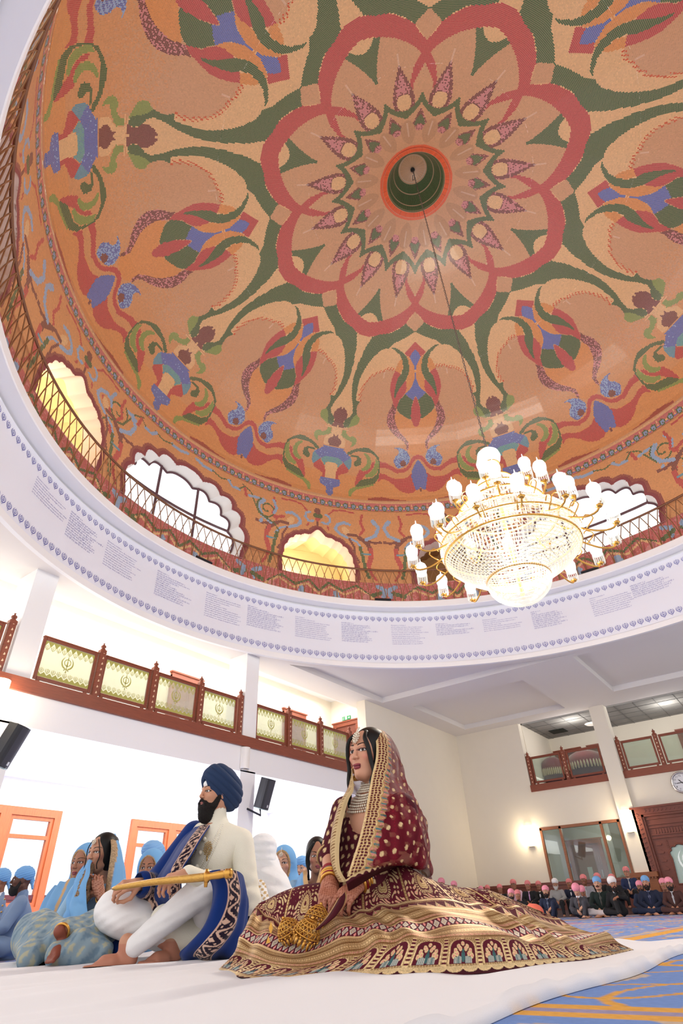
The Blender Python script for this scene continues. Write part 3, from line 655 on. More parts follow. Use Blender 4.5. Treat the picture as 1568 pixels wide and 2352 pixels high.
def dome_colours(A, s):
    """A azimuth from a flower axis in degrees, s metres up from the springing"""
    a = np.abs((A + 22.5) % 45 - 22.5); a16 = np.abs((A + 11.25) % 22.5 - 11.25)
    n = len(a); rnd = rng.random(n)
    col = np.tile(PAL['c'], (n, 1))
    fo = FOLD[2][1]; outl = fo[:12]
    inside = s > np.interp(a, outl[:, 0], outl[:, 1])
    col[inside] = PAL['t']
    def mix(c1, c2, p): 
        return np.where((rnd < p)[:, None], PAL[c1], PAL[c2])
    for i, (c, P) in enumerate(FOLD):
        x = a if i < IN else a16
        if c == 'A':
            k = inpoly(x, s, P); t = np.clip((s - 1.0) / 3.0 + (rng.random(n) - .5) * .5, 0, 1) > .5
            col[k] = np.where(t[k][:, None], PAL['t'], PAL['o'] * .45 + PAL['t'] * .55)
            k2 = k & (s < .9); col[k2] = PAL['o'] * .8 + PAL['t'] * .2
            D = segdist(a * 0.10, s, np.array(P[:14]) * [0.10, 1]); dots = (D < .05) & ((np.floor(A * 3.0) + np.floor(s / .06)) % 3 == 0) & (a > 3); col[dots] = PAL['z'] * .8
            continue
        k = inpoly(x, s, P)
        if c == 's': cc = mix('l', 'b', .45)
        elif c == 'q': cc = mix('p', 'm', .33) if i < IN else mix('p', 'm', .12)
        elif c == 'n': cc = mix('k', 'e', .7)
        elif c == 'p' and i >= IN: cc = mix('p', 'm', .82)
        else: cc = np.tile(PAL[c], (n, 1))
        if c == 'b' and i < 20: cc = np.where((rnd < .04)[:, None], PAL['l'], cc)
        col[k] = cc[k]
    # brown ovals round the crown, and the orange ring
    A2 = np.abs((A + 22.5 - 5.6) % 11.25 - 5.625) if False else np.abs(a16 - 11.25)
    ov = (A2 / 7.6) ** 2 + ((s - 8.28) / .33) ** 2 < 1; col[ov] = PAL['t'] * .82
    ov = (a16 / 2.0) ** 2 + ((s - 8.3) / .3) ** 2 < 1
    col[s > SM - .13] = PAL['z']
    # pale joints between the sixteen panels
    r = np.interp(s, PS, PROF[:, 0]); j = (np.abs(a16 - 11.25) * np.pi / 180 * r < .010) & (s < 8.4); col[j] = col[j] * .68 + lin((250, 235, 215)) * .32
    col[s < .05] = PAL['t']
    return col
V = []; F = []; C = []; nb = 0
for s0, s1, nth, ds in ((0, 4.4, 1600, .03), (4.4, 6.7, 960, .03), (6.7, SM, 480, .03)):
    ns = int(round((s1 - s0) / ds)); ss = np.linspace(s0, s1, ns + 1); th = np.arange(nth) * 360 / nth
    S2, T2 = np.meshgrid(ss, th, indexing='ij')
    r = np.interp(S2, PS, PROF[:, 0]); z = np.interp(S2, PS, PROF[:, 1])
    # smooth the profile a little
    for w in (.25,):
        r = (np.interp(S2 - w, PS, PROF[:, 0]) + 2 * r + np.interp(S2 + w, PS, PROF[:, 0])) / 4 if 0 < s0 < 6 else np.where((S2 > w) & (S2 < SM - w), (np.interp(S2 - w, PS, PROF[:, 0]) + 2 * r + np.interp(S2 + w, PS, PROF[:, 0])) / 4, r)
        z = np.where((S2 > w) & (S2 < SM - w), (np.interp(S2 - w, PS, PROF[:, 1]) + 2 * z + np.interp(S2 + w, PS, PROF[:, 1])) / 4, z)
    al = (T2 + 11.25) % 22.5 - 11.25
    fac = np.clip(S2 / .8, 0, 1) * .45; poly = math.cos(math.radians(11.25)) / np.cos(np.radians(al))
    r = r * (1 + fac * (poly - 1)) + rng.normal(0, .0009, r.shape)
    t = np.radians(T2 + PHI)
    V.append(np.stack([DC[0] + r * np.cos(t), DC[1] + r * np.sin(t), z + rng.normal(0, .0009, r.shape)], -1).reshape(-1, 3))
    f = grid_faces(ns + 1, nth, wrap=True); F.append(f[:, ::-1] + nb); nb += len(V[-1])
    sm = (ss[:-1] + ss[1:]) / 2; tm = th + 180 / nth
    Sm, Tm = np.meshgrid(sm, tm, indexing='ij'); c = dome_colours(Tm.ravel(), Sm.ravel())
    c = c * (1 + rng.normal(0, .045, len(c)))[:, None]; C.append(np.clip(c, 0, 1))
M_MOS = cmat('glazed mosaic tiles', .32, spec=.5, grout=(214, 186, 156))
dome = struct(mesh_obj('ceiling_dome', np.vstack(V), np.vstack(F), M_MOS, fcol=np.vstack(C), uvunit=True))
# green cone and plain disc at the crown
th = np.radians(np.arange(160) * 2.25); rows = [(.86, 15.44), (.74, 15.50), (.72, 15.52), (.66, 15.68), (.52, 16.02), (.37, 16.28), (.35, 16.30), (.02, 16.31)]
V = np.array([(DC[0] + r * math.cos(t), DC[1] + r * math.sin(t), z) for r, z in rows for t in th])
cc = [PAL['z'], PAL['g'] * .8, PAL['g'], PAL['g'], PAL['g'], PAL['t'], PAL['t']]
struct(mesh_obj('ceiling_crown', V, grid_faces(8, 160, True)[:, ::-1], M_MOS, fcol=np.repeat(np.array(cc), 160, 0) * (1 + rng.normal(0, .06, 1120))[:, None], uvunit=True))

# ------------------------------------------------------------------ drum with arched windows and niches
def foil(a, h, n, amp, peak=0.0, m=241, k=.62):
    t = np.linspace(0, math.pi, m)
    q = 1 - amp + amp * np.abs(np.sin(n * t)) 
    q = q + peak * np.exp(-(np.abs(t - math.pi / 2) / .10) ** 1.5)
    x = a * q * np.sign(np.cos(t)) * np.abs(np.cos(t)) ** .8; z = h * q * np.sin(t) ** k
    return np.stack([x, z], 1)
ZS = 8.03
WINS = foil(1.92, 1.98, 9, .075); NICHE = foil(1.12, 1.42, 11, .03, .13)
def closed(p): return np.vstack([p])
OPEN = []
for k in range(12):
    c = 30 * k - (.3 if k % 3 == 0 else 1.6)
    OPEN.append((c, k % 3 == 0))
NT = 1440; zr = np.linspace(7.30, 10.96, 112)
th = np.arange(NT) * 360 / NT
Z2, T2 = np.meshgrid(zr, th, indexing='ij'); rj = RR + rng.normal(0, .0009, Z2.shape); t = np.radians(T2)
V = np.stack([DC[0] + rj * np.cos(t), DC[1] + rj * np.sin(t), Z2], -1).reshape(-1, 3)
F = grid_faces(112, NT, True)
zc = np.repeat((zr[:-1] + zr[1:]) / 2, NT); tc = np.tile(th + 180 / NT, 111)
col = np.tile(PAL['o'] * .55 + PAL['t'] * .45, (len(zc), 1)); hole = np.zeros(len(zc), bool)
def hx(u, v, L, w, c, m):
    D = segdist(u, v, L); kk = (D < w / 2) & m; col[kk] = PAL[c] if isinstance(c, str) else c
sN = .2806; sW = .2551
def q(L, zoom):
    """pixels of the photograph's detail views -> metres from the opening's axis and height"""
    return L
# strokes: (points in metres from the axis (left positive) and height, width, colour)
NS = [([(0, 9.72), (0, 10.0)], .07, 'm'), ([(0, 10.02), (0, 10.08)], .15, 'r'), ([(-.06, 10.15), (.06, 10.15)], .17, 'g'), ([(0, 10.3), (0, 10.34)], .2, 'm'),
      ([(.14, 9.93), (.3, 9.9), (.4, 10.04), (.36, 10.2), (.24, 10.24)], .075, 'l'), ([(.36, 10.28), (.52, 10.46), (.8, 10.50), (1.15, 10.46)], .06, 'r'),
      ([(.3, 9.8), (.34, 9.72)], .06, 'r'),
      ([(1.0, 10.0), (.82, 10.05), (.62, 9.94), (.55, 9.78), (.66, 9.64), (.9, 9.52)], .10, 'l'), ([(.84, 9.8), (.9, 9.72)], .2, 'c'),
      ([(.95, 9.62), (1.2, 9.62), (1.42, 9.46), (1.75, 9.4), (1.95, 9.42)], .09, 'm'), ([(1.3, 9.55), (1.55, 9.35), (1.62, 9.1)], .14, 'm'), ([(1.62, 9.15), (1.62, 8.9), (1.52, 8.6)], .15, 'r'), ([(1.52, 8.6), (1.6, 8.3), (1.72, 8.12)], .08, 'r'),
      ([(1.0, 9.5), (1.2, 9.4), (1.34, 9.2)], .07, 'l'), ([(1.3, 9.2), (1.36, 8.9), (1.42, 8.5), (1.5, 8.2)], .1, 'g'), ([(1.34, 9.0), (1.6, 8.98)], .06, 'e'),
      ([(.98, 9.48), (1.12, 9.2), (1.14, 8.9), (1.25, 8.7)], .07, 'm'),
      ([(1.32, 9.66), (1.45, 9.85), (1.36, 10.1), (1.42, 10.4)], .08, 'r'), ([(1.5, 9.5), (1.8, 9.66), (1.92, 9.95), (1.8, 10.16)], .11, 'l'), ([(1.82, 10.1), (1.76, 10.18)], .15, 'l')]
sp = [(2.55 + (.36 - .05 * k / 3) * math.cos(k * .55 + 2.2), 9.92 + (.36 - .05 * k / 3) * math.sin(k * .55 + 2.2)) for k in range(18)]
WS = [(sp, .05, 'g'), ([(1.72, 10.45), (2.0, 10.3), (2.15, 10.0), (2.3, 9.7), (2.55, 9.58)], .045, 'g'), ([(2.55, 9.58), (2.8, 9.5), (2.95, 9.3), (2.88, 9.0)], .045, 'g'), ([(2.65, 9.35), (2.62, 9.22)], .13, 'r'), ([(2.4, 9.5), (2.36, 9.42)], .1, 'l'),
      ([(1.78, 10.4), (1.86, 10.1)], .09, 'r'), ([(1.95, 10.15), (2.25, 10.2)], .09, 'l'), ([(2.75, 10.3), (2.86, 10.05), (2.78, 9.85)], .09, 'l'), ([(2.8, 9.72), (3.1, 9.84)], .1, 'r'),
      ([(.15, 10.46), (.4, 10.38), (.7, 10.4)], .1, 'l'), ([(.7, 10.4), (1.0, 10.3), (1.3, 10.38)], .04, 'g'), ([(1.25, 10.35), (1.4, 10.2), (1.62, 10.22)], .09, 'l'), ([(1.62, 10.25), (1.8, 10.42)], .04, 'g')]
low = zc < 8.03
col[low] = np.where(rng.random(low.sum())[:, None] < .85, PAL['r'] * .7 + PAL['p'] * .3, PAL['p'])
for c, big in OPEN:
    da = (tc - c + 180) % 360 - 180; near = np.abs(da) < 26
    u = np.abs(da) * np.pi / 180 * RR
    for L, w, cc in (WS if big else NS): hx(u, zc, L, w, cc, near)
    # scrolls below
    lw = near & low
    for L, w, cc in (([(.0, 7.62), (.3, 7.9), (.7, 7.7), (1.1, 7.9), (1.5, 7.62)], .07, 'g'), ([(0, 7.52), (.35, 7.78), (.75, 7.58), (1.2, 7.8), (1.6, 7.5)], .06, 'c'), ([(.5, 7.6), (.55, 7.45), (.4, 7.4)], .16, 'l'), ([(1.75, 7.9), (1.95, 7.8), (1.9, 7.6)], .13, 'l'), ([(1.3, 7.45), (1.4, 7.55)], .2, 'p'), ([(2.2, 7.7), (2.5, 7.6)], .12, 'g')):
        hx(u, zc, L, w, cc, lw)
    sh = WINS if big else NICHE
    us = da * np.pi / 180 * RR; poly = np.vstack([sh]) + [0, ZS]
    ins = inpoly(us, zc, poly) & near; hole |= ins
    D = segdist(us, zc, poly); ed = (D < (.17 if big else .15)) & near & ~ins & (zc > 7.98); col[ed] = PAL['m'] * .75 + PAL['r'] * .25
# frieze of little flowers under the dome
fz = zc > 10.57; uu = (tc * 192 / 360) % 1.0; vv = (zc - 10.57) / .39
fc = np.tile(PAL['p'] * .5 + PAL['r'] * .5, (len(zc), 1))
d = np.hypot((uu - .5) * 1.05, (vv - .35) * 1.3); fc[d < .36] = PAL['g']; fc[d < .24] = PAL['b'] * .3 + PAL['l'] * .7; fc[(d < .12) & (vv < .35)] = PAL['g']
e = np.hypot(np.minimum(uu, 1 - uu) * 1.1, (vv - .3) * 1.2); fc[e < .13] = PAL['c']; fc[(e < .2) & (vv < .25)] = PAL['b']
fc[(np.minimum(uu, 1 - uu) < .06) & (vv > .5) & (vv < .75)] = PAL['c']
fc[vv < .07] = PAL['m'] * .5 + PAL['o'] * .5; fc[vv > .86] = PAL['c'] * .6 + PAL['t'] * .4
col[fz] = fc[fz]
keep = ~hole
col = np.clip(col * (1 + rng.normal(0, .045, len(col)))[:, None], 0, 1)
struct(mesh_obj('wall_drum', V, F[keep][:, ::-1], M_MOS, fcol=col[keep], uvunit=True))
M_REV = mat('pink washed reveal', (238, 214, 204), .8); M_REVW = mat('white reveal', (246, 243, 240), .8)
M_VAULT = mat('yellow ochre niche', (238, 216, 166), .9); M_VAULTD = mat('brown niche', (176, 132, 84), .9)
M_PURPLE = mat('purple brown window bars', (96, 62, 70), .6); M_RIM = mat('rose outline tiles', (150, 84, 88), .5)
M_PANE = glassmat('clear pane', (250, 252, 255), .05)
def cyl(c, u, z, r):
    t = math.radians(c) + np.asarray(u) / r
    return np.stack([DC[0] + r * np.cos(t), DC[1] + r * np.sin(t), np.asarray(z) + 0 * t], -1)
wn = 3
for k, (c, big) in enumerate(OPEN):
    sh = WINS if big else NICHE; m = len(sh)
    if big:
        P = np.vstack([sh, [[-1.78, 0]], [[1.78, 0]]]) if False else sh
    # outline strip that the tesserae run up to, then the reveal
    ring0 = cyl(c, sh[:, 0] * 1.0, ZS + sh[:, 1], RR - .004); ce = np.array([0, .6])
    nrm = sh - [0, .3]; nrm /= np.linalg.norm(nrm, axis=1)[:, None]
    o2 = sh + nrm * .10
    ring1 = cyl(c, o2[:, 0], ZS + o2[:, 1], RR - .004)
    deep = cyl(c, sh[:, 0], ZS + sh[:, 1], RR + .42)
    Vv = np.vstack([ring1, ring0]); struct(mesh_obj('trim_arch_%d' % k, Vv, grid_faces(2, m), M_RIM))
    rev = np.vstack([ring0, cyl(c, sh[:, 0], ZS + sh[:, 1], RR + .2), deep])
    struct(mesh_obj('reveal_%d' % k, rev, grid_faces(3, m), M_REVW if big else M_REV))
    sill = np.vstack([cyl(c, np.linspace(sh[:, 0].max(), sh[:, 0].min(), 20), ZS, RR - .01), cyl(c, np.linspace(sh[:, 0].max(), sh[:, 0].min(), 20), ZS, RR + .45)])
    struct(mesh_obj('sill_%d' % k, sill, grid_faces(2, 20), M_REVW if big else M_REV))
    if big:
        wroot = empty('window_%d' % wn, cyl(c, 0, ZS, RR + .4)); wroot['kind'] = 'structure'; wn += 1
        pane = cyl(c, sh[:, 0], ZS + sh[:, 1], RR + .41)
        put('pane', pane, [list(range(m))], M_PANE, wroot)
        b = MB()
        for u in (-.62, .62): b.tube([cyl(c, u, ZS, RR + .40), cyl(c, u, ZS + 1.9, RR + .40)], .035, 6)
        for zz in (.95,): b.tube([cyl(c, u, ZS + zz, RR + .40) for u in np.linspace(-1.8, 1.8, 9)], .035, 6)
        rim = cyl(c, sh[:, 0] * .985, ZS + sh[:, 1] * .985, RR + .40); b.tube(list(rim[4:-4]), .03, 5)
        b.build('window_frame', M_PURPLE, wroot)
    else:
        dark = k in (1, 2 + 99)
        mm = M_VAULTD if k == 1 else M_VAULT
        back = cyl(c, sh[:, 0] * 1.25, ZS - .0 + sh[:, 1] * 1.25, RR + 1.5)
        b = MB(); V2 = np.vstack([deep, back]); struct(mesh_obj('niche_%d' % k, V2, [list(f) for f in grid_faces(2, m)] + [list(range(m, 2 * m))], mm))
        sl = np.vstack([cyl(c, np.linspace(1.5, -1.5, 12), ZS - .01, RR + .3), cyl(c, np.linspace(1.6, -1.6, 12), ZS - .01, RR + 1.55)])
        struct(mesh_obj('niche_floor_%d' % k, sl, grid_faces(2, 12), M_REVW))
        if k != 1 and k in (2, 4): lamp('niche_lamp', 'POINT', cyl(c, .55, ZS + .5, RR + 1.0), 40, (1, .94, .82), .12)
b = MB(); b.lathe([(RR + .02, 7.2), (RR + .02, 8.0)], (*DC, 0), 96)

# balcony railing on the ledge
rail = empty('balcony_railing', (DC[0], DC[1], 7.32)); rail['kind'] = 'structure'
M_BRASS = mat('dull brass', (176, 138, 104), .38, .7)
RL = 7.39; ZR = 8.30; NB = 196
b = MB(); tt = np.radians(np.arange(196) * 360 / 196)
b.tube(np.stack([DC[0] + RL * np.cos(tt), DC[1] + RL * np.sin(tt), np.full(196, ZR)], 1), .028, 6, closed=True); b.build('top_rail', mat('bronze rail', (132, 92, 68), .5, .3), rail, smooth=True)
b = MB(); hseg = np.linspace(0, 1, 8)
for k in range(NB):
    a0 = 360 * k / NB
    for s in (1, -1):
        pts = [cyl(a0, s * (.005 + .235 * (1 - math.cos(h * 1.35)) / (1 - math.cos(1.35))), 7.31 + (ZR - 7.31) * math.sin(h * 1.5) / math.sin(1.5) if False else 7.31 + (ZR - 7.31) * h, RL) for h in hseg]
        b.tube(pts, .0115, 4, cap=False)
b.build('lattice', M_BRASS, rail, smooth=True)
for a in (83.5, 43.2, -.5):
    b = MB(); p = cyl(a, 0, 7.36, 7.40); q_ = cyl(a, .45, 7.36, 7.40)
    b.tube([p, q_], .05, 4); o = b.build('spotlight', mat('black plastic', (24, 24, 28), .5))
    tag(o, {83.5: 'black spotlight on the dome ledge below the left arched window', 43.2: 'black spotlight on the dome ledge at the near centre', -.5: 'black spotlight on the dome ledge below the right arched window'}[a], 'spotlight', 'ledge spotlights')
# ------------------------------------------------------------------ left gallery balustrade
M_IVORY = mat('ivory inlay', (236, 206, 172), .4); M_OLIVE = mat('olive etched print', (186, 184, 98), .7)
M_FROST = glassmat('frosted gallery glass', (236, 240, 228), .07, .35)
M_CLEAR = glassmat('clear gallery glass', (228, 236, 230), .04, .05)
M_BLACK = mat('black cabinet', (40, 41, 46), .6, bump=(300, .3)); M_STEEL = mat('dark steel', (46, 48, 54), .5, .4)
def add_print(parent, x0, x1, z0, z1, y):
    """etched border of small emblems along top and bottom and one emblem in the middle (local x, z)"""
    V = []; F = []
    def put2(P, cx, cz, s, sx=1):
        pv, pf = P; n = len(V); V.extend([(cx + sx * p[0] * s, y, cz + p[1] * s) for p in pv]); F.extend([[n + i for i in f] for f in pf])
    put2((KV, KF), (x0 + x1) / 2, (z0 + z1) / 2 + .01, .27)
    emb = mesh_obj('emblem', V, F, M_OLIVE, parent)
    V = []; F = []; n = 9; w = (x1 - x0) / n
    for k in range(n):
        c = x0 + (k + .5) * w
        put2((KV, KF), c, z1 - .125, .095); put2((KV, KF), c, z0 + .125, .095)
        put2(tri_fill([[(-w / 2, -.04), (-w / 2, -.085 - .03), (0, -.03), (w / 2, -.115), (w / 2, -.01), (-w / 2, -.01)]]), c, z1, 1)
        put2(tri_fill([[(-w / 2, .01), (w / 2, .01), (w / 2, .075 + .02), (0, .045), (-w / 2, .095)]]), c, z0, 1)
    mesh_obj('border_print', V, F, M_OLIVE, parent)
def panel(name, x0, x1, z0, z1, etched, label, group, loc, rz):
    root = empty(name, loc, rz); tag(root, label, 'balustrade panel', group)
    t = .055; b = MB()
    b.bbox(x0, -.025, z0, x0 + t, .025, z1, .008); b.bbox(x1 - t, -.025, z0, x1, .025, z1, .008)
    b.box(x0 + t, -.025, z1 - t, x1 - t, .025, z1); b.box(x0 + t, -.025, z0, x1 - t, .025, z0 + t)
    b.box(x0, -.035, z1 - .012, x1, .035, z1 + .012)
    mesh_obj('frame', b.V, b.F, M_WOODR, root)
    b = MB(); b.box(x0 + t, -.004, z0 + t, x1 - t, .004, z1 - t); mesh_obj('glass_pane', b.V, b.F, M_FROST if etched else M_CLEAR, root)
    if etched: add_print(root, x0 + t, x1 - t, z0 + t, z1 - t, -.006)
    b = MB()
    for xx in (x0 + .06, x1 - .12): b.box(xx, -.02, z0 - .075, xx + .06, .02, z0)
    mesh_obj('foot', b.V, b.F, M_WOODR, root)
    return root
def post(loc, rz, label, group, h=1.06):
    root = empty('balustrade_post', loc, rz); tag(root, label, 'post', group)
    b = MB(); b.bbox(-.06, -.06, 0, .06, .06, h * .86, .015); b.bbox(-.066, -.066, h * .80, .066, .066, h * .86, .02); mesh_obj('shaft', b.V, b.F, M_WOODR, root)
    b = MB(); b.lathe([(.055, h * .86), (.05, h * .885), (.03, h * .9), (.05, h * .925), (.045, h * .95), (.018, h * .965), (.012, h * .985), (.02, h * .995), (.0, h)], (0, 0, 0), 12); mesh_obj('finial', b.V, b.F, M_WOODR, root, smooth=True)
    b = MB()
    for k in range(8):
        z = .1 + k * .108
        for s in (-1,): b.ext([(-.014, -.016), (.012, -.016), (.022, 0), (.004, .03), (-.006, .008)], (0, -.0605, z), (1, 0, 0), (0, 0, 1), (0, -1, 0), 0, .004)
    mesh_obj('inlay', b.V, b.F, M_IVORY, root)
    return root
PX = [(2.62, 3.86), (4.55, 5.63), (5.78, 6.87), (7.02, 8.10), (8.25, 9.30), (9.93, 11.02), (11.18, 12.30), (12.46, 13.62), (13.78, 14.40)]
PL = ['etched glass gallery panel beyond the left column, cut by the photo edge', 'etched glass gallery panel directly right of the left column', 'etched glass gallery panel second to the right of the left column', 'etched glass gallery panel with the carved gallery door seen through it', 'etched glass gallery panel ending at the middle column',
      'etched glass gallery panel starting at the right side of the middle column', 'etched glass gallery panel second to the right of the middle column', 'etched glass gallery panel just left of the bride with a door seen through it', 'narrow etched glass gallery panel hidden behind the head of the bride']
for (a, c), l in zip(PX, PL): panel('balustrade_panel', a, c, 3.68, 4.44, True, l, 'etched gallery panels', (0, LY + .12, 0), 0)
for x, l in zip((3.95, 5.705, 6.945, 8.175, 9.39, 11.10, 12.38, 13.70), ('turned gallery post hard against the left side of the left column', 'turned gallery post first to the right of the left column', 'turned gallery post second to the right of the left column', 'turned gallery post right of the panel showing the carved door', 'turned gallery post hard against the left side of the middle column', 'turned gallery post first to the right of the middle column', 'turned gallery post second to the right of the middle column', 'turned gallery post in front of the exit door beside the bride')):
    post((x, LY + .10, 3.60), 0, l, 'turned gallery posts')
# end gallery: clear panels
b = MB(); b.box(EX - .05, -6, 3.36, EX + .3, 4.27, 3.56); b.box(EX - .05, 4.68, 3.36, EX + .3, 7.23, 3.56); struct(b.build('trim_3', M_WOODR))
for (a, c), l in zip(((4.78, 5.86), (6.06, 7.08), (1.9, 2.98), (3.16, 4.10)), ('clear glass end gallery panel showing the wide red canopy reflection', 'clear glass end gallery panel at the far left showing the small red canopy reflection', 'clear glass end gallery panel at the photo edge above the clock', 'clear glass end gallery panel right of the end column')):
    panel('balustrade_panel', -c, -a, 3.62, 4.42, False, l, 'clear end gallery panels', (EX + .1, 0, 0), -math.pi / 2)
for y, l in ((7.155, 'turned post at the left end of the end gallery'), (5.96, 'turned post between the two red canopy reflections of the end gallery'), (4.185, 'turned post beside the right face of the end column'), (3.07, 'turned post of the end gallery up from the wall clock')):
    post((EX + .1, y, 3.56), -math.pi / 2, l, 'turned end gallery posts')
# doors on the galleries
def door(n, O, U, w, h, depth, name_extra=''):
    """frame, leaf with carved panels; O at bottom centre, U to the right, N towards the viewer"""
    U = np.array(U, float); N = np.array([U[1], -U[0], 0.0]); Zv = np.array([0, 0, 1.0])
    root = empty('door_%d' % n, O); root['kind'] = 'structure'
    b = MB()
    for s in (-1, 1): b.ext([(s * w / 2 - .06, 0), (s * w / 2 + .06, 0), (s * w / 2 + .06, h), (s * w / 2 - .06, h)], O, U, Zv, N, 0, .07)
    b.ext([(-w / 2 - .06, h - .06), (w / 2 + .06, h - .06), (w / 2 + .06, h + .09), (-w / 2 - .06, h + .09)], O, U, Zv, N, 0, .08)
    b.ext([(-w / 2 - .1, h + .06), (w / 2 + .1, h + .06), (w / 2 + .1, h + .10), (-w / 2 - .1, h + .10)], O, U, Zv, N, 0, .11)
    b.build('door_frame', M_WOODR, root)
    b = MB(); b.ext([(-w / 2 + .06, 0), (w / 2 - .06, 0), (w / 2 - .06, h - .06), (-w / 2 + .06, h - .06)], O, U, Zv, N, .005, .03)
    for cx in (-w / 4 + .01, w / 4 - .01):
        for z0_, z1_ in ((.15, .8), (1.35, h - .2)):
            b.ext([(cx - w / 6, z0_), (cx + w / 6, z0_), (cx + w / 6, z1_), (cx - w / 6, z1_)], O, U, Zv, N, .03, .045)
            b.ext([(cx - w / 9, z0_ + .06), (cx + w / 9, z0_ + .06), (cx + w / 9, z1_ - .06), (cx - w / 9, z1_ - .06)], O, U, Zv, N, .045, .055)
    b.build('door_leaf', M_WOODD, root)
    b = MB(); b.ext([(-.08, .85), (.08, .85), (.08, 1.3), (-.08, 1.3)], O, U, Zv, N, .03, .036); b.build('door_glass', mat('grey door glass', (190, 200, 200), .2), root)
    b = MB(); b.tube([np.array(O) + U * (w / 2 - .14) + N * .05 + Zv * 1.0, np.array(O) + U * (w / 2 - .14) + N * .05 + Zv * 1.2], .012, 6); b.build('door_handle', mat('brushed steel', (190, 190, 190), .3, 1), root)
    return root
door(1, (9.70, 12.2, 3.38), (1, 0, 0), .92, 2.18, 0)
door(2, (14.12, 12.2, 3.38), (1, 0, 0), .95, 2.18, 0)
door(3, (16.1, 11.54, 3.38), (0, -1, 0), .92, 2.14, 0)
sg = empty('exit_sign', (16.09, 11.53, 5.70)); tag(sg, 'green and white running man exit sign over the gallery door', 'exit sign')
b = MB(); b.box(16.06, 11.36, 5.66, 16.09, 11.70, 5.78); b.build('board', mat('exit sign green', (38, 140, 84), .5, emit=(38, 140, 84), estr=.25), sg)
b = MB(); M_SW = mat('exit sign white', (225, 240, 228), .5)
N_ = (-1, 0, 0); O_ = (16.06, 11.53, 5.72); U_ = (0, -1, 0)
for P in ([(-.045, -.05), (.035, -.05), (.035, .05), (-.045, .05)],): b.ext(P, O_, U_, (0, 0, 1), N_, 0, .004)
for P in ([(.085, -.015), (.12, -.015), (.12, -.04), (.155, 0), (.12, .04), (.12, .015), (.085, .015)], [(-.15, .03), (-.08, .03), (-.08, .018), (-.15, .018)], [(-.15, -.005), (-.09, -.005), (-.09, -.017), (-.15, -.017)], [(-.15, -.038), (-.08, -.038), (-.08, -.05), (-.15, -.05)]): b.ext(P, O_, U_, (0, 0, 1), N_, 0, .004)
b.build('pictogram', M_SW, sg)
# lights on the walls
M_LAMPON = mat('lit sconce glass', (255, 246, 220), .5, emit=(255, 232, 190), estr=7.0)
M_LAMPOFF = mat('unlit sconce', (240, 238, 234), .5)
def sconce(loc, rz, lit, label, h=.56, r=.13):
    root = empty('wall_sconce', loc, rz); tag(root, label, 'wall light', 'half round wall sconces')
    b = MB(); b.lathe([(r, 0), (r, h)], (0, 0, 0), 14, -math.pi, 0); n = len(b.V) // 2
    b.F.append(list(range(n))[::-1]); b.F.append(list(range(n, 2 * n)))
    mesh_obj('shade', b.V, b.F, M_LAMPON if lit else M_LAMPOFF, root)
    b = MB(); b.box(-r * .8, -.01, -.025, r * .8, .0, h + .02); b.box(-r * .7, -r * .6, -.03, r * .7, 0, -.012); mesh_obj('backplate', b.V, b.F, mat('sconce metal', (205, 200, 190), .5), root)
    if lit: lamp('sconce_bulb', 'POINT', (0, -r - .12, h / 2), 26, (1, .82, .55), .12, parent=root)
sconce((EX - .001, 7.59, 1.86), -math.pi / 2, True, 'lit half round sconce on the cream end wall left of the glazed lobby')
sconce((EX - .165, 4.50, 1.95), -math.pi / 2, True, 'lit half round sconce on the end column beside the carved doorway')
sconce((9.52, LY - .005, 2.92), 0, False, 'unlit white half round sconce below the rail on the middle column', .44, .12)
sconce((4.02, LY - .005, 2.98), 0, True, 'lit half round sconce at the photo edge above the left loudspeaker', .5, .14)
# loudspeakers
def speaker(o, rz, tilt, label, armto):
    root = empty('loudspeaker', o, rz); tag(root, label, 'loudspeaker', 'wall loudspeakers')
    R3 = rotm(0, tilt, 0)
    def tr(V): return np.asarray(V, float) @ R3.T
    P = [(-.12, -.085), (-.12, .085), (.06, .15), (.11, .15), (.15, .09), (.165, 0), (.15, -.09), (.11, -.15), (.06, -.15)]
    b = MB(); b.prism(P, -.29, .29); mesh_obj('cabinet', tr(b.V), b.F, M_BLACK, root)
    t = [(.112, -.145), (.152, -.088), (.168, 0), (.152, .088), (.112, .145)]
    V = [(x, y, z) for z in (-.27, .27) for x, y in t]; mesh_obj('grille', tr(V), grid_faces(2, 5), mat('black grille cloth', (62, 62, 70), .8), root)
    b = MB(); b.box(.164, -.02, -.25, .172, .02, -.2); mesh_obj('badge', tr(b.V), b.F, mat('silver badge', (200, 200, 205), .4), root)
    b = MB(); b.prism([(x * .98, y * .98) for x, y in P], -.305, -.29); mesh_obj('base_panel', tr(b.V), b.F, mat('pale base', (150, 170, 168), .5), root)
    a = (np.asarray(armto, float) - np.asarray(o)) @ np.array([[math.cos(rz), -math.sin(rz), 0], [math.sin(rz), math.cos(rz), 0], [0, 0, 1]])
    b = MB(); p0 = tr([(0, 0, -.3)])[0]; p1 = p0 + np.array([.02, 0, -.13]); b.tube([p0, p1, a], .022, 6); mesh_obj('bracket', b.V, b.F, M_STEEL, root)
speaker((9.78, 9.25, 2.42), math.radians(-80), -.30, 'black loudspeaker on a bracket at the middle column behind the groom', (9.7, LY, 2.16))
speaker((4.18, 9.15, 2.44), math.radians(-55), -.34, 'black loudspeaker on a bracket at the left edge of the photo', (4.2, LY, 2.1))
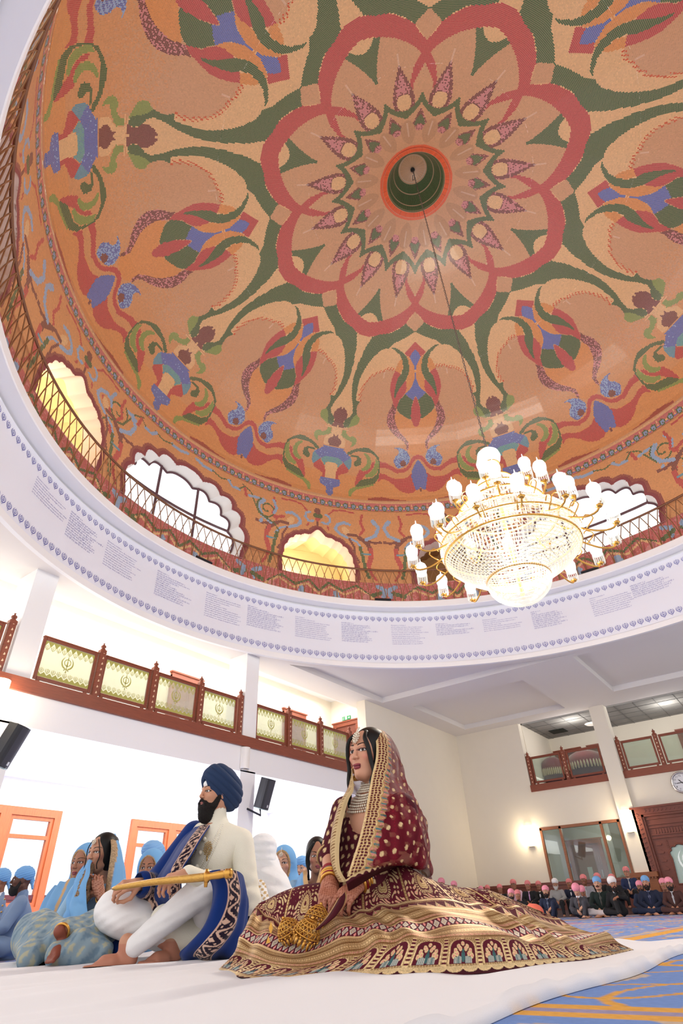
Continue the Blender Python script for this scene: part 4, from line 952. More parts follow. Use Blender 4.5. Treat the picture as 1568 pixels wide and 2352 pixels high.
# aisle windows (oak frames, two lights above a transom)
def aisle_window(n, x0, x1, leaves, z0, z1):
    root = empty('window_%d' % n, ((x0 + x1) / 2, 13.3, z0)); root['kind'] = 'structure'
    b = MB(); f = .15; y0, y1 = 13.22, 13.36
    b.box(x0, y0, z0, x0 + f, y1, z1); b.box(x1 - f, y0, z0, x1, y1, z1); b.box(x0 + f, y0, z1 - f, x1 - f, y1, z1); b.box(x0 + f, y0, z0, x1 - f, y1, z0 + f)
    w = (x1 - x0 - 2 * f) / leaves
    for k in range(1, leaves): xx = x0 + f + w * k; b.box(xx - .11, y0, z0 + f, xx + .11, y1, z1 - f)
    b.build('window_frame', M_WOODO, root)
    for k in range(leaves):
        a = x0 + f + w * k + (.11 if k else 0); c = x0 + f + w * (k + 1) - (.11 if k < leaves - 1 else 0); s = .07
        b = MB(); b.box(a, 13.25, z0 + f, a + s, 13.33, z1 - f); b.box(c - s, 13.25, z0 + f, c, 13.33, z1 - f)
        for zz in (z0 + f, z1 - f - s, z0 + (z1 - z0) * .70): b.box(a + s, 13.25, zz, c - s, 13.33, zz + s)
        b.build('window_sash', M_WOODO, root)
        b = MB(); b.box(a + s, 13.285, z0 + f + s, c - s, 13.293, z1 - f - s); b.build('window_pane', M_PANE, root)
aisle_window(1, 5.2, 7.62, 2, .45, 2.33); aisle_window(2, 9.45, 11.9, 2, .45, 2.33)
dl = empty('ceiling_downlight', (10.4, 11.7, 2.868)); tag(dl, 'round recessed downlight in the bright soffit behind the groom', 'ceiling light')
b = MB(); b.lathe([(.0, -.006), (.16, -.006)], (0, 0, 0), 20); mesh_obj('lens', b.V, b.F, mat('downlight lens', (250, 250, 245), .5, emit=(255, 250, 240), estr=3), dl)
b = MB(); b.lathe([(.16, -.008), (.2, -.008), (.2, .0)], (0, 0, 0), 20); mesh_obj('bezel', b.V, b.F, M_GREY, dl)
# ------------------------------------------------------------------ end wall: lobby glazing, carved doorway, clock
gl = empty('lobby_glazing', (EX, 6, .84)); gl['kind'] = 'structure'
b = MB()
for y in (4.80, 5.33, 6.58, 7.20): b.box(EX - .03, y - .035, .84, EX + .07, y + .035, 2.3)
b.box(EX - .03, 4.77, 2.24, EX + .07, 7.23, 2.32); b.build('window_frame', wood('lobby frame wood', (150, 92, 58)), gl)
for y0_, y1_ in ((4.83, 5.3), (5.36, 6.55), (6.61, 7.17)):
    b = MB(); b.box(EX + .015, y0_, .84, EX + .023, y1_, 2.26); b.build('window_pane', M_CLEAR, gl)
lamp('upper_room_light', 'POINT', (EX + 1.2, 2.6, 5.2), 40, (1, .96, .9), .3)
door(4, (EX + 2.6, 6.72, 0), (0, -1, 0), 1.05, 2.02, 0)
b = MB(); b.box(EX + 2.57, 7.26, 1.32, EX + 2.6, 7.36, 1.44); tag(b.build('door_notice', mat('blue notice', (70, 80, 190), .6)), 'small blue and white notice on the lobby door frame', 'notice')
# benches and dado
b = MB(); b.box(EX - .08, 4.77, 0, EX, LY, .78); b.box(EX - .12, 4.77, .78, EX, LY, .86)
for k in range(16): b.box(EX - .1, 4.85 + k * .3, .1, EX - .08, 5.05 + k * .3, .68)
struct(b.build('trim_4', M_WOODD))
b = MB(); b.box(EX - .26, 4.15, .0, EX, 4.78, .82); b.box(EX - .32, 4.1, .82, EX, 4.84, .94)
for k in range(8): b.box(EX - .30, 4.15 + k * .08, .78, EX - .26, 4.19 + k * .08, .82)
struct(b.build('trim_5', wood('honey carved wood', (150, 88, 48))))
# carved doorway with a cusped etched pane
dr = empty('door_5', (EX, 3.1, 0)); dr['kind'] = 'structure'
O_ = np.array([EX, 4.32, 0.0]); U_ = np.array([0, -1.0, 0]); Zv = np.array([0, 0, 1.0]); N_ = np.array([-1.0, 0, 0])
Wd = 3.0; Hd = 2.5
b = MB()
for u0, u1, z0_, z1_, d in ((0, .22, 0, Hd, .16), (Wd - .22, Wd, 0, Hd, .16), (.22, Wd - .22, Hd - .16, Hd, .16), (-.04, Wd + .04, Hd - .01, Hd + .04, .2), (.22, .28, 0, Hd - .16, .12), (.22, Wd - .22, Hd - .22, Hd - .16, .12)):
    b.ext([(u0, z0_), (u1, z0_), (u1, z1_), (u0, z1_)], O_, U_, Zv, N_, -.02, d)
for k in range(20): b.ext([(.05, .2 + k * .112), (.11, .17 + k * .112), (.17, .2 + k * .112), (.11, .25 + k * .112)], O_, U_, Zv, N_, .16, .175)
for k in range(24): b.ext([(.3 + k * .112, Hd - .08), (.35 + k * .112, Hd - .12), (.4 + k * .112, Hd - .08), (.35 + k * .112, Hd - .03)], O_, U_, Zv, N_, .16, .175)
b.build('door_frame', M_WOODD, dr)
ac, az0, az1, aw = 1.05, .62, 1.52, .42
arch = foil(aw, .36, 6, .09, 0, 97) + [ac, 1.2]
hole = [tuple(p) for p in arch] + [(ac - aw, az0), (ac + aw, az0)]
outer = [(.28, 0), (Wd / 2 + .3, 0), (Wd / 2 + .3, Hd - .22), (.28, Hd - .22)]
pts = [Vector((x, y, 0)) for x, y in outer + hole]
tr = tessellate_polygon([[Vector((x, y, 0)) for x, y in outer], [Vector((x, y, 0)) for x, y in hole]])
put('door_leaf', [O_ + U_ * p.x + Zv * p.y + N_ * .05 for p in pts], [list(t) for t in tr], M_WOODD, dr)
b = MB()
for z in (1.72, 1.80, 1.98, 2.06, 2.2): b.ext([(.32, z), (1.78, z), (1.78, z + .03), (.32, z + .03)], O_, U_, Zv, N_, .05, .085)
for k in range(18): b.ext([(.42 + k * .075, 1.85), (.45 + k * .075, 1.83), (.48 + k * .075, 1.85), (.48 + k * .075, 1.95), (.42 + k * .075, 1.95)], O_, U_, Zv, N_, .05, .075)
for z in (.55, .75, .95, 1.15, 1.35, 1.55): b.ext([(.38, z), (.5, z), (.53, z + .04), (.44, z + .10), (.35, z + .04)], O_, U_, Zv, N_, .05, .075)
rim = np.array(hole); b.tube([O_ + U_ * x + Zv * y + N_ * .06 for x, y in hole], .022, 6, closed=True)
for u, s in ((.66, 1), (1.44, -1)):
    for j in range(5): b.ext([(u - .03, 1.5 + j * .035), (u + .03, 1.5 + j * .035), (u + .012 * s, 1.53 + j * .035)], O_, U_, Zv, N_, .05, .07)
b.ext([(.3, .3), (1.8, .3), (1.8, .36), (.3, .36)], O_, U_, Zv, N_, .05, .09); b.ext([(.36, .06), (1.7, .06), (1.7, .26), (.36, .26)], O_, U_, Zv, N_, .05, .075)
b.build('carving', M_WOODD, dr)
b = MB(); b.ext(hole, O_, U_, Zv, N_, .01, .02); b.build('door_glass', mat('pale green etched glass', (188, 212, 202), .12), dr)
V = []; F = []
pv, pf = KV, KF
put('door_emblem', [O_ + U_ * (ac + p[0] * .56) + Zv * (1.12 + p[1] * .62) + N_ * .024 for p in pv], pf, mat('silver emblem', (226, 234, 232), .25, .5), dr)
b = MB()
for u in (-.26, 0, .26): b.tube([O_ + U_ * (ac + u) + Zv * .64 + N_ * .022, O_ + U_ * (ac + u) + Zv * (1.45 - abs(u) * .4) + N_ * .022], .006, 4)
for z in (.72, 1.15): b.tube([O_ + U_ * (ac - .4) + Zv * z + N_ * .022, O_ + U_ * (ac + .4) + Zv * z + N_ * .022], .005, 4)
b.build('leading', mat('glass leading', (225, 238, 232), .3), dr)
# wall clock
ck = empty('wall_clock', (EX, 2.76, 3.04)); tag(ck, 'round white wall clock with a silver rim above the carved doorway', 'clock')
def disc(r, x0, x1, n=40): 
    b = MB(); t = np.linspace(0, 2 * math.pi, n, endpoint=False)
    return b.ext([(r * math.cos(a), r * math.sin(a)) for a in t], (EX, 2.76, 3.04), (0, -1, 0), (0, 0, 1), (-1, 0, 0), x0, x1)
disc(.245, 0, .03).build('dial', mat('clock dial', (232, 232, 236), .5), ck)
b = MB(); t = np.linspace(0, 2 * math.pi, 40, endpoint=False); b.tube([(EX - .03, 2.76 - .26 * math.cos(a), 3.04 + .26 * math.sin(a)) for a in t], .03, 8, closed=True); b.build('rim', mat('polished rim', (205, 200, 198), .2, .9), ck, smooth=True)
M_NUM = mat('clock black', (50, 48, 52), .6)
V = []; F = []
for h in range(1, 13):
    tv, tf = text_mesh(str(h), .075, 1); tv = tv - [tv[:, 0].mean(), tv[:, 1].mean(), 0]; a = math.radians(90 - 30 * h); n = len(V)
    V += [(EX - .032, 2.76 - (.185 * math.cos(a) + p[0]), 3.04 + .185 * math.sin(a) + p[1]) for p in tv]; F += [[n + i for i in f] for f in tf]
put('numerals', V, F, M_NUM, ck)
def hand_poly(ang, L, w): 
    a = math.radians(90 - ang); d = np.array([math.cos(a), math.sin(a)]); e = np.array([-d[1], d[0]])
    return [tuple(-d * .05 + e * w), tuple(d * L * .6 + e * w * 1.3), tuple(d * L), tuple(d * L * .6 - e * w * 1.3), tuple(-d * .05 - e * w)]
for nm, ang, L, w in (('hour_hand', 322, .13, .009), ('minute_hand', 266, .19, .007)):
    b = MB(); b.ext(hand_poly(ang, L, w), (EX - .034, 2.76, 3.04), (0, -1, 0), (0, 0, 1), (-1, 0, 0), 0, .004); b.build(nm, M_NUM, ck)
# canopy reflections in the glass, added as solids; doors and vent of the end gallery
M_VELV = mat('red velvet', (120, 30, 44), .9, sheen=.6); M_FRINGE = mat('cream and gold fringe', (206, 190, 160), .6)
for (y, z, r, h, label) in ((7.0 - .12, 4.1, .42, .78, 'solid stand-in for the reflection of a small dome shaped red velvet canopy with cream fringe at the left of the end gallery'), (5.70, 4.12, .66, .62, 'solid stand-in for the reflection of a wide dome shaped red velvet canopy with lace fringe in the end gallery')):
    root = empty('canopy_reflection', (EX + 1.7, y, 3.36)); tag(root, label, 'canopy', 'red velvet canopy reflections')
    zz = z - 3.36
    b = MB(); b.lathe([(r, zz), (r * 1.0, zz + .18), (r * .93, zz + .30), (r * .75, zz + .43), (r * .45, zz + .52), (.02, zz + .56)], (0, 0, 0), 28); mesh_obj('cover', b.V, b.F, M_VELV, root, smooth=True)
    b = MB()
    for k in range(40):
        a = 2 * math.pi * k / 40; cx, cy_ = (r + .012) * math.cos(a), (r + .012) * math.sin(a)
        b.lathe([(.002, zz + .17), (.03, zz + .10), (.035, zz - .02 - .05 * (k % 2)), (.008, zz - .09)], (cx, cy_, 0), 6)
    mesh_obj('fringe', b.V, b.F, M_FRINGE, root, smooth=True)
    b = MB(); b.tube([(0, 0, 0), (0, 0, zz + .6)], .025, 8); b.lathe([(.26, 0), (.24, .03), (.03, .06)], (0, 0, 0), 16); mesh_obj('stand', b.V, b.F, M_BRASS, root)
    b = MB(); b.lathe([(r * .98, zz + .05), (r * .8, zz - .3), (r * .55, zz - .55), (.05, zz - .62)], (0, 0, 0), 24); mesh_obj('drape', b.V, b.F, mat('dark plum drape', (74, 44, 52), .8), root, smooth=True)
for n, y in ((6, 6.6), (7, 5.35), (8, 2.3)): door(n, (EX + 3.0, y, 3.36), (0, -1, 0), .85, 1.62, 0)
b = MB(); b.box(EX + 1.75, 6.2, CH - .03, EX + 2.3, 6.75, CH - .012); tag(b.build('air_vent', mat('black vent', (20, 30, 26), .7)), 'black square air vent in the ceiling of the end gallery', 'vent')
b = MB(); b.lathe([(.0, -.05), (.2, -.04), (.26, 0)], (EX + 1.9, 5.2, CH - .012), 20); tag(b.build('ceiling_light', mat('opal dome', (235, 232, 225), .5, emit=(255, 245, 230), estr=.5)), 'round opal ceiling light in the end gallery', 'ceiling light')
lamp('upper_room_light', 'POINT', (EX + .9, 5.6, 5.2), 40, (1, .96, .9), .3)
lamp('lobby_light', 'POINT', (EX + 1.5, 5.9, 2.5), 30, (1, .96, .9), .2)
# ------------------------------------------------------------------ chandelier
CA = DC + .13 * RT[:2]
chd = empty('chandelier', (CA[0], CA[1], 6.35)); tag(chd, 'huge lit crystal chandelier hanging on a long chain from the dome', 'chandelier')
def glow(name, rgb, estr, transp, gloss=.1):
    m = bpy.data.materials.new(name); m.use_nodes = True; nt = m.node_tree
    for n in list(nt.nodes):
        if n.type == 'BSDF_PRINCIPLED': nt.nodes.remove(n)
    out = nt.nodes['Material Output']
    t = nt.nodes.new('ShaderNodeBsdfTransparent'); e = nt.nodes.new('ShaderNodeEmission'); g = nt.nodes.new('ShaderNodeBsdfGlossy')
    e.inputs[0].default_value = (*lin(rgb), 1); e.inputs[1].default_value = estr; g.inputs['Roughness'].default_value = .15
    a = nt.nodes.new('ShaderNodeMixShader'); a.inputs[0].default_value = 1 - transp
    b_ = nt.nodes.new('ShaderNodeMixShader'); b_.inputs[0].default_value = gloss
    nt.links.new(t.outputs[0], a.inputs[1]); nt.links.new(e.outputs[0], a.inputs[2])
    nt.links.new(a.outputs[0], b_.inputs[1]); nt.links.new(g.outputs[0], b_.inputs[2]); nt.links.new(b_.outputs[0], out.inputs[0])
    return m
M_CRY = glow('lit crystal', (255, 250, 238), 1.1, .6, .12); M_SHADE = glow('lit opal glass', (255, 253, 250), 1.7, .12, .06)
M_GOLD = mat('polished gold', (222, 170, 84), .28, .85)
M_CHAIN = mat('grey steel chain', (150, 148, 146), .4, .8)
hook = np.array([DC[0], DC[1], 16.29]); top = np.array([CA[0], CA[1], 6.36])
b = MB(); nl = 150
for k in range(nl):
    p = hook + (top - hook) * (k + .5) / nl; t = np.linspace(0, 2 * math.pi, 9)[:-1]
    A = RT if k % 2 else HD
    b.tube([p + A * .016 * math.cos(a) + np.array([0, 0, .042 * math.sin(a)]) for a in t], .0055, 4, closed=True)
b.build('chain', M_CHAIN, chd)
b = MB(); b.lathe([(.02, 0), (.05, -.02), (.06, -.06), (.02, -.1)], (DC[0], DC[1], 16.30), 10); b.tube(hook + np.array([[.05, 0, -.05], [.13, .03, -.25], [.06, .08, -.42], [.0, .03, -.3]]), .008, 5); b.build('ceiling_hook', mat('black iron', (40, 40, 44), .5), chd)
c3 = (CA[0], CA[1], 0)
b = MB(); b.lathe([(.0, 6.37), (.03, 6.34), (.10, 6.31), (.17, 6.24), (.19, 6.16), (.17, 6.08), (.12, 6.02), (.12, 5.98)], c3, 20); b.build('crown_ball', M_SHADE, chd, smooth=True)
def strands(rows, n, r, phase=0.0):
    """n bead strings following the profile rows (radius, height)"""
    b = MB()
    P = crom(np.array(rows, float), max(4, int(6 * len(rows))))
    for k in range(n):
        a = 2 * math.pi * (k + phase) / n
        b.tube([(CA[0] + q_[0] * math.cos(a), CA[1] + q_[0] * math.sin(a), q_[1]) for q_ in P], r, 4, cap=False)
    return b
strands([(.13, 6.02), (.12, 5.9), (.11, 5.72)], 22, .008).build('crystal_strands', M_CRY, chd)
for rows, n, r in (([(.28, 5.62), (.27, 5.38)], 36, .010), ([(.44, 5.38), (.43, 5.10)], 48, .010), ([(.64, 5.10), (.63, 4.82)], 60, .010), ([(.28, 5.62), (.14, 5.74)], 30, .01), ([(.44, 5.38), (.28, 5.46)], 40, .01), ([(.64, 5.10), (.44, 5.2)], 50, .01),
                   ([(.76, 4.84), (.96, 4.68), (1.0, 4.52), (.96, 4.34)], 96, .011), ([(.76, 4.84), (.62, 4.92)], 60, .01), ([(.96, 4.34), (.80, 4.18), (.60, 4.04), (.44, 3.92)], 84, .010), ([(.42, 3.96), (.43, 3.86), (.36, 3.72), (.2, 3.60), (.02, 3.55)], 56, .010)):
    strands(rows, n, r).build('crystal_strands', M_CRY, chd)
b = MB()
for r, z, w in ((.28, 5.63, .016), (.44, 5.39, .016), (.64, 5.11, .018), (.76, 4.85, .018), (1.0, 4.52, .014), (.96, 4.35, .018), (.43, 3.93, .02), (.13, 6.0, .015), (.1, 5.72, .012)):
    t = np.linspace(0, 2 * math.pi, 48, endpoint=False); b.tube(np.stack([CA[0] + r * np.cos(t), CA[1] + r * np.sin(t), np.full(48, z)], 1), w, 5, closed=True)
b.build('gold_ring', M_GOLD, chd, smooth=True)
b = MB(); tb = np.linspace(0, 2 * math.pi, 64, endpoint=False)
for k in range(12):
    f = k / 12
    for r, z in ((np.interp(f, [0, .4, .7, 1], [.74, .97, 1.0, .96]), np.interp(f, [0, .4, .7, 1], [4.83, 4.67, 4.52, 4.36])), (np.interp(f, [0, .35, .7, 1], [.95, .79, .6, .44]), np.interp(f, [0, .35, .7, 1], [4.32, 4.18, 4.04, 3.94]))):
        b.tube(np.stack([CA[0] + r * np.cos(tb), CA[1] + r * np.sin(tb), np.full(64, z)], 1), .009, 4, closed=True)
for k in range(7):
    r = .42 * math.cos(k / 7 * 1.5); z = 3.90 - .32 * math.sin(k / 7 * 1.5); b.tube(np.stack([CA[0] + r * np.cos(tb[::2]), CA[1] + r * np.sin(tb[::2]), np.full(32, z)], 1), .012, 4, closed=True)
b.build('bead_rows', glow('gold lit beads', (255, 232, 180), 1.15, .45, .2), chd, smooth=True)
b = MB(); b.tube([(CA[0], CA[1], 6.0), (CA[0], CA[1], 3.62)], .03, 8); b.build('stem', M_GOLD, chd)
def shade_mesh(root, s=1.0):
    b = MB(); b.lathe([(.0, .30), (.006, .28), (.010, .235), (.035, .215), (.075, .18), (.092, .13), (.088, .08), (.075, .03), (.078, 0)], (0, 0, 0), 16); o = mesh_obj('lamp_shade', b.V, b.F, M_SHADE, root, smooth=True)
    b = MB()
    for k in range(16):
        a = 2 * math.pi * k / 16; b.tube([(.076 * math.cos(a), .076 * math.sin(a), .0), (.072 * math.cos(a), .072 * math.sin(a), -.15)], .006, 4, cap=False)
    mesh_obj('lamp_crystals', b.V, b.F, M_CRY, o)
    return o
proto = None
for ring, (n, r0, r1, z0, z1, ph) in enumerate(((16, .95, 1.42, 4.42, 4.46, .2), (10, .66, 1.02, 4.90, 5.02, .5), (6, .34, .62, 5.34, 5.46, .1))):
    arm0 = None
    for k in range(n):
        a = 2 * math.pi * (k + ph) / n; dirv = np.array([math.cos(a), math.sin(a), 0])
        if arm0 is None:
            b = MB(); P = crom(np.array([(r0, 0, z0), ((r0 + r1) / 2, 0, z0 - .14), (r1 - .05, 0, z0 - .16), (r1 + .04, 0, z0 - .04), (r1, 0, z1 - .17 + .02)]), 16)
            b.tube(P, .013, 6); P2 = crom(np.array([(r0 + .1, 0, z0 - .05), (r0 + .22, 0, z0 + .08), (r0 + .14, 0, z0 + .16), (r0 + .08, 0, z0 + .1)]), 10); b.tube(P2, .009, 5)
            b.lathe([(.0, -.17), (.03, -.165), (.05, -.14), (.02, -.12), (.0, -.1)], (r1, 0, z1), 10)
            arm = mesh_obj('lamp_arm', b.V, b.F, M_GOLD, chd, smooth=True); arm0 = arm
        else:
            arm = arm0.copy(); COL.objects.link(arm); arm.parent = chd
        arm.rotation_euler = (0, 0, a); arm.location = (0, 0, -6.35)
        if proto is None: proto = s_ = shade_mesh(chd)
        else:
            s_ = proto.copy(); COL.objects.link(s_); s_.parent = chd
            for ch in proto.children: c_ = ch.copy(); COL.objects.link(c_); c_.parent = s_
        s_.location = (r1 * math.cos(a), r1 * math.sin(a), z1 - 6.35)
for z, e in ((4.75, 800), (4.2, 420), (5.5, 620)):
    lamp('chandelier_bulbs', 'POINT', (CA[0], CA[1], z), e, (1, .93, .82), .35)
# ------------------------------------------------------------------ people: shared anatomy
M_SKIN = cmat('skin', .5, spec=.35, sub=.0)
M_HAIR = mat('black hair', (16, 12, 11), .5, spec=.3, noise=(60, .4)); M_BEARD = mat('dark beard', (30, 22, 20), .75, bump=(320, .8), noise=(90, .5))
M_GREYB = mat('white beard', (200, 198, 194), .8, bump=(120, .6))
def head_prims(f=0.0):
    """f 1 for a woman's softer skull; x forward, y left, z up, origin between the ears at eye level"""
    k = .016
    P = [('e', (-.012, 0, .032), (.096, .077 - .002 * f, .094), None, k), ('e', (.032, 0, -.035), (.058, .060 - .005 * f, .084 + .002 * f), None, .03),
         ('e', (.072, 0, -.096), (.019, .020 - .006 * f, .015), None, .022), ('c', (-.01, .052, -.055), (.05, .03 - .010 * f, -.098), .022 - .005 * f, .016 - .003 * f, .025), ('c', (-.01, -.052, -.055), (.05, -.03 + .010 * f, -.098), .022 - .005 * f, .016 - .003 * f, .025),
         ('e', (.062, .040, -.022), (.022, .020, .018), None, .02), ('e', (.062, -.040, -.022), (.022, .020, .018), None, .02),
         ('c', (.080, .034, .026), (.088, .008, .020), .010, .010, .014), ('c', (.080, -.034, .026), (.088, -.008, .020), .010, .010, .014),
         ('-e', (.104, .032, .003), (.020, .017, .011), None, .012), ('-e', (.104, -.032, .003), (.020, .017, .011), None, .012),
         ('c', (.090, 0, .014), (.108 - .004 * f, 0, -.026), .0075, .0105, .010), ('e', (.098, .0115, -.031), (.010, .0075, .0065), None, .006), ('e', (.098, -.0115, -.031), (.010, .0075, .0065), None, .006),
         ('e', (.0745, .032, .003), (.0145, .0145, .0135), None, .002), ('e', (.0745, -.032, .003), (.0145, .0145, .0135), None, .002),
         ('c', (.0775, .044, .008), (.084, .022, .011), .0045, .0045, .004), ('c', (.0775, -.044, .008), (.084, -.022, .011), .0045, .0045, .004),
         ('e', (.0905, 0, -.0605), (.0095, .0225, .0058), None, .005), ('e', (.0885, 0, -.0715), (.0095, .019, .0066), None, .005),
         ('-e', (.1015, 0, -.0662), (.0085, .020, .0012), None, .002),
         ('e', (-.004, .076, -.006), (.020, .008, .031), rotm(0, -.2), .006), ('e', (-.004, -.076, -.006), (.020, .008, .031), rotm(0, -.2), .006),
         ('c', (-.028, 0, -.06), (-.04, 0, -.19), .055 - .008 * f, .058 - .008 * f, .025)]
    return P
def face_colours(q, skin, lip, brow, iris=(60, 38, 26), gaze=(0, 0), shadow=None, blush=None):
    c = np.tile(lin(skin), (len(q), 1)); x, y, z = q.T; ay = np.abs(y)
    d = (((x - .0905) / .0125) ** 2 + (y / .0245) ** 2 + ((z + .0612) / .0072) ** 2 < 1) | (((x - .0885) / .0125) ** 2 + (y / .021) ** 2 + ((z + .0718) / .0080) ** 2 < 1)
    c[d & (x > .08)] = lin(lip)
    c[(np.abs(z + .0664) < .0017) & (ay < .020) & (x > .082)] = lin(lip) * .35
    if blush is not None:
        w = np.exp(-(((ay - .05) / .018) ** 2 + ((z + .028) / .016) ** 2))[:, None] * (x > .02)[:, None] * .55; c = c * (1 - w) + lin(blush) * w
    b = .0265 + .006 * np.sin(np.clip((ay - .010) / .042, 0, 1) * math.pi * .8); t = .0042 * (1.15 - .75 * np.clip((ay - .012) / .04, 0, 1))
    c[(np.abs(z - b) < t) & (ay > .011) & (ay < .053) & (x > .045)] = lin(brow)
    e = ((ay - .0325) / .0165) ** 2 + ((z - .0025) / .0064) ** 2; front = x > .066
    if shadow is not None:
        w = (e < 2.6) & front & (z > .0); c[w] = lin(shadow)
    ln = (e < 1.75) & front & (z > .0028); c[ln] = lin((26, 18, 16))
    ln = (e < 1.12) & front; c[ln] = lin((70, 42, 36))
    wh = (e < .74) & front; c[wh] = lin((236, 230, 226))
    gy = np.where(y > 0, .0325, -.0325) + gaze[0]
    ir = (y - gy) ** 2 + (z - .0030 - gaze[1]) ** 2; c[wh & (ir < .0072 ** 2)] = lin(iris); c[wh & (ir < .0034 ** 2)] = (.004, .003, .003)
    return c
def hand_prims(curl=.5, spread=.0, thumb=.5, s=1.0, mirror=False):
    """wrist at the origin, fingers along +x, back of the hand +z, thumb on +y"""
    P = [('c', (-.03, 0, 0), (.02, 0, 0), .026, .028, .01)]
    L = [(.030, .078, (.043, .026, .020)), (.010, .086, (.047, .030, .021)), (-.011, .082, (.043, .028, .020)), (-.030, .074, (.034, .021, .018))]
    for i, (y, x, seg) in enumerate(L):
        P.append(('c', (.01, y * .7, 0), (x, y, 0), .0135, .0115, .012))
        a = spread * (1.5 - i) * .12; p = np.array([x, y, 0.0]); cu = (curl[i] if hasattr(curl, '__len__') else curl); ang = cu * .55
        for j, l in enumerate(seg):
            d = np.array([math.cos(ang) * math.cos(a), math.sin(a), -math.sin(ang)]); q = p + d * l
            r0 = (.0092, .0084, .0076)[j]; P.append(('c', p, q, r0, r0 - .0008, .004)); p = q; ang += cu * (.95 if j == 0 else .7)
    b = np.array([.018, .026, -.008]); m = b + np.array([.034, .024, -.012 - .018 * thumb]); t = m + np.array([.030, .004 - .012 * thumb, -.008 - .012 * thumb]); u = t + np.array([.022, -.006 - .012 * thumb, -.004 - .004 * thumb])
    P += [('c', b, m, .0145, .0115, .01), ('c', m, t, .0108, .0098, .004), ('c', t, u, .0096, .0078, .004)]
    if mirror: P = [(p[0], np.asarray(p[1], float) * [1, -1, 1], np.asarray(p[2], float) * [1, -1, 1], *p[3:]) for p in P]
    return xf(P, np.eye(3), np.zeros(3), s)
def frame(x, z):
    """rotation whose x axis is x and whose z axis is as near to z as it can be"""
    x = np.asarray(x, float); x = x / np.linalg.norm(x); z = np.asarray(z, float); z = z - x * (z @ x); z /= np.linalg.norm(z)
    return np.stack([x, np.cross(z, x), z], 1)
def foot_prims(s=1.0, mirror=False):
    """ankle at the origin, toes along +x, sole on -z"""
    P = [('c', (-.03, 0, -.035), (.0, 0, .03), .034, .036, .02), ('c', (-.02, 0, -.045), (.09, 0, -.045), .032, .030, .02), ('c', (.06, .012, -.05), (.125, .018, -.058), .028, .020, .02), ('c', (.05, -.02, -.055), (.11, -.03, -.060), .024, .016, .02)]
    for i, (y, l) in enumerate(((.026, .178), (.008, .176), (-.007, .168), (-.021, .158), (-.034, .146))):
        P.append(('c', (.115, y * .9, -.060), (l, y, -.064), .0125 if i == 0 else .0095, .012 if i == 0 else .0085, .006))
    if mirror: P = [(p[0], np.asarray(p[1], float) * [1, -1, 1], np.asarray(p[2], float) * [1, -1, 1], *p[3:]) for p in P]
    return xf(P, np.eye(3), np.zeros(3), s)
def join(parts):
    V = []; F = []; C = []; n = 0
    for v, f, c in parts: V.append(v); F.append(f + n); C.append(c); n += len(v)
    return np.vstack(V), np.vstack(F), np.vstack(C)
def cloth_obj(name, prims, h, material, parent, fold=None, colf=None):
    V, F = sdf_mesh(prims, h)
    if fold is not None: V = V + fold(V)
    kw = {}
    if colf is not None: kw['col'] = colf(V)
    return mesh_obj(name, V, F, material, parent, smooth=True, **kw)
def relax(V, F, n=2):
    e = np.vstack([F[:, [0, 1]], F[:, [1, 2]], F[:, [2, 3]], F[:, [3, 0]]]); e = np.vstack([e, e[:, ::-1]])
    cnt = np.bincount(e[:, 0], minlength=len(V))[:, None] + 1e-9
    for _ in range(n):
        A = np.stack([np.bincount(e[:, 0], weights=V[e[:, 1], k], minlength=len(V)) for k in range(3)], 1) / cnt
        V = V + .5 * (A - V)
    return V
HEAD_CACHE = {}
def head_mesh(f, h):
    if (f, h) not in HEAD_CACHE:
        V, F = sdf_mesh(head_prims(f), h); HEAD_CACHE[(f, h)] = (relax(V, F, 1), F)
    return HEAD_CACHE[(f, h)]
def sheet(rows, nu, nv, thick, name, material, parent=None, col=None, fold=None, colf=None):
    """cloth through rows of (pixel x, pixel y, distance) control points"""
    R = [crom(np.array([at(*p) for p in r]), nu) for r in rows]
    G = np.stack([crom(np.stack([r[j] for r in R]), nv) for j in range(nu)], 1)       # nv x nu x 3
    if fold is not None:
        du = np.gradient(G, axis=1); dv = np.gradient(G, axis=0); N = np.cross(du, dv); N /= np.linalg.norm(N, axis=-1, keepdims=True) + 1e-9
        U, W = np.meshgrid(np.linspace(0, 1, nu), np.linspace(0, 1, nv)); G = G + N * fold(U, W)[..., None]
    V = G.reshape(-1, 3); F = grid_faces(nv, nu); kw = {}
    if colf is not None:
        U, W = np.meshgrid(np.linspace(0, 1, nu), np.linspace(0, 1, nv)); ln = np.linalg.norm(np.diff(G, axis=1), axis=-1); S = np.concatenate([np.zeros((nv, 1)), np.cumsum(ln, 1)], 1)
        L = np.linalg.norm(np.diff(G, axis=0), axis=-1).mean(1); L = np.r_[0, np.cumsum(L)][:, None] + 0 * S
        kw['col'] = colf(U.ravel(), W.ravel(), S.ravel(), L.ravel())
    o = put(name, V, F, material, parent, smooth=True, **kw)
    if thick:
        m = o.modifiers.new('thickness', 'SOLIDIFY'); m.thickness = thick; m.offset = 0
    return o
def crom_idx(P, t):
    """Catmull-Rom through P (k x n x d) evaluated at fractional indices t"""
    k = len(P); Q = np.concatenate([(2 * P[0] - P[1])[None], P, (2 * P[-1] - P[-2])[None]]); i = np.clip(t.astype(int), 0, k - 2); f = (t - i)[:, None, None]
    a, b, c, d = Q[i], Q[i + 1], Q[i + 2], Q[i + 3]
    return .5 * (2 * b + (c - a) * f + (2 * a - 5 * b + 4 * c - d) * f * f + (3 * b - a - 3 * c + d) * f ** 3)
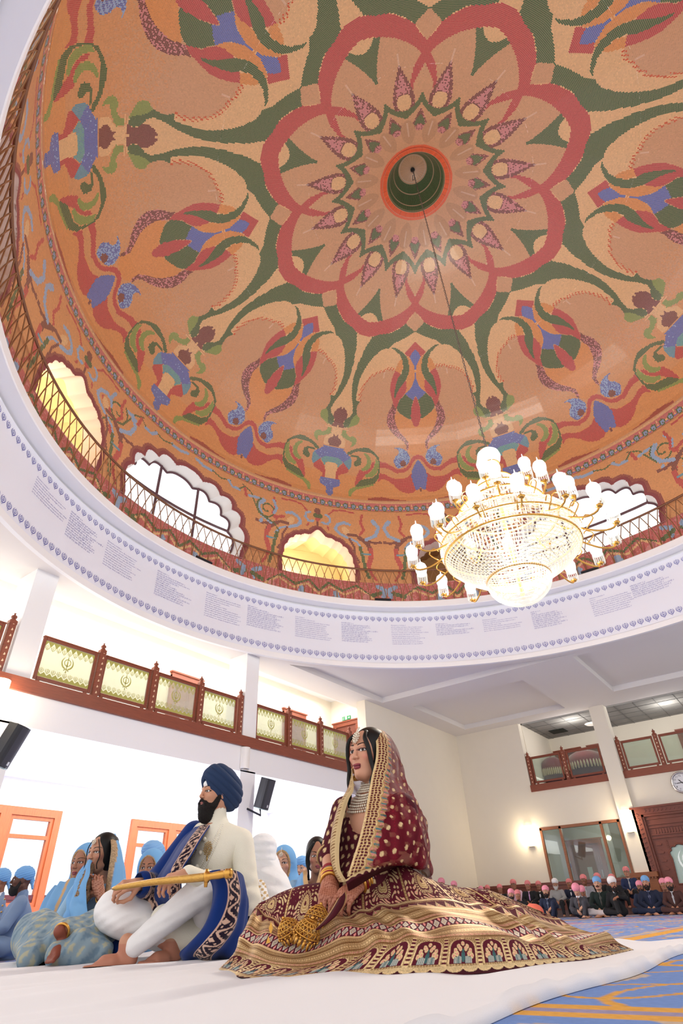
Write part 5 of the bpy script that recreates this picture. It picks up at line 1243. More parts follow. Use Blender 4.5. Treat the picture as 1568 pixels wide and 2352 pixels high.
def band_sheet(rows, nu, t, raw=False):
    R = np.stack([crom(np.array(r, float) if raw else np.array([at(*p) for p in r]), nu) for r in rows])
    return crom_idx(R, t)
# ------------------------------------------------------------------ white floor sheet
def gd(x, y, z=.006): return float(atz(x, y, z) @ HD)
xs = np.linspace(-1.2, 3.55, 260); ys = np.linspace(.60, 4.36, 210)
X, Y = np.meshgrid(xs, ys, indexing='xy'); t_ = np.clip((X - 2.3) / 1.2, 0, 1)
Y2 = Y + (1 - (Y - .6) / 3.76) * (.02 * np.sin(X * 5) + .10 * np.clip(X - 2.75, 0, 1) ** 1.3)
wv = .006 * np.sin(Y * 9 + X * 1.2 + 1.3 * np.sin(X * 2.1)) + .004 * np.sin(Y * 23 + 2 * np.sin(X * 1.6)) + .003 * np.sin(X * 6 + Y * 3)
edge = np.exp(-np.abs(Y - .6) / .05) * .016 * (1 + .6 * np.sin(X * 9 + np.sin(X * 23))) + np.exp(-np.abs(X - 3.5) / .06) * .02
Z = .016 + wv * np.clip((Y - .55) / .3, .3, 1) + edge; Z = np.where((Y < .605) | (X > 3.54) | (Y > 4.355), .002, np.maximum(Z, .004))
V = np.stack([X, Y2, Z], -1).reshape(-1, 3)
M_SHEET = mat('white cotton sheet', (226, 224, 228), .85, bump=(700, .15))
sh_ = mesh_obj('floor_sheet', V, grid_faces(210, 260), M_SHEET, smooth=True); tag(sh_, 'long white cotton sheet spread on the carpet under the couple', 'sheet')
for _m in [sh_.modifiers.new('thickness', 'SOLIDIFY')]: _m.thickness = .003; _m.offset = -1

# ------------------------------------------------------------------ bride
BR = empty('person', tuple((at(850, 2150, 2.95) * [1, 1, 0])))
tag(BR, 'woman in maroon and gold embroidered bridal dress and sheer veil seated on the white sheet', 'person')
MAR = lin((86, 12, 32)); GLD = lin((178, 140, 92)); GLL = lin((218, 188, 140)); GLO = lin((132, 94, 56)); PNK = lin((222, 140, 132)); TEA = lin((62, 98, 100)); SIL = lin((206, 202, 190))
ROWS = [
 [(495, 2234), (560, 2248), (660, 2251), (760, 2251), (870, 2247), (980, 2244), (1080, 2240), (1200, 2228), (1320, 2211), (1400, 2198), (1458, 2184)],
 [(540, 2188), (590, 2206), (640, 2216), (690, 2221), (760, 2208), (863, 2176), (977, 2157), (1080, 2155), (1205, 2161), (1317, 2174), (1415, 2164)],
 [(549, 2153), (595, 2172), (640, 2186), (680, 2190), (748, 2168), (824, 2149), (977, 2132), (1080, 2132), (1205, 2148), (1317, 2154), (1392, 2144)],
 [(560, 2132), (614, 2147), (679, 2159), (717, 2153), (786, 2136), (863, 2124), (977, 2111), (1080, 2117), (1205, 2131), (1299, 2143), (1365, 2143)],
 [(574, 2104), (606, 2119), (650, 2140), (690, 2142), (735, 2126), (790, 2108), (863, 2096), (977, 2086), (1080, 2090), (1190, 2104), (1310, 2126)],
 [(586, 2086), (630, 2110), (670, 2128), (720, 2120), (780, 2104), (863, 2082), (977, 2065), (1060, 2072), (1167, 2081), (1242, 2098), (1282, 2112)],
 [(600, 2074), (640, 2052), (690, 2037), (732, 2031), (790, 2024), (838, 2010), (918, 1986), (985, 2018), (1044, 2036), (1125, 2046), (1225, 2090)]]
OFF = [0, .06, .12, .19, .27, .35, np.array([.40, .44, .48, .52, .53, .53, .53, .50, .46, .42, .40])]
D0 = [gd(*p) for p in ROWS[0]]
hx_ = [p[0] for p in ROWS[0]]
R3 = [[(x, y, float(np.interp(x, hx_, D0)) + o) for (x, y), o in zip(r, np.broadcast_to(o_, (11,)))] for r, o_ in zip(ROWS, OFF)]
P3 = [np.array([at(*p) for p in r]) for r in R3]
for p in P3: p[:, 2] = np.maximum(p[:, 2], .008)
b1 = P3[6] + HD * .30 - np.array([0, 0, .03]); b2 = P3[6] * [1, 1, 0] + HD * .62 + np.array([0, 0, .01])
tt = np.r_[np.linspace(0, 5, 330), np.linspace(5, 6, 100)[1:], np.linspace(6, 8, 40)[1:]]
NU = 1150
G = band_sheet(P3 + [b1, b2], NU, tt, raw=True)
U, Bv = np.meshgrid(np.linspace(0, 1, NU), tt)
du = np.gradient(G, axis=1); dv = np.gradient(G, axis=0); Nn = np.cross(du, dv); Nn /= np.linalg.norm(Nn, axis=-1, keepdims=True) + 1e-9
amp = np.clip(Bv / .8, 0, 1) * np.clip((6 - Bv) / 1.5, 0, 1)
G += Nn * (amp * (.007 * np.sin(U * 60 + 3 * np.sin(U * 17)) + .005 * np.sin(U * 31 + Bv * 1.5)))[..., None]
def skirt_colours(u, b):
    n = len(u); rnd = rng.random(n); c = np.tile(MAR, (n, 1)); m = np.zeros(n)
    def st(k, col, metal=1.0): c[k] = col; m[k] = metal
    bead = lambda fu, fb: (np.sin(u * 2 * np.pi * fu) * np.sin(b * 2 * np.pi * fb) > .25)
    # 0-1: arched niches with birds
    NA = 19; x = (u * NA) % 1.0 - .5; r = (b - .16) / .84; in0 = (b < 1.0)
    st(in0, GLD * .72); k = in0 & bead(900, 9); st(k, GLL * .8)
    aw = .36 * np.where(r < .62, 1, np.sqrt(np.clip(1 - ((r - .62) / .30) ** 2, 0, 1)) ** .8)
    ins = in0 & (np.abs(x) < aw) & (r > .12); edge = in0 & (np.abs(x) < aw + .05) & (r > .12) & ~ins
    st(edge, GLL); st(ins, MAR, 0)
    k = in0 & (np.abs(np.abs(x) - .5) < .055) & (r > .08); st(k, MAR, 0); k = in0 & (np.abs(np.abs(x) - .5) < .075) & (np.sin(b * 60) > .1) & (r > .08); st(k, GLL)
    for fx, fr in ((0, .76), (-.13, .66), (.13, .66), (-.22, .52), (.22, .52), (-.08, .58), (.08, .58), (-.26, .36), (.26, .36), (-.17, .42), (.17, .42)):
        d = np.hypot((x - fx), (r - fr) * .62); k = ins & (d < .052); st(k, GLL, .6); k = ins & (d < .022); st(k, PNK, 0)
    bd = np.hypot(x / .055, (r - .34) / .17) < 1; st(ins & bd, TEA, .3); st(ins & (np.hypot(x / .03, (r - .50) / .09) < 1), TEA * .8, .3)
    tl = (np.abs(x) < .24) & (np.abs(x) > .045) & (r > .14) & (r < .36 - .5 * np.abs(np.abs(x) - .12)); st(ins & tl, np.array(SIL) * .8, .3); st(ins & tl & (np.sin(x * 130) > .4), TEA, .2)
    # hem scallops with the lining below
    NS_ = 46; xs_ = (u * NS_) % 1.0 - .5; hb = .07 + .11 * (1 - np.sqrt(np.clip(1 - (xs_ / .5) ** 2, 0, 1)))
    k = in0 & (b < .22); st(k, GLL * .85); k = in0 & (b < hb); st(k, MAR * .55, 0); k = in0 & (np.abs(b - hb - .03) < .018); st(k, GLL)
    # 1-2 and 3-4: gold bands
    for lo in (1.0, 3.0):
        k = (b >= lo) & (b < lo + 1); f = b - lo; st(k, GLD * .8)
        st(k & bead(700, 4.5), GLL * .9); st(k & (np.abs(f - .5) < .05) & (np.sin(u * 2 * np.pi * 190) > 0), GLL)
        for s in (.08, .30, .70, .92): st(k & (np.abs(f - s) < .035), GLO)
        st(k & (np.abs(f - .97) < .05), GLL); st(k & (np.abs(f - .18) < .05) & (np.sin(u * 2 * np.pi * 330) > .2), PNK * .8, .3)
    # 2-3: diamonds
    k = (b >= 2) & (b < 3); f = b - 2.5; x = (u * 64) % 1.0 - .5; d = np.abs(x) / .40 + np.abs(f) / .36
    st(k, MAR, 0); st(k & (d < 1), SIL * 1.05, .5); st(k & (d < .66), GLD, .8); st(k & (d < .42), SIL, .5); st(k & (d < .16), MAR, 0)
    e = np.abs(np.abs(x) - .5) / .16 + np.abs(np.abs(f) - .30) / .2 < 1; st(k & e, PNK, .2); st(k & (np.abs(np.abs(f) - .47) < .05), GLL)
    # 4-5: pointed floral edging
    k = (b >= 4) & (b < 5); f = b - 4; x = (u * 42) % 1.0 - .5; st(k, MAR, 0)
    tri = f < .78 - 1.5 * np.abs(x); st(k & tri & (np.sin(x * 40) * np.sin(f * 26) > -.25), GLL * .9, .7); st(k & (f < .12), GLD); st(k & (f > .88), GLL); st(k & (f > .80) & (f < .85) & (np.sin(u * 1500) > 0), GLD)
    st(k & (np.hypot(x, (f - .30) * .7) < .09), PNK, .1)
    # 5-6: panels with medallions
    k = b >= 5; f = np.clip(b - 5, 0, 1); NPN = 8; xx = (u * NPN + .07) % 1.0 - .5
    st(k, MAR, 0); st(k & (np.abs(np.abs(xx) - .5) < .028), GLD); st(k & (np.abs(np.abs(xx) - .5) < .012) & (np.sin(b * 90) > 0), GLL)
    d = np.hypot(xx / .15, (f - .42) / .24); dd = np.hypot(xx / .15, (f - .42 - .1 * (1 - np.abs(xx) / .15)) / .26)
    inb = k & (b < 6.2); st(inb & (dd < 1.2) & (np.sin(np.arctan2(f - .42, xx * 1.6) * 30) > -.1), GLL, .7); st(inb & (dd < .86), MAR, 0); st(inb & (dd < .72), GLD, .7); st(inb & (dd < .72) & (np.sin(dd * 30) > .2), GLL, .7); st(inb & (dd < .18), MAR, 0)
    w1 = np.sin(xx * 34 + 4 * np.sin(f * 9)) * np.sin(f * 24 + 3 * np.sin(xx * 19)); fl = inb & (dd > 1.28) & (np.abs(np.abs(xx) - .5) > .05) & (w1 > .28) & (f < .80); st(fl, GLL * .95, .6)
    st(fl & (w1 > .75) & (f < .35), PNK, .1); 
    sp_ = inb & (dd > 1.3) & (f > .80) & (np.hypot((u * 60) % 1 - .5, ((f * 7) % 1 - .5) * .8) < .17); st(sp_, GLL, .5)
    far = b > 6.2; st(far, MAR, 0); st(far & (np.hypot((u * 40) % 1 - .5, (b * 6) % 1 - .5) < .2), GLD, .4)
    c *= (1 + (rnd - .5) * (.10 + .45 * m))[:, None]
    return np.c_[np.clip(c, 0, 1), m]
M_EMB = cmat('embroidered maroon cloth',   .75, spec=.25, alpha_is_metal=True, bump=(420, .35, .004))
o = put('skirt', G.reshape(-1, 3), grid_faces(len(tt), NU)[:, ::-1], M_EMB, BR, smooth=True, col=skirt_colours(U.ravel(), Bv.ravel()))

# body: head, neck, shoulders, arms and hands as one mesh
a_ = math.radians(50); bf = -RT * math.cos(a_) - HD * math.sin(a_); byaw = math.atan2(bf[1], bf[0])
HC = at(846, 1735, 2.92); HM = rotm(byaw, .06, .0)
V0, F0 = head_mesh(1.0, .0021)
skin_b = (206, 150, 122)
c0 = face_colours(V0, skin_b, (142, 62, 72), (34, 22, 18), gaze=(.003, .001), shadow=(150, 96, 86), blush=(214, 122, 110))
c0[np.hypot(V0[:, 1], V0[:, 2] - .036) < .0032] = np.where((V0[np.hypot(V0[:, 1], V0[:, 2] - .036) < .0032][:, :1] > .05), np.array([[.05, .005, .008]]), lin(skin_b)[None])
hv = V0 @ HM.T * 1.0 + HC
ta = math.radians(58); tf_ = -RT * math.cos(ta) - HD * math.sin(ta); tl_ = np.cross([0, 0, 1], tf_)
NK = HC + HM @ np.array([-.038, 0, -.17]); CH_ = NK + np.array([0, 0, -.12]) + tf_ * .02
SL = at(922, 1856, 2.86); SR = at(792, 1862, 3.02); EL = at(952, 1962, 2.93); WL = at(824, 2030, 2.75); ER = at(757, 1968, 2.97); WR = at(757, 2026, 2.80); PV = at(872, 2030, 3.0)
HRD = at(752, 2070, 2.72) - WR; HLD = at(775, 2072, 2.66) - WL
prims = [('c', NK + [0, 0, .10], NK - [0, 0, .02], .046, .052, .03), ('c', SL, SR, .052, .052, .05), ('e', CH_, (.10, .13, .13), np.stack([tf_, tl_, [0, 0, 1]], 1), .05), ('c', CH_, PV, .11, .12, .05),
         ('c', SL, EL, .046, .036, .03), ('c', EL, WL, .036, .024, .02), ('c', SR, ER, .046, .036, .03), ('c', ER, WR, .036, .024, .02)]
prims += xf(hand_prims([.75, .8, .85, .9], .2, .6), frame(HRD, -HD + np.array([0, 0, .25])), WR) + xf(hand_prims([.6, .7, .75, .8], .2, .5, mirror=True), frame(HLD, -HD * .6 + np.array([0, 0, .8])), WL)
V1, F1 = sdf_mesh(prims, .0042); V1 = relax(V1, F1, 1)
c1 = np.tile(lin(skin_b), (len(V1), 1)); hd_ = np.minimum(np.linalg.norm(V1 - WR - HRD * .6, axis=1), np.linalg.norm(V1 - WL - HLD * .6, axis=1))
hen = (hd_ < .12) & (np.sin(V1[:, 0] * 520) * np.sin(V1[:, 1] * 480 + V1[:, 2] * 260) > .15); c1[hen] = lin((150, 84, 62)); c1[(hd_ < .13) & ~hen] = lin((184, 120, 96))
Vb, Fb, Cb = join([(hv, F0, c0), (V1, F1, c1)])
put('body', Vb, Fb, M_SKIN, BR, smooth=True, col=Cb)
# blouse
def blouse_col(V):
    n = len(V); c = np.tile(MAR * .8, (n, 1)); m = np.zeros(n)
    a = ((V @ tl_) * 26 + (np.floor(V[:, 2] * 30) % 2) * .5) % 1 - .5; z = (V[:, 2] * 30) % 1 - .5
    k = np.hypot(a, z * .7) < .20; c[k] = GLL; m[k] = .6
    return np.c_[c, m]
FT = np.stack([tf_, tl_, [0, 0, 1]], 1)
bl = [('c', SL - [0, 0, .01], SR - [0, 0, .01], .058, .058, .05), ('e', CH_ - [0, 0, .03], (.115, .145, .12), FT, .05), ('e', CH_ + tf_ * .055 + tl_ * .065 - [0, 0, .055], (.062, .068, .066), FT, .03), ('e', CH_ + tf_ * .055 - tl_ * .065 - [0, 0, .055], (.062, .068, .066), FT, .03), ('c', CH_ - [0, 0, .05], PV, .122, .132, .05), ('c', CH_ - [0, 0, .16], at(838, 2035, 2.86), .11, .12, .05), ('c', CH_ - [0, 0, .20], at(806, 2020, 2.97), .09, .12, .04),
      ('c', SL, EL, .062, .056, .03), ('c', SR, ER, .060, .052, .03), ('-c', CH_ + tf_ * .16 + [0, 0, .10], CH_ + tf_ * .14 + [0, 0, .02], .085, .075, .01), ('-c', NK + [0, 0, .1], NK + [0, 0, -.03] + tf_ * .02, .07, .075, .01)]
V, F = sdf_mesh(bl, .0055)
put('blouse', V, F, M_EMB, BR, smooth=True, col=blouse_col(V))
def gold_band(name, c, axis, r, w, mat_, n=28, par=BR, ez=1.0, up=None):
    b = MB(); M = frame(axis, up if up is not None else np.array([.3, .2, .93])); t = np.linspace(0, 2 * math.pi, n, endpoint=False)
    b.tube([c + M @ np.array([0, r * math.cos(a), r * ez * math.sin(a)]) for a in t], w, 6, closed=True)
    return b.build(name, mat_, par, smooth=True)
M_RED = mat('red lacquer', (150, 16, 34), .3); M_GOLDJ = mat('jewellery gold', (214, 160, 78), .3, .9); M_DIAM = mat('pale stones', (232, 220, 200), .25, .3)
for ctr, d, r in ((WR, (WR - ER), .034), (WL, (WL - EL), .034)):
    d = d / np.linalg.norm(d)
    for i, (mm, w) in enumerate(((M_RED, .0045), (M_RED, .0045), (M_DIAM, .004), (M_GOLDJ, .006), (M_GOLDJ, .006), (M_RED, .004), (M_GOLDJ, .007))): gold_band('bangle', ctr - d * (.075 - i * .0115), d, r + .002 * (i % 2), w, mm)
for (c_, d_) in ((ER, WR - ER), (EL, WL - EL)):
    gold_band('sleeve_trim', c_, d_ / np.linalg.norm(d_), .054, .006, mat('gold edging', (190, 156, 104), .5, .4))
# hanging gold ornaments at the wrist
for i, (x, y, d, s, tl2) in enumerate(((728, 2112, 2.64, .80, (.35, -.1)), (664, 2140, 2.60, .76, (-.5, .2)), (704, 2146, 2.54, .84, (.1, -.5)))):
    c_ = at(x, y, d); b = MB(); t24 = np.linspace(0, 2 * math.pi, 24, endpoint=False)
    for r_, z_ in ((.012, .058), (.026, .050), (.040, .038), (.051, .022), (.058, .004)): b.tube(np.stack([r_ * np.cos(t24), r_ * np.sin(t24), np.full(24, z_)], 1), .0026, 5, closed=True)
    for k in range(16):
        t = 2 * math.pi * k / 16; b.tube([(r_ * math.cos(t + .25 * q_), r_ * math.sin(t + .25 * q_), z_) for q_, (r_, z_) in enumerate(((.01, .059), (.026, .050), (.040, .038), (.051, .022), (.058, .004)))], .002, 4)
        b.tube([(r_ * math.cos(t - .25 * q_), r_ * math.sin(t - .25 * q_), z_) for q_, (r_, z_) in enumerate(((.01, .059), (.026, .050), (.040, .038), (.051, .022), (.058, .004)))], .002, 4)
        b.ball((.058 * math.cos(t), .058 * math.sin(t), -.006), .0055, 6, 4); b.ext([(-.005, 0), (.005, 0), (.007, -.022), (0, -.034), (-.007, -.022)], (.05 * math.cos(t), .05 * math.sin(t), -.010), (-math.sin(t), math.cos(t), 0), (0, 0, 1), (math.cos(t), math.sin(t), 0), 0, .0015)
        for q_ in range(5): b.ball((.030 * math.cos(t), .030 * math.sin(t), .034 - .014 * q_ * (1 + (k % 3) * .2)), .0035, 5, 4)
    b.ball((0, 0, .064), .008, 8, 6)
    M = rotm(byaw, tl2[0], tl2[1]); put('wrist_ornament', np.array(b.V) * s @ M.T + c_, b.F, M_GOLDJ, BR, smooth=True)
b = MB(); 
for x, y in ((622, 2132), (616, 2165)): 
    c_ = at(x, y, 2.66 if y < 2150 else 2.62); M = frame(-HD, RT); b.ext([(-.008, 0), (0, .02), (.008, 0), (0, -.022)], c_, RT, (0, 0, 1), -HD, 0, .003)
b.build('gold_leaf_charm', M_GOLDJ, BR)
# hair
hp = [('e', (-.022, 0, .040), (.098, .086, .096), None, .01), ('e', (-.03, 0, -.03), (.085, .082, .09), None, .04), ('c', (-.05, 0, -.06), (-.07, 0, -.22), .055, .045, .04),
      ('-e', (.105, 0, -.032), (.083, .064, .098), None, .012), ('-e', (.10, 0, .06), (.05, .012, .06), None, .02), ('-c', (.06, .03, -.15), (.06, -.03, -.15), .07, .07, .02)]
V, F = sdf_mesh(hp, .004); hairs = [(V @ HM.T + HC, F, np.zeros((len(V), 3)))]
b = MB()
def lock(pts, r): 
    for j in range(5): 
        o_ = np.array([.004 * math.cos(j * 1.26), .004 * math.sin(j * 1.26), 0]); P = crom(np.array([HM @ (np.array(p) + o_) + HC for p in pts]), 22); b.tube(P, np.interp(np.linspace(0, 1, 22), [0, .2, .8, 1], [r * .8, r, r * .8, r * .25]), 6)
lock([(.055, .034, .095), (.086, .050, .055), (.083, .066, .01), (.070, .071, -.05), (.060, .078, -.10), (.075, .070, -.14), (.062, .078, -.175)], .0075)
lock([(.055, -.02, .100), (.080, -.055, .060), (.070, -.073, .0), (.055, -.076, -.06), (.065, -.072, -.12), (.045, -.080, -.17), (.062, -.074, -.215), (.05, -.07, -.24)], .0062)
Vl = np.array(b.V); Vh = np.vstack([hairs[0][0], Vl]); Fh = [list(f) for f in F] + [[i + len(V) for i in f] for f in b.F]
put('hair', Vh, Fh, M_HAIR, BR, smooth=True)
# jewellery on forehead, ears and neck
b = MB()
def jw(p): return HM @ np.array(p, float) + HC
for k in range(14): b.ball(jw((.088 - .02 * (k / 13) ** 2 - .0 , .0, .070 + .045 * k / 13)) + 0, .0045, 6, 4)
for r_, n_ in ((0, 1), (.010, 7), (.018, 12)):
    for k in range(n_):
        t = 2 * math.pi * k / n_; y_, z_ = r_ * math.cos(t), r_ * math.sin(t) * 1.15; b.ball(jw((.0945 - 6 * y_ * y_ - (z_ + .004) * .28, y_, .066 + z_)), .0045, 6, 4)
for k in range(5): b.ball(jw((.097, (k - 2) * .006, .046 - .004 * (2 - abs(k - 2)))), .0035, 6, 4)
b.build('forehead_jewel', M_DIAM, BR, smooth=True)
for s in (1, -1):
    b = MB()
    for k in range(26):
        t = k * 2.4; r_ = .016 * math.sqrt(k / 26); b.ball(jw((.006, s * (.083), -.055 - .0)) + HM @ np.array([r_ * math.cos(t), 0, r_ * math.sin(t)]), .0045, 6, 4)
    b.lathe([(.003, 0), (.02, -.02), (.019, -.026), (.0, -.015)], tuple(jw((.006, s * .083, -.075))), 12); b.build('earring', M_GOLDJ, BR, smooth=True)
b = MB(); lt = (V1 - NK) @ tl_; fw = (V1 - NK) @ tf_; zz_ = V1[:, 2] - NK[2]
for row in range(12):
    w_ = .050 if row < 5 else .045 + .006 * (row - 5); z_ = .055 - .0115 * row; n_ = 13 if row % 2 else 14
    for k in range(n_):
        y_ = w_ * 1.9 * (k / (n_ - 1) - .5); zc_ = z_ - (.010 if row > 4 else .004) * (1 - (y_ / w_) ** 2)
        m_ = (np.abs(lt - y_) < .009) & (np.abs(zz_ - zc_) < .009)
        if m_.any(): b.ball(NK + tl_ * y_ + tf_ * (fw[m_].max() + .003) + np.array([0, 0, zc_]), .0058 if row % 2 else .0048, 6, 4)
b.build('necklace', M_DIAM, BR, smooth=True)
# veil
def veil_col(u, w, S, L):
    n = len(u); rnd = rng.random(n); c = np.tile(lin((120, 16, 36)), (n, 1)); B = .066 + .004 * np.sin(L * 160)
    a = .50 + .16 * np.sin(L * 26 + 5 * np.sin(S * 22)) + .14 * (w > .35)
    q1, q2 = S / .045, L / .05; mo = np.hypot(q1 % 1 - .5, ((q2 + (np.floor(q1) % 2) * .5) % 1 - .5)) < .17 + .05 * np.sin(q1 * 7.1 + q2 * 3.3)
    mo &= (S > B + .03) & (w > .18); c[mo] = GLL * .9; a[mo] = .95
    k = (S < B + .024); fl = (np.sin(L * 330) + np.sin(S * 420 + L * 60) > .1); c[k] = np.where(fl[k][:, None], PNK * .8, GLD); c[k & (np.sin(L * 210 + 2) > .75)] = TEA * 1.4; a[k] = np.where(np.sin(L * 260)[k] * .5 + .5 > (S[k] - B[k]) / .03, 1, .5)
    g = S < B; c[g] = GLD * 1.02; f = S / B
    q_ = g & ((np.abs(f - .26) < .085) | (np.abs(f - .50) < .085) | (np.abs(f - .74) < .085)) & (np.sin(L * 520) > -.3); c[q_] = MAR * .9
    for e_ in (.13, .38, .62, .87): c[g & (np.abs(f - e_) < .03)] = GLL
    c[g & (f < .09)] = GLL; c *= (1 + (rnd - .5) * .35)[:, None]
    return np.c_[np.clip(c, 0, 1), np.clip(a, 0, 1)]
M_VEIL = cmat('sheer maroon net with gold', .7, spec=.2, alpha_is_alpha=True)
vr = [
 [(858, 1678, 2.93), (868, 1676, 2.92), (878, 1678, 2.95), (884, 1682, 3.0), (876, 1686, 3.06), (855, 1690, 3.06), (842, 1690, 3.03)],
 [(863, 1700, 2.855), (882, 1694, 2.86), (898, 1700, 2.92), (904, 1706, 3.0), (892, 1716, 3.10), (860, 1716, 3.12), (825, 1720, 3.06)],
 [(863, 1740, 2.82), (884, 1738, 2.82), (908, 1745, 2.89), (920, 1752, 3.0), (905, 1760, 3.12), (860, 1760, 3.15), (815, 1755, 3.08)],
 [(853, 1785, 2.80), (878, 1786, 2.79), (912, 1792, 2.86), (934, 1798, 2.98), (915, 1806, 3.12), (860, 1806, 3.18), (804, 1800, 3.12)],
 [(845, 1830, 2.76), (872, 1834, 2.74), (925, 1838, 2.78), (958, 1846, 2.94), (935, 1850, 3.12), (860, 1850, 3.22), (795, 1840, 3.16)],
 [(836, 1880, 2.70), (864, 1884, 2.68), (935, 1890, 2.71), (978, 1894, 2.90), (955, 1900, 3.12), (860, 1900, 3.25), (785, 1890, 3.18)],
 [(822, 1935, 2.68), (850, 1940, 2.66), (935, 1945, 2.69), (982, 1950, 2.88), (965, 1955, 3.12), (860, 1955, 3.25), (780, 1950, 3.2)],
 [(806, 1985, 2.66), (836, 1990, 2.64), (925, 1985, 2.70), (988, 1998, 2.88), (970, 2005, 3.12), (860, 2005, 3.26), (780, 2000, 3.2)],
 [(797, 2014, 2.66), (828, 2008, 2.66), (918, 1980, 2.82), (990, 2026, 2.98), (972, 2036, 3.14), (860, 2040, 3.26), (780, 2040, 3.2)]]
sheet(vr, 330, 300, 0, 'veil', M_VEIL, BR, fold=lambda u, w: np.clip((u - .12) / .2, 0, 1) * (.006 * np.sin(u * 55 + w * 5 + 4 * np.sin(w * 5)) + .004 * np.sin(w * 38 + u * 30)) * np.clip(w * 4, 0, 1), colf=veil_col)
vr2 = [[(808, 1766, 2.93), (805, 1765, 2.96), (801, 1768, 3.0), (800, 1772, 3.06)], [(812, 1812, 2.83), (806, 1806, 2.84), (800, 1806, 2.90), (797, 1812, 2.98)], [(800, 1838, 2.80), (788, 1836, 2.80), (779, 1845, 2.88), (776, 1850, 3.0)], [(786, 1890, 2.80), (772, 1888, 2.81), (764, 1896, 2.88), (762, 1900, 3.0)],
       [(779, 1945, 2.78), (766, 1944, 2.79), (758, 1950, 2.85), (757, 1952, 2.98)], [(781, 1995, 2.74), (770, 1996, 2.75), (764, 1998, 2.82), (763, 2000, 2.92)], [(796, 2024, 2.70), (786, 2026, 2.70), (778, 2026, 2.76), (776, 2026, 2.84)]]
def veil2_col(u, w, S, L):
    c = np.tile(lin((120, 20, 38)), (len(u), 1)); a = np.full(len(u), .72); g = u < .42; c[g] = GLL * .85; a[g] = 1; k = g & (np.sin(w * 300) > .3) & (u > .1) & (u < .34); c[k] = GLO; m = ~g & (np.sin(u * 60) * np.sin(w * 150) > .6); c[m] = GLL; a[m] = 1
    return np.c_[c, a]
sheet(vr2, 60, 180, 0, 'veil', M_VEIL, BR, colf=veil2_col)
# edge of the veil across the lap and its end falling from the hands
def lap_col(u, w, S, L):
    c = np.tile(MAR * .62, (len(u), 1)); m = np.zeros(len(u)); k = w < .2 + .04 * np.sin(u * 90); c[k] = GLL * .9; m[k] = .5
    return np.c_[c, m]
sheet([[(794, 2022, 2.64), (815, 2008, 2.64), (850, 1992, 2.66), (890, 1980, 2.74), (922, 1980, 2.84), (950, 2002, 2.92)], [(796, 2030, 2.62), (815, 2018, 2.62), (850, 2003, 2.64), (890, 1990, 2.72), (920, 1990, 2.82), (950, 2006, 2.9)], [(800, 2046, 2.66), (818, 2036, 2.68), (848, 2018, 2.74), (885, 2002, 2.82), (912, 1996, 2.9), (945, 2010, 2.95)]], 160, 50, .004, 'veil_edge', M_EMB, BR, colf=lap_col)
sheet([[(792, 2048, 2.64), (786, 2058, 2.60), (776, 2066, 2.60)], [(795, 2058, 2.62), (778, 2076, 2.57), (762, 2090, 2.58)], [(790, 2078, 2.60), (768, 2096, 2.55), (748, 2110, 2.56)], [(778, 2096, 2.57), (756, 2112, 2.53), (732, 2128, 2.53)], [(760, 2112, 2.55), (742, 2126, 2.51), (718, 2140, 2.50)]], 60, 80, .006, 'veil_end', M_EMB, BR, colf=lambda u, w, S, L: np.c_[np.where(((u < .12) | (u > .88))[:, None], GLD, MAR * .7), ((u < .12) | (u > .88)) * .5])
# ------------------------------------------------------------------ groom
def ag(x, y, d): return at(x, y, d + .2)
GR = empty('person', tuple(ag(430, 2190, 3.85) * [1, 1, 0]))
tag(GR, 'bearded man in navy turban and cream coat seated cross-legged holding a gold sheathed sword', 'person')
a_ = math.radians(46); gh = -RT * math.cos(a_) - HD * math.sin(a_); GM = rotm(math.atan2(gh[1], gh[0]), .07, 0); GHC = ag(495, 1825, 3.88)
a_ = math.radians(48); gt = -RT * math.cos(a_) - HD * math.sin(a_); gl_ = np.cross([0, 0, 1], gt); GT = np.stack([gt, gl_, [0, 0, 1]], 1)
skin_g = (198, 144, 116)
V0, F0 = head_mesh(0.0, .0024)
c0 = face_colours(V0, skin_g, (176, 108, 100), (26, 18, 15), gaze=(.0, .001))
NKg = GHC + GM @ np.array([-.038, 0, -.16])
SLg = ag(556, 1928, 3.82); SRg = ag(447, 1918, 4.02); ELg = ag(572, 2070, 3.78); WLg = ag(428, 2008, 3.50); ERg = ag(352, 2045, 3.95); WRg = ag(318, 2030, 3.70); PVg = ag(478, 2150, 4.0)
HLp = ag(380, 2022, 3.42) - WLg; HRp = ag(278, 2036, 3.62) - WRg
A1 = ag(286, 2196, 3.60); T1 = ag(200, 2204, 3.52) - A1; A2 = ag(392, 2190, 3.74); T2 = ag(358, 2198, 3.66) - A2
A1[2] = max(A1[2], .075); A2[2] = max(A2[2], .075); T1[2] = T2[2] = 0
prims = [('c', NKg + [0, 0, .09], NKg - [0, 0, .04], .050, .048, .03), ('c', NKg - [0, 0, .05], PVg, .09, .10, .05), ('c', SLg, SRg, .05, .05, .04), ('c', SLg, ELg, .042, .038, .03), ('c', ELg, WLg, .038, .026, .02), ('c', SRg, ERg, .042, .038, .03), ('c', ERg, WRg, .038, .026, .02),
         ('c', PVg, ag(470, 2040, 3.64), .05, .035, .05), ('c', ag(470, 2042, 3.64), A1, .035, .034, .02), ('c', PVg, ag(268, 2095, 3.84), .05, .03, .05), ('c', ag(268, 2095, 3.84), A2, .03, .034, .02)]
prims += xf(hand_prims([.85, .9, .95, 1.0], .1, .9, 1.12, mirror=True), frame(HLp, -HD * .55 + np.array([0, 0, .85])), WLg) + xf(hand_prims([1.0, 1.05, 1.1, 1.15], .1, .8, 1.10), frame(HRp, -HD * .75 + np.array([0, 0, .65])), WRg)
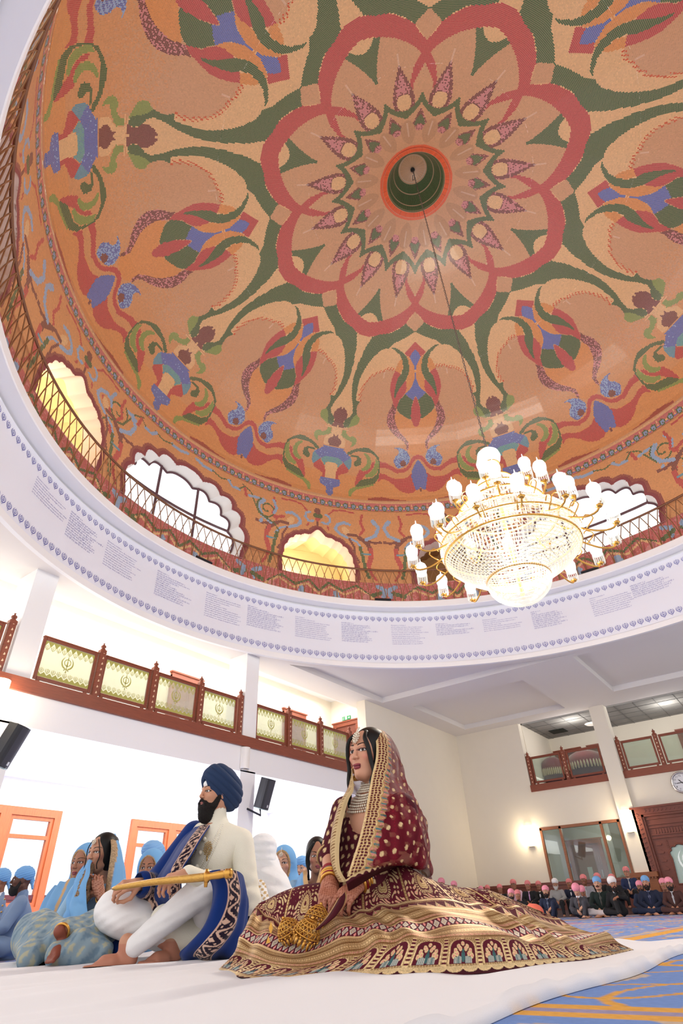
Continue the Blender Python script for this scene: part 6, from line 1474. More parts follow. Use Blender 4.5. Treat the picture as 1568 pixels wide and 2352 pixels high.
prims += xf(foot_prims(1.08), frame(T1, [0, 0, 1]), A1 + [0, 0, 0]) + xf(foot_prims(1.0, True), frame(T2, [0, 0, 1]), A2)
V1, F1 = sdf_mesh(prims, .0046); V1 = relax(V1, F1, 1); V1[:, 2] = np.maximum(V1[:, 2], .012)
c1 = np.tile(lin(skin_g), (len(V1), 1)); c1[V1[:, 2] < .10] = lin((188, 126, 102))
Vb, Fb, Cb = join([(V0 @ GM.T + GHC, F0, c0), (V1, F1, c1)])
put('body', Vb, Fb, M_SKIN, GR, smooth=True, col=Cb)
def beard_prims(L=1.0):
    P = [('e', (.048, 0, -.088), (.054, .060, .042), None, .015), ('e', (.052, 0, -.105 - .03 * L), (.046, .048, .042), None, .03),
         ('c', (.012, .070, -.02), (.035, .058, -.075), .012, .020, .015), ('c', (.012, -.070, -.02), (.035, -.058, -.075), .012, .020, .015),
         ('c', (.100, .006, -.049), (.086, .034, -.066), .0075, .008, .008), ('c', (.100, -.006, -.049), (.086, -.034, -.066), .0075, .008, .008), ('c', (.088, .03, -.064), (.078, .032, -.09), .010, .014, .01), ('c', (.088, -.03, -.064), (.078, -.032, -.09), .010, .014, .01),
         ('e', (.082, 0, -.093), (.020, .026, .016), None, .012), ('-e', (.108, 0, -.0665), (.026, .021, .0085), None, .004)]
    return P
V, F = sdf_mesh(beard_prims(1.0), .0028); r_ = rng.normal(0, .0011, V.shape); put('beard', (V + r_) @ GM.T + GHC, F, M_BEARD, GR, smooth=True)
# turban
TC = np.array([-.046, 0, .050]); TM = rotm(0, .68, 0); TR = np.array([.162, .112, .120])
V, F = sdf_mesh([('e', TC, TR, TM, .01), ('e', (.028, 0, .086), (.066, .072, .062), rotm(0, .3), .03), ('-e', (.088, 0, .020), (.05, .024, .058), rotm(0, .25), .012)], .0038)
q_ = (V - TC) @ TM; nrm = q_ / TR ** 2; nrm /= np.linalg.norm(nrm, axis=1)[:, None]; ph = q_[:, 2] * 150 + np.abs(q_[:, 1]) * 62 + q_[:, 0] * 26
V = V + (nrm * (.0075 * (np.abs(np.sin(ph / 2)) ** .6 - .5))[:, None]) @ TM.T
M_NAVY = mat('navy turban cotton', (24, 48, 84), .85, bump=(500, .2))
put('turban', V @ GM.T + GHC, F, M_NAVY, GR, smooth=True)
V, F = sdf_mesh([('e', (.060, 0, .052), (.036, .040, .028), None, .01)], .004); put('under_turban', V @ GM.T + GHC, F, mat('white under scarf', (240, 240, 240), .8), GR, smooth=True)
# sherwani
M_CREAM = mat('cream brocade', (238, 232, 214), .75, bump=(260, .25)); M_TROU = mat('white trousers', (236, 234, 234), .8, bump=(40, .1))
P = [('c', SLg - [0, 0, .022] - gl_ * .02, SRg - [0, 0, .012], .066, .066, .05), ('c', NKg - [0, 0, .03], SLg - [0, 0, .005], .055, .058, .05), ('c', NKg - [0, 0, .03], SRg, .055, .055, .05), ('e', NKg - [0, 0, .17] + gt * .02, (.125, .19, .15), GT, .06), ('c', NKg - [0, 0, .20], PVg + [0, 0, .02], .15, .165, .06), ('e', PVg + gt * .10, (.20, .22, .10), GT, .05), ('c', NKg + [0, 0, .055] + GM @ np.array([.012, 0, 0]), NKg - [0, 0, .05], .066, .078, .02),
     ('c', PVg + gt * .1, ag(375, 2110, 3.70), .14, .07, .05), ('-c', NKg + [0, 0, .16] + GM @ np.array([.03, 0, 0]), NKg + [0, 0, .03], .059, .056, .004)]
V, F = sdf_mesh(P, .0058)
w_ = .004 * np.sin((V @ RT) * 60 + (V[:, 2]) * 50) * np.clip(1 - np.linalg.norm(V - ELg, axis=1) / .22, 0, 1); V = V + w_[:, None] * (-HD)
put('coat', V, F, M_CREAM, GR, smooth=True)
P = [('c', SLg - [0, 0, .022], ELg, .072, .064, .03), ('c', ELg, WLg + HLp * -.1, .062, .042, .03)]
Vs, Fs = sdf_mesh(P, .005); t_ = np.clip(1 - np.linalg.norm(Vs - ELg, axis=1) / .26, 0, 1)
Vs = Vs + ((.006 * np.sin((Vs @ RT) * 40 + Vs[:, 2] * 85) + .004 * np.sin(Vs[:, 2] * 60 - (Vs @ RT) * 90)) * t_)[:, None] * (-HD * .7 + RT * .3)
put('sleeve', Vs, Fs, M_CREAM, GR, smooth=True)
M_GB = mat('gold brooch', (200, 164, 96), .4, .8)
def on_surf(V, x, y, d0=3.2, eps=.016):
    """the nearest point of cloth V seen at pixel x, y"""
    r = at(x, y, 1.0) - [0, 0, CZ]; r /= np.linalg.norm(r); q = V - [0, 0, CZ]; t = q @ r; d = np.linalg.norm(q - t[:, None] * r, axis=1)
    k = d < eps
    return np.array([0, 0, CZ]) + r * (t[k].min() - .004) if k.any() else at(x, y, d0)
for x, y in ((469, 1927), (460, 1958), (452, 1990)):
    b = MB(); b.ball(on_surf(V, x, y), .012, 10, 6); b.build('button', M_CREAM, GR, smooth=True)
for x, y, m_ in ((442, 1956, mat('silver brooch', (170, 160, 150), .4, .7)), (477, 1951, M_GB)):
    c_ = on_surf(V, x, y); b = MB()
    for k in range(60):
        r_ = .032 * math.sqrt(k / 60); t = k * 2.4; b.ball(c_ + RT * r_ * math.cos(t) * .8 + np.array([0, 0, r_ * math.sin(t) * 1.25 + .004]) - HD * .002, .0035, 5, 4)
    b.ext([(-.004, -.035), (.004, -.035), (.003, -.06), (-.003, -.06)], c_, RT, (0, 0, 1), -HD, 0, .004); b.build('brooch', m_, GR, smooth=True)
b = MB()
for L_ in (((512, 1893), (495, 1940), (470, 1990), (455, 2005)), ((506, 1893), (485, 1940), (462, 1985), (448, 2003))):
    P_ = crom(np.array(L_, float), 30)
    for x, y in P_: b.ball(on_surf(V, x, y), .0042, 5, 4)
b.build('pearl_strand', mat('pearls', (240, 234, 222), .3), GR, smooth=True)
# trousers
K1 = ag(470, 2040, 3.62); K2 = ag(262, 2092, 3.80)
P = [('c', PVg - HD * .02 + RT * .06, K1, .12, .088, .04), ('c', K1, A1 + [0, 0, .012] + RT * .045, .086, .052, .012), ('c', PVg - RT * .08, K2, .13, .105, .05), ('c', K2, A2 + [0, 0, .03] + HD * .02, .10, .050, .03), ('e', ag(300, 2110, 3.80), (.14, .12, .09), None, .05)]
V, F = sdf_mesh(P, .0058); V[:, 2] = np.maximum(V[:, 2], .012)
w_ = .003 * np.sin((V @ RT) * 30 + V[:, 2] * 60) + .0015 * np.sin(V[:, 2] * 130 - (V @ RT) * 60); V = V + (w_ * np.clip((V[:, 2] - .03) / .1, 0, 1))[:, None] * (-HD)
put('trousers', V, F, M_TROU, GR, smooth=True)
# royal blue shawl with gold border
BLU = lin((14, 46, 112)); BLD = lin((10, 24, 58)); BRD = lin((212, 176, 156))
def border(x, L, c, k):
    """scrolling foliage along a border; x across 0..1"""
    c[k] = lin((34, 22, 40)); s = np.sin(L * 70) * .28
    fl = (np.abs(x - .5 - s) < .075) | (np.hypot((L * 22.3) % 1 - .5, (x - .5 + s) * 1.6) < .21) | (np.sin(L * 210 + x * 9) * np.sin(x * 21) > .55); c[k & fl] = BRD; c[k & ((x < .08) | (x > .92))] = BRD
def sha(u, w, S, L):
    c = np.tile(BLU, (len(u), 1)); x = (S - .008) / .075; border(x, L, c, (x > 0) & (x < 1)); return c
def shb(u, w, S, L):
    c = np.tile(BLU, (len(u), 1)); x = (u - .22) / .20; border(x, L, c, (x > 0) & (x < 1) & (w < .93)); x = (w - .94) / .06; return c
M_VEL = cmat('royal blue velvet', .8, spec=.12, sheen=.12)
sg_ = lambda R_: [[(x, y, d + .2) for x, y, d in r] for r in R_]
SH = empty('shawl', (0, 0, 0)); SH.parent = GR; SH.matrix_parent_inverse = Matrix.Identity(4); SH.location = (-GR.location[0], -GR.location[1], -GR.location[2])
sheet(sg_([[(486, 1890, 3.86), (464, 1896, 3.82), (446, 1902, 3.90), (438, 1908, 4.02), (455, 1912, 4.12)], [(464, 1924, 3.66), (441, 1924, 3.66), (420, 1934, 3.80), (411, 1942, 4.0), (430, 1946, 4.15)], [(441, 1963, 3.60), (415, 1964, 3.59), (396, 1974, 3.72), (384, 1984, 3.95), (410, 1988, 4.15)],
           [(420, 1998, 3.57), (397, 2002, 3.55), (374, 2014, 3.66), (356, 2028, 3.9), (390, 2030, 4.12)], [(417, 2042, 3.62), (394, 2048, 3.60), (370, 2056, 3.70), (348, 2064, 3.9), (385, 2064, 4.1)], [(425, 2078, 3.72), (402, 2082, 3.70), (380, 2086, 3.78), (352, 2088, 3.95), (385, 2088, 4.1)]]), 110, 150, .006, 'drape', M_VEL, SH, colf=sha, fold=lambda u, w: np.clip((u - .25) * 3, 0, 1) * .006 * np.sin(u * 22 + w * 6))
sheet(sg_([[(470, 2004, 3.42), (490, 1999, 3.36), (512, 1997, 3.34), (540, 2000, 3.42), (556, 2010, 3.58), (562, 2030, 3.78)], [(486, 2034, 3.40), (503, 2034, 3.34), (522, 2036, 3.34), (544, 2042, 3.42), (562, 2052, 3.56), (568, 2070, 3.78)], [(484, 2080, 3.40), (502, 2080, 3.34), (525, 2082, 3.36), (545, 2086, 3.44), (561, 2092, 3.58), (566, 2100, 3.78)],
           [(466, 2130, 3.44), (488, 2130, 3.36), (515, 2130, 3.38), (542, 2132, 3.46), (557, 2136, 3.6), (562, 2140, 3.78)], [(432, 2168, 3.52), (464, 2170, 3.42), (498, 2170, 3.42), (530, 2172, 3.50), (549, 2173, 3.62), (556, 2175, 3.78)], [(411, 2190, 3.60), (450, 2194, 3.50), (486, 2193, 3.48), (522, 2192, 3.54), (546, 2190, 3.64), (556, 2188, 3.78)],
           [(414, 2207, 3.64), (450, 2209, 3.58), (486, 2208, 3.58), (522, 2205, 3.62), (549, 2200, 3.70), (560, 2197, 3.80)]]), 150, 220, .006, 'drape', M_VEL, SH, colf=shb, fold=lambda u, w: .010 * np.sin(u * 24 + w * 3 + 1.5 * np.sin(w * 4)) * np.clip(w * 3, 0, 1))
P = [('c', SRg, ERg, .085, .085, .03), ('c', ERg, WRg + HRp * -.25, .088, .062, .03), ('-c', WRg + HRp * .0, WRg + HRp * .8, .052, .06, .003), ('c', ERg, ag(372, 2095, 3.85), .08, .09, .05)]
V, F = sdf_mesh(P, .006); t = (V - WRg) @ HRp / (HRp @ HRp); c = np.tile(BLU, (len(V), 1)); ang = np.arctan2((V - WRg) @ HD, V[:, 2] - WRg[2]); border((t + 1.0) / .55, ang * .10, c, (t > -1.0) & (t < -.42)); put('sleeve_drape', V, F, M_VEL, SH, smooth=True, col=c)
sheet(sg_([[(238, 2140, 3.95), (262, 2145, 3.9), (290, 2160, 3.9)], [(236, 2175, 3.9), (262, 2178, 3.82), (290, 2185, 3.85)], [(234, 2196, 3.9), (262, 2198, 3.84), (290, 2200, 3.85)]]), 30, 30, .006, 'drape', M_VEL, SH, colf=lambda u, w, S, L: np.tile(BLU, (len(u), 1)))
V, F = sdf_mesh([('c', ag(562, 2096, 3.9), ag(590, 2150, 3.9), .05, .05, .02), ('c', ag(590, 2150, 3.9), ag(585, 2180, 3.85), .05, .05, .02)], .01); put('shawl_end', V, F, M_VEL, SH, smooth=True, col=np.tile(BLD, (len(V), 1)))
# sword laid across the knees
SW = empty('sword', tuple(ag(400, 2018, 3.4))); tag(SW, 'curved sword in a gold sheath held across the knees of the groom', 'sword')
M_SWG = mat('old gold sheath', (206, 160, 84), .33, .85, bump=(90, .25))
Pp = crom(np.array([ag(258, 2041, 3.52), ag(300, 2034, 3.46), ag(360, 2025, 3.38), ag(425, 2019, 3.32), ag(476, 2014, 3.28)]), 40)
b = MB(); b.tube(Pp, np.interp(np.linspace(0, 1, 40), [0, .04, .3, .8, 1], [.006, .013, .015, .019, .020]), 12); b.build('sheath', M_SWG, SW, smooth=True)
b = MB(); p0, p1 = ag(474, 2014, 3.28), ag(533, 2005, 3.22); Pq = p0 + (p1 - p0) * np.linspace(0, 1, 24)[:, None]
b.tube(Pq, np.interp(np.linspace(0, 1, 24), [0, .05, .1, .2, .5, .74, .78, .82, .86, .95, 1], [.028, .028, .019, .016, .019, .017, .024, .024, .021, .024, .012]), 12); b.build('hilt', M_GOLDJ, SW, smooth=True)
b = MB(); b.tube([p0 - RT * .0 + np.array([0, 0, .035]), p0, p0 - np.array([0, 0, .045])], [.008, .014, .008], 8); b.build('crossguard', M_GOLDJ, SW, smooth=True)
# ------------------------------------------------------------------ guests
SDF_CACHE = {}
def shape(key, fn, h, fold=None):
    if key not in SDF_CACHE:
        V, F = sdf_mesh(fn(), h); V = relax(V, F, 1)
        if fold is not None: V = V + fold(V)
        SDF_CACHE[key] = (V, F)
    return SDF_CACHE[key]
POSE = {
 'lotus': dict(hip=((.02, .10, .12), (.02, -.10, .12)), knee=((.32, .31, .12), (.32, -.31, .12)), ankle=((.40, -.07, .08), (.44, .07, .08)), elbow=((.10, .27, .29), (.10, -.27, .29)), wrist=((.33, .07, .17), (.34, -.06, .17))),
 'kneesup': dict(hip=((.02, .10, .12), (.02, -.10, .12)), knee=((.34, .20, .40), (.34, -.18, .20)), ankle=((.44, .14, .09), (.30, .12, .08)), elbow=((.16, .27, .33), (.12, -.27, .27)), wrist=((.36, .12, .30), (.34, -.05, .20))),
 'lean': dict(hip=((.02, .10, .12), (.02, -.10, .12)), knee=((.30, -.02, .40), (.32, -.31, .13)), ankle=((.52, .05, .08), (.42, .0, .08)), elbow=((.14, .26, .40), (.02, -.28, .26)), wrist=((.32, .08, .44), (-.10, -.34, .05))),
 'bench': dict(hip=((.0, .10, .12), (.0, -.10, .12)), knee=((.36, .14, .16), (.36, -.14, .16)), ankle=((.38, .14, -.20), (.38, -.14, -.20)), elbow=((.08, .26, .30), (.08, -.26, .30)), wrist=((.28, .10, .22), (.28, -.08, .22))),
}
SH_ = ((.0, .185, .50), (.0, -.185, .50)); NECK = (.015, 0, .57); HEADP = (.045, 0, .715); PEL = (0, 0, .12)
HAND0 = None
def body_prims(p):
    P = [('c', (0, 0, .53), (.02, 0, .62), .058, .052, .03), ('c', (0, 0, .45), PEL, .09, .10, .05), ('c', SH_[0], SH_[1], .05, .05, .04)]
    for i in (0, 1):
        P += [('c', SH_[i], p['elbow'][i], .042, .036, .02), ('c', p['elbow'][i], p['wrist'][i], .036, .025, .02), ('c', p['hip'][i], p['knee'][i], .06, .05, .03), ('c', p['knee'][i], p['ankle'][i], .048, .034, .03)]
        w = np.array(p['wrist'][i]); e = np.array(p['elbow'][i]); d = w - e; d = d / np.linalg.norm(d) + np.array([.2, 0, -.35]); m = bool(i == 0)
        P += xf(hand_prims([.5, .55, .6, .65], .2, .5, 1.08, mirror=m), frame(d, (.3, 0, 1)), w)
        a = np.array(p['ankle'][i]); kd = a - np.array(p['knee'][i]); kd[2] = 0; fd = kd / (np.linalg.norm(kd) + 1e-6) * .5 + np.array([.6, 0, 0]) if a[2] > 0 else np.array([1.0, 0, 0])
        P += xf(foot_prims(1.0, m), frame(fd, (0, 0, 1)), a)
    return P
def jacket_prims(p, vee=True):
    P = [('c', np.array(SH_[0]) - [0, .0, .012], np.array(SH_[1]) - [0, 0, .012], .066, .066, .04), ('e', (.015, 0, .38), (.125, .19, .17), None, .05), ('c', (.01, 0, .36), (.02, 0, .14), .15, .17, .05), ('c', (0, 0, .58), (0, 0, .50), .058, .08, .02)]
    for i in (0, 1): P += [('c', SH_[i], p['elbow'][i], .068, .060, .025), ('c', p['elbow'][i], np.array(p['wrist'][i]) * .88 + np.array(p['elbow'][i]) * .12, .058, .046, .02)]
    if vee: P += [('-c', (.185, 0, .62), (.20, 0, .24), .10, .035, .006)]
    P += [('-c', (.02, 0, .72), (.03, 0, .57), .062, .050, .004)]
    return P
def shirt_prims(): return [('e', (.03, 0, .38), (.105, .12, .17), None, .04), ('c', (.01, 0, .595), (0, 0, .5), .059, .07, .02), ('c', (.02, 0, .34), (.03, 0, .16), .115, .12, .05)]
def tie_prims(): return [('c', (.103, 0, .545), (.138, 0, .50), .015, .013, .006), ('c', (.138, 0, .50), (.150, 0, .30), .014, .024, .01), ('c', (.150, 0, .30), (.158, 0, .22), .024, .008, .006)]
def trouser_prims(p):
    P = [('e', (.02, 0, .12), (.16, .19, .11), None, .04)]
    for i in (0, 1): P += [('c', p['hip'][i], p['knee'][i], .098, .078, .03), ('c', p['knee'][i], np.array(p['ankle'][i]) + [0, 0, .01], .074, .052, .03)]
    return P
def scarf_prims(big=1.0): return [('e', (-.016, 0, .056), (.108 * big, .092 * big, .088 * big), None, .01), ('e', (-.105, 0, .0), (.03, .035, .028), None, .02), ('c', (-.11, .012, -.01), (-.13, .03, -.075), .018, .012, .015), ('c', (-.11, -.012, -.01), (-.135, -.02, -.07), .018, .010, .015), ('-e', (.22, 0, -.135), (.215, .3, .170), None, .006)]
def pag_prims(): return [('e', (-.022, 0, .070), (.120, .100, .092), rotm(0, .30), .02), ('e', (.025, 0, .075), (.082, .082, .062), rotm(0, .35), .03), ('-e', (.22, 0, -.125), (.215, .3, .165), None, .006)]
def flat(V, s=.02): return 0
def fold_scarf(V): return V * 0 + (np.sin(V[:, 2] * 260 + V[:, 0] * 90) * .0018)[:, None] * (V / (np.linalg.norm(V, axis=1)[:, None] + 1e-6))
SKINS = {'a': (192, 140, 112), 'b': (168, 116, 90), 'c': (132, 84, 62), 'd': (206, 158, 132), 'e': (96, 60, 46)}
def objm(name, V, F, m, par, **kw): return mesh_obj(name, V, F, m, par, smooth=True, **kw)
def guest(loc, yaw, s, label, group=None, pose='lotus', skin='b', female=False, head=('scarf', 'pink scarf', (236, 150, 168)), beard=None, jacket=('navy suit', (28, 40, 66)), shirt=('white shirt', (228, 228, 236)), tie=None, legs=None, turn=(0, 0), h=.013, hh=.0062, hs=1.22, glasses=False, vee=True, lift=0.0, extra=None, hands=True):
    p = POSE[pose]; loc = np.asarray(loc, float); root = empty('person', tuple(loc), yaw); tag(root, label, 'person', group); S_ = s
    V0, F0 = head_mesh(1.0 if female else 0.0, hh); HMx = rotm(*turn); hp = np.array(HEADP) + [0, 0, .02 * (hs - 1) * 5]
    c0 = face_colours(V0, SKINS[skin], (168, 96, 92) if not female else (158, 76, 80), (30, 22, 18) if beard != 'white' else (170, 168, 164), gaze=(0, 0), shadow=None if not female else (140, 90, 74))
    B = shape(('body', pose), lambda: body_prims(p), h * .75)
    hv = (V0 * hs) @ HMx.T + hp; cb = np.tile(lin(SKINS[skin]), (len(B[0]), 1))
    V, F, C = join([(hv, F0, c0), (B[0], B[1], cb)]); objm('body', V * S_, F, M_SKIN, root, col=C)
    def headpart(nm, key, fn, m, hx=None, fold=None):
        V, F = shape(key, fn, hx or hh, fold); return objm(nm, ((V * hs) @ HMx.T + hp) * S_, F, m, root)
    if jacket:
        J = shape(('jk', pose, vee), lambda: jacket_prims(p, vee), h, lambda V: .003 * np.sin(V * 55)); objm('jacket', J[0] * S_, J[1], mat(jacket[0], jacket[1], .85, bump=(400, .12)), root)
    if shirt and vee: V, F = shape('shirt', shirt_prims, h); objm('shirt', V * S_, F, mat(shirt[0], shirt[1], .8), root)
    if tie and vee: V, F = shape('tie', tie_prims, .007); objm('tie', V * S_, F, mat(tie[0], tie[1], .6), root)
    if legs: V, F = shape(('tr', pose), lambda: trouser_prims(p), h, lambda V: .004 * np.sin(V * 48 + V[:, ::-1] * 30)); objm('trousers', V * S_, F, mat(legs[0], legs[1], .85), root)
    if head:
        k = head[0]
        if k == 'scarf': headpart('headscarf', ('scarf', hh), scarf_prims, mat(head[1], head[2], .85, bump=(200, .2)), fold=fold_scarf)
        elif k == 'bigscarf': headpart('headscarf', ('bigscarf', hh), lambda: scarf_prims(1.16), mat(head[1], head[2], .85, bump=(200, .2)), fold=fold_scarf)
        elif k == 'turban': headpart('turban', ('pag', hh), pag_prims, mat(head[1], head[2], .85, bump=(200, .2)), fold=fold_scarf)
    if beard == 'dark': headpart('beard', ('bd', hh), lambda: beard_prims(.15), M_BEARD, min(hh, .0045))
    elif beard == 'long': headpart('beard', ('bl', hh), lambda: beard_prims(.6), M_BEARD, min(hh, .0045))
    elif beard == 'white': headpart('beard', ('bw', hh), lambda: beard_prims(.5), M_GREYB, min(hh, .0045))
    elif beard == 'moustache': headpart('moustache', ('ms', hh), lambda: [('c', (.100, .006, -.049), (.088, .03, -.060), .008, .007, .006), ('c', (.100, -.006, -.049), (.088, -.03, -.060), .008, .007, .006)], M_BEARD, .004)
    if glasses:
        b = MB()
        for y in (.032, -.032): b.tube([(.106 - abs(.022 * math.cos(t)) * .3, y + .022 * math.cos(t), .002 + .017 * math.sin(t)) for t in np.linspace(0, 2 * math.pi, 13)[:-1]], .0022, 5, closed=True)
        b.tube([(.106, -.012, .006), (.109, 0, .008), (.106, .012, .006)], .002, 4)
        for y in (1, -1): b.tube([(.10, y * .054, .004), (.0, y * .082, .006)], .002, 4)
        V = np.array(b.V); objm('glasses', ((V * hs) @ HMx.T + hp) * S_, b.F, mat('spectacle frame', (30, 26, 26), .4), root)
    return root
def facing(a): 
    """yaw of somebody who looks to the left of the photo, turned a degrees towards the camera"""
    a = math.radians(a); d = -RT * math.cos(a) - HD * math.sin(a); return math.atan2(d[1], d[0])
PINK = ('pink scarf', (238, 150, 170)); SALM = ('salmon scarf', (232, 138, 140)); SKYB = ('sky blue scarf', (120, 170, 222)); WHT = ('white turban cloth', (240, 236, 236))
FR = 'seated men in the front row by the end wall'; BK = 'seated men in the back row by the end wall'
def fr(x, y, X, label, lift=0.0, gp=FR, dy=0, **kw):
    p = atx(x, y, X); kw.setdefault('hs', 1.22); s = (p[2] - lift) / (HEADP[2] + .06 * kw['hs']); yaw = math.atan2(-p[1] * .8 + 1.6, -p[0]) + kw.pop('dyaw', 0)
    c, s_ = math.cos(yaw), math.sin(yaw)
    return guest((p[0] - c * .045 * s, p[1] - s_ * .045 * s, lift), yaw, s, label, gp, **kw)
NAVY = ('navy suit', (26, 36, 62)); BLK = ('black suit', (20, 20, 24)); CHAR = ('charcoal suit', (62, 62, 70)); GREYS = ('light grey suit', (148, 146, 152)); BROWN = ('brown suit', (70, 40, 36)); DGREEN = ('bottle green velvet', (14, 34, 32))
fr(1173, 2050, 15.3, 'bearded man in pink scarf and black suit half hidden by the trailing skirt', head=('scarf', *PINK), beard='dark', jacket=BLK, legs=BLK, skin='a')
fr(1252, 2043, 15.6, 'man in pink scarf and navy suit with blue tie beside the grey suited man', head=('scarf', *PINK), beard='dark', jacket=NAVY, shirt=('blue white shirt', (200, 212, 234)), tie=('steel blue tie', (70, 80, 110)), legs=NAVY, skin='a', pose='kneesup')
fr(1322, 2040, 15.2, 'grey suited man in a large pink scarf looking down, with brown striped tie', head=('bigscarf', *PINK), jacket=CHAR, tie=('brown tie', (104, 62, 44)), legs=CHAR, skin='d', pose='kneesup', turn=(0, -.35))
fr(1370, 2024, 15.6, 'young man in sky blue scarf, green velvet jacket and white trousers', head=('scarf', *SKYB), beard='moustache', jacket=DGREEN, shirt=('grey stole', (150, 152, 146)), tie=('dark stole stripe', (70, 72, 70)), legs=('white churidar', (232, 226, 232)), skin='d')
fr(1406, 2026, 15.4, 'man in white turban and black suit leaning on one arm', head=('turban', *WHT), beard='long', jacket=BLK, shirt=('silver kurta', (188, 192, 198)), tie=('black tie', (40, 40, 46)), legs=BLK, skin='b', pose='lean', turn=(.25, 0, .1))
fr(1468, 2032, 16.6, 'man in glasses and pink scarf peering from behind the blue scarfed man', head=('scarf', *PINK), beard='dark', jacket=NAVY, skin='b', glasses=True, legs=NAVY)
fr(1481, 2022, 15.7, 'man in sky blue scarf, navy suit and dark tie with clasped hands', head=('scarf', *SKYB), beard='dark', jacket=NAVY, shirt=('pale blue shirt', (190, 200, 232)), tie=('dark blue tie', (34, 38, 78)), legs=NAVY, skin='a')
fr(1522, 2027, 16.6, 'man in pink scarf mostly hidden behind the brown suited man', head=('scarf', *PINK), jacket=NAVY, skin='b', legs=NAVY)
fr(1535, 2025, 15.6, 'man in pink scarf and brown suit with white pocket square at the right edge', head=('scarf', *PINK), beard='dark', jacket=BROWN, shirt=('white shirt', (228, 228, 236)), tie=('grey tie', (170, 170, 176)), legs=BROWN, skin='b', glasses=True)
fr(1336, 2043, 16.8, 'man in pink scarf bent down behind the grey suited man', head=('scarf', *PINK), jacket=BLK, skin='b', legs=BLK, turn=(0, -.6))
fr(1188, 2052, 16.4, 'man in salmon scarf crouched behind the bearded man by the skirt', head=('scarf', *SALM), jacket=BLK, skin='b', legs=BLK)
BKN = 0
bk = dict(pose='bench', lift=.22, gp=BK)
for x, y, lab, kw in (
 (1013, 2026, 'man in pink scarf showing just above the maroon skirt behind the bride', dict(head=('scarf', *PINK), jacket=BLK)),
 (1042, 2032, 'man in pink scarf low behind the crest of the maroon skirt', dict(head=('scarf', *PINK), jacket=CHAR)),
 (1104, 2042, 'man in pink scarf above the skirt, second of the back row from the wall corner', dict(head=('scarf', *PINK), jacket=BLK)),
 (1119, 2040, 'man in salmon scarf above the skirt with only his head showing', dict(head=('scarf', *SALM), jacket=BROWN)),
 (1147, 2038, 'man in salmon scarf and black jacket left of the pink shirted man', dict(head=('scarf', *SALM), jacket=BLK)),
 (1178, 2028, 'man in pink scarf and pink shirt without jacket in the back row', dict(head=('scarf', *SALM), jacket=('pale pink shirt', (226, 190, 212)), shirt=('pale pink shirt', (226, 190, 212)), glasses=True)),
 (1211, 2030, 'man in salmon scarf and black jacket with lilac tie in the back row', dict(head=('scarf', *SALM), jacket=BLK, shirt=('lilac shirt', (222, 190, 222)), tie=('lilac tie', (200, 150, 200)))),
 (1236, 2031, 'man in salmon scarf in shadow behind the navy suited man', dict(head=('scarf', *SALM), jacket=BLK)),
 (1274, 2027, 'elderly man with white turban, white beard and grey sweater', dict(head=('turban', *WHT), beard='white', jacket=('grey sweater', (150, 148, 146)), vee=False)),
 (1306, 2026, 'man in salmon scarf behind the large pink scarf of the grey suited man', dict(head=('scarf', *SALM), jacket=NAVY)),
 (1339, 2017, 'man in salmon scarf and light grey suit below the lobby door', dict(head=('scarf', *SALM), jacket=GREYS, tie=('grey tie', (150, 146, 156)), skin='c')),
 (1371, 2014, 'man in salmon scarf hidden behind the sky blue scarf', dict(head=('scarf', *SALM), jacket=BLK)),
 (1404, 2016, 'man in salmon scarf hidden behind the white turban', dict(head=('scarf', *SALM), jacket=BLK)),
 (1437, 1999, 'grey haired man in glasses, pink scarf and navy suit sitting higher than the others', dict(head=('scarf', *SALM), jacket=('blue suit', (32, 46, 84)), tie=('grey tie', (110, 112, 124)), glasses=True, skin='a', lift=.36))):
    k2 = dict(bk); k2.update(skin='b', legs=BLK); k2.update(kw); i_ = k2.pop('i', None); fr(x, y, 17.0 if x < 1090 else 18.6 + .5 * (BKN % 2), lab, **k2); BKN += 1
V, F = sdf_mesh([('e', atx(1226, 2090, 14.6), (.18, .2, .15), None, .02), ('c', atx(1218, 2088, 14.6), atx(1216, 2075, 14.6), .05, .03, .05)], .02); V[:, 2] -= V[:, 2].min() - .002
tag(put('cloth_bag', V, F, mat('orange cloth', (240, 120, 96), .85), None, smooth=True), 'small orange cloth bundle on the floor beyond the bridal skirt', 'bag')
b = MB(); b.box(EX - 1.45, 4.4, 0, EX - 1.0, 9.2, .16); tag(b.build('low_bench', M_WOODX), 'low dark bench under the back row of seated men', 'bench')
# ------------------------------------------------------------------ blue dressed guests by the aisle
def hood_prims(long=True):
    P = [('e', (-.030, 0, .030), (.122, .108, .122), None, .02), ('c', (-.05, 0, -.04), (-.07, 0, -.22), .105, .13, .05), ('c', (-.06, .10, -.22), (-.06, -.10, -.22), .10, .10, .04), ('c', (-.07, 0, -.22), (-.06, 0, -.46), .17, .21, .06),
         ('-e', (.135, 0, -.020), (.135, .080, .118), None, .014), ('-c', (.13, .0, -.10), (.16, 0, -.40), .078, .060, .02)]
    return P
def hair_prims(): return [('e', (-.022, 0, .040), (.099, .087, .097), None, .01), ('e', (-.03, 0, -.03), (.085, .082, .09), None, .04), ('-e', (.105, 0, -.032), (.083, .066, .098), None, .012), ('-e', (.10, 0, .06), (.05, .012, .06), None, .02), ('-c', (.06, .03, -.15), (.06, -.03, -.15), .07, .07, .02)]
LT = lin((116, 168, 216)); GOLDT = lin((196, 160, 116))
M_DUP = cmat('sky blue dupatta', .8, spec=.2, bump=(60, .15, .004)); M_BROC = cmat('grey blue brocade', .7, spec=.3)
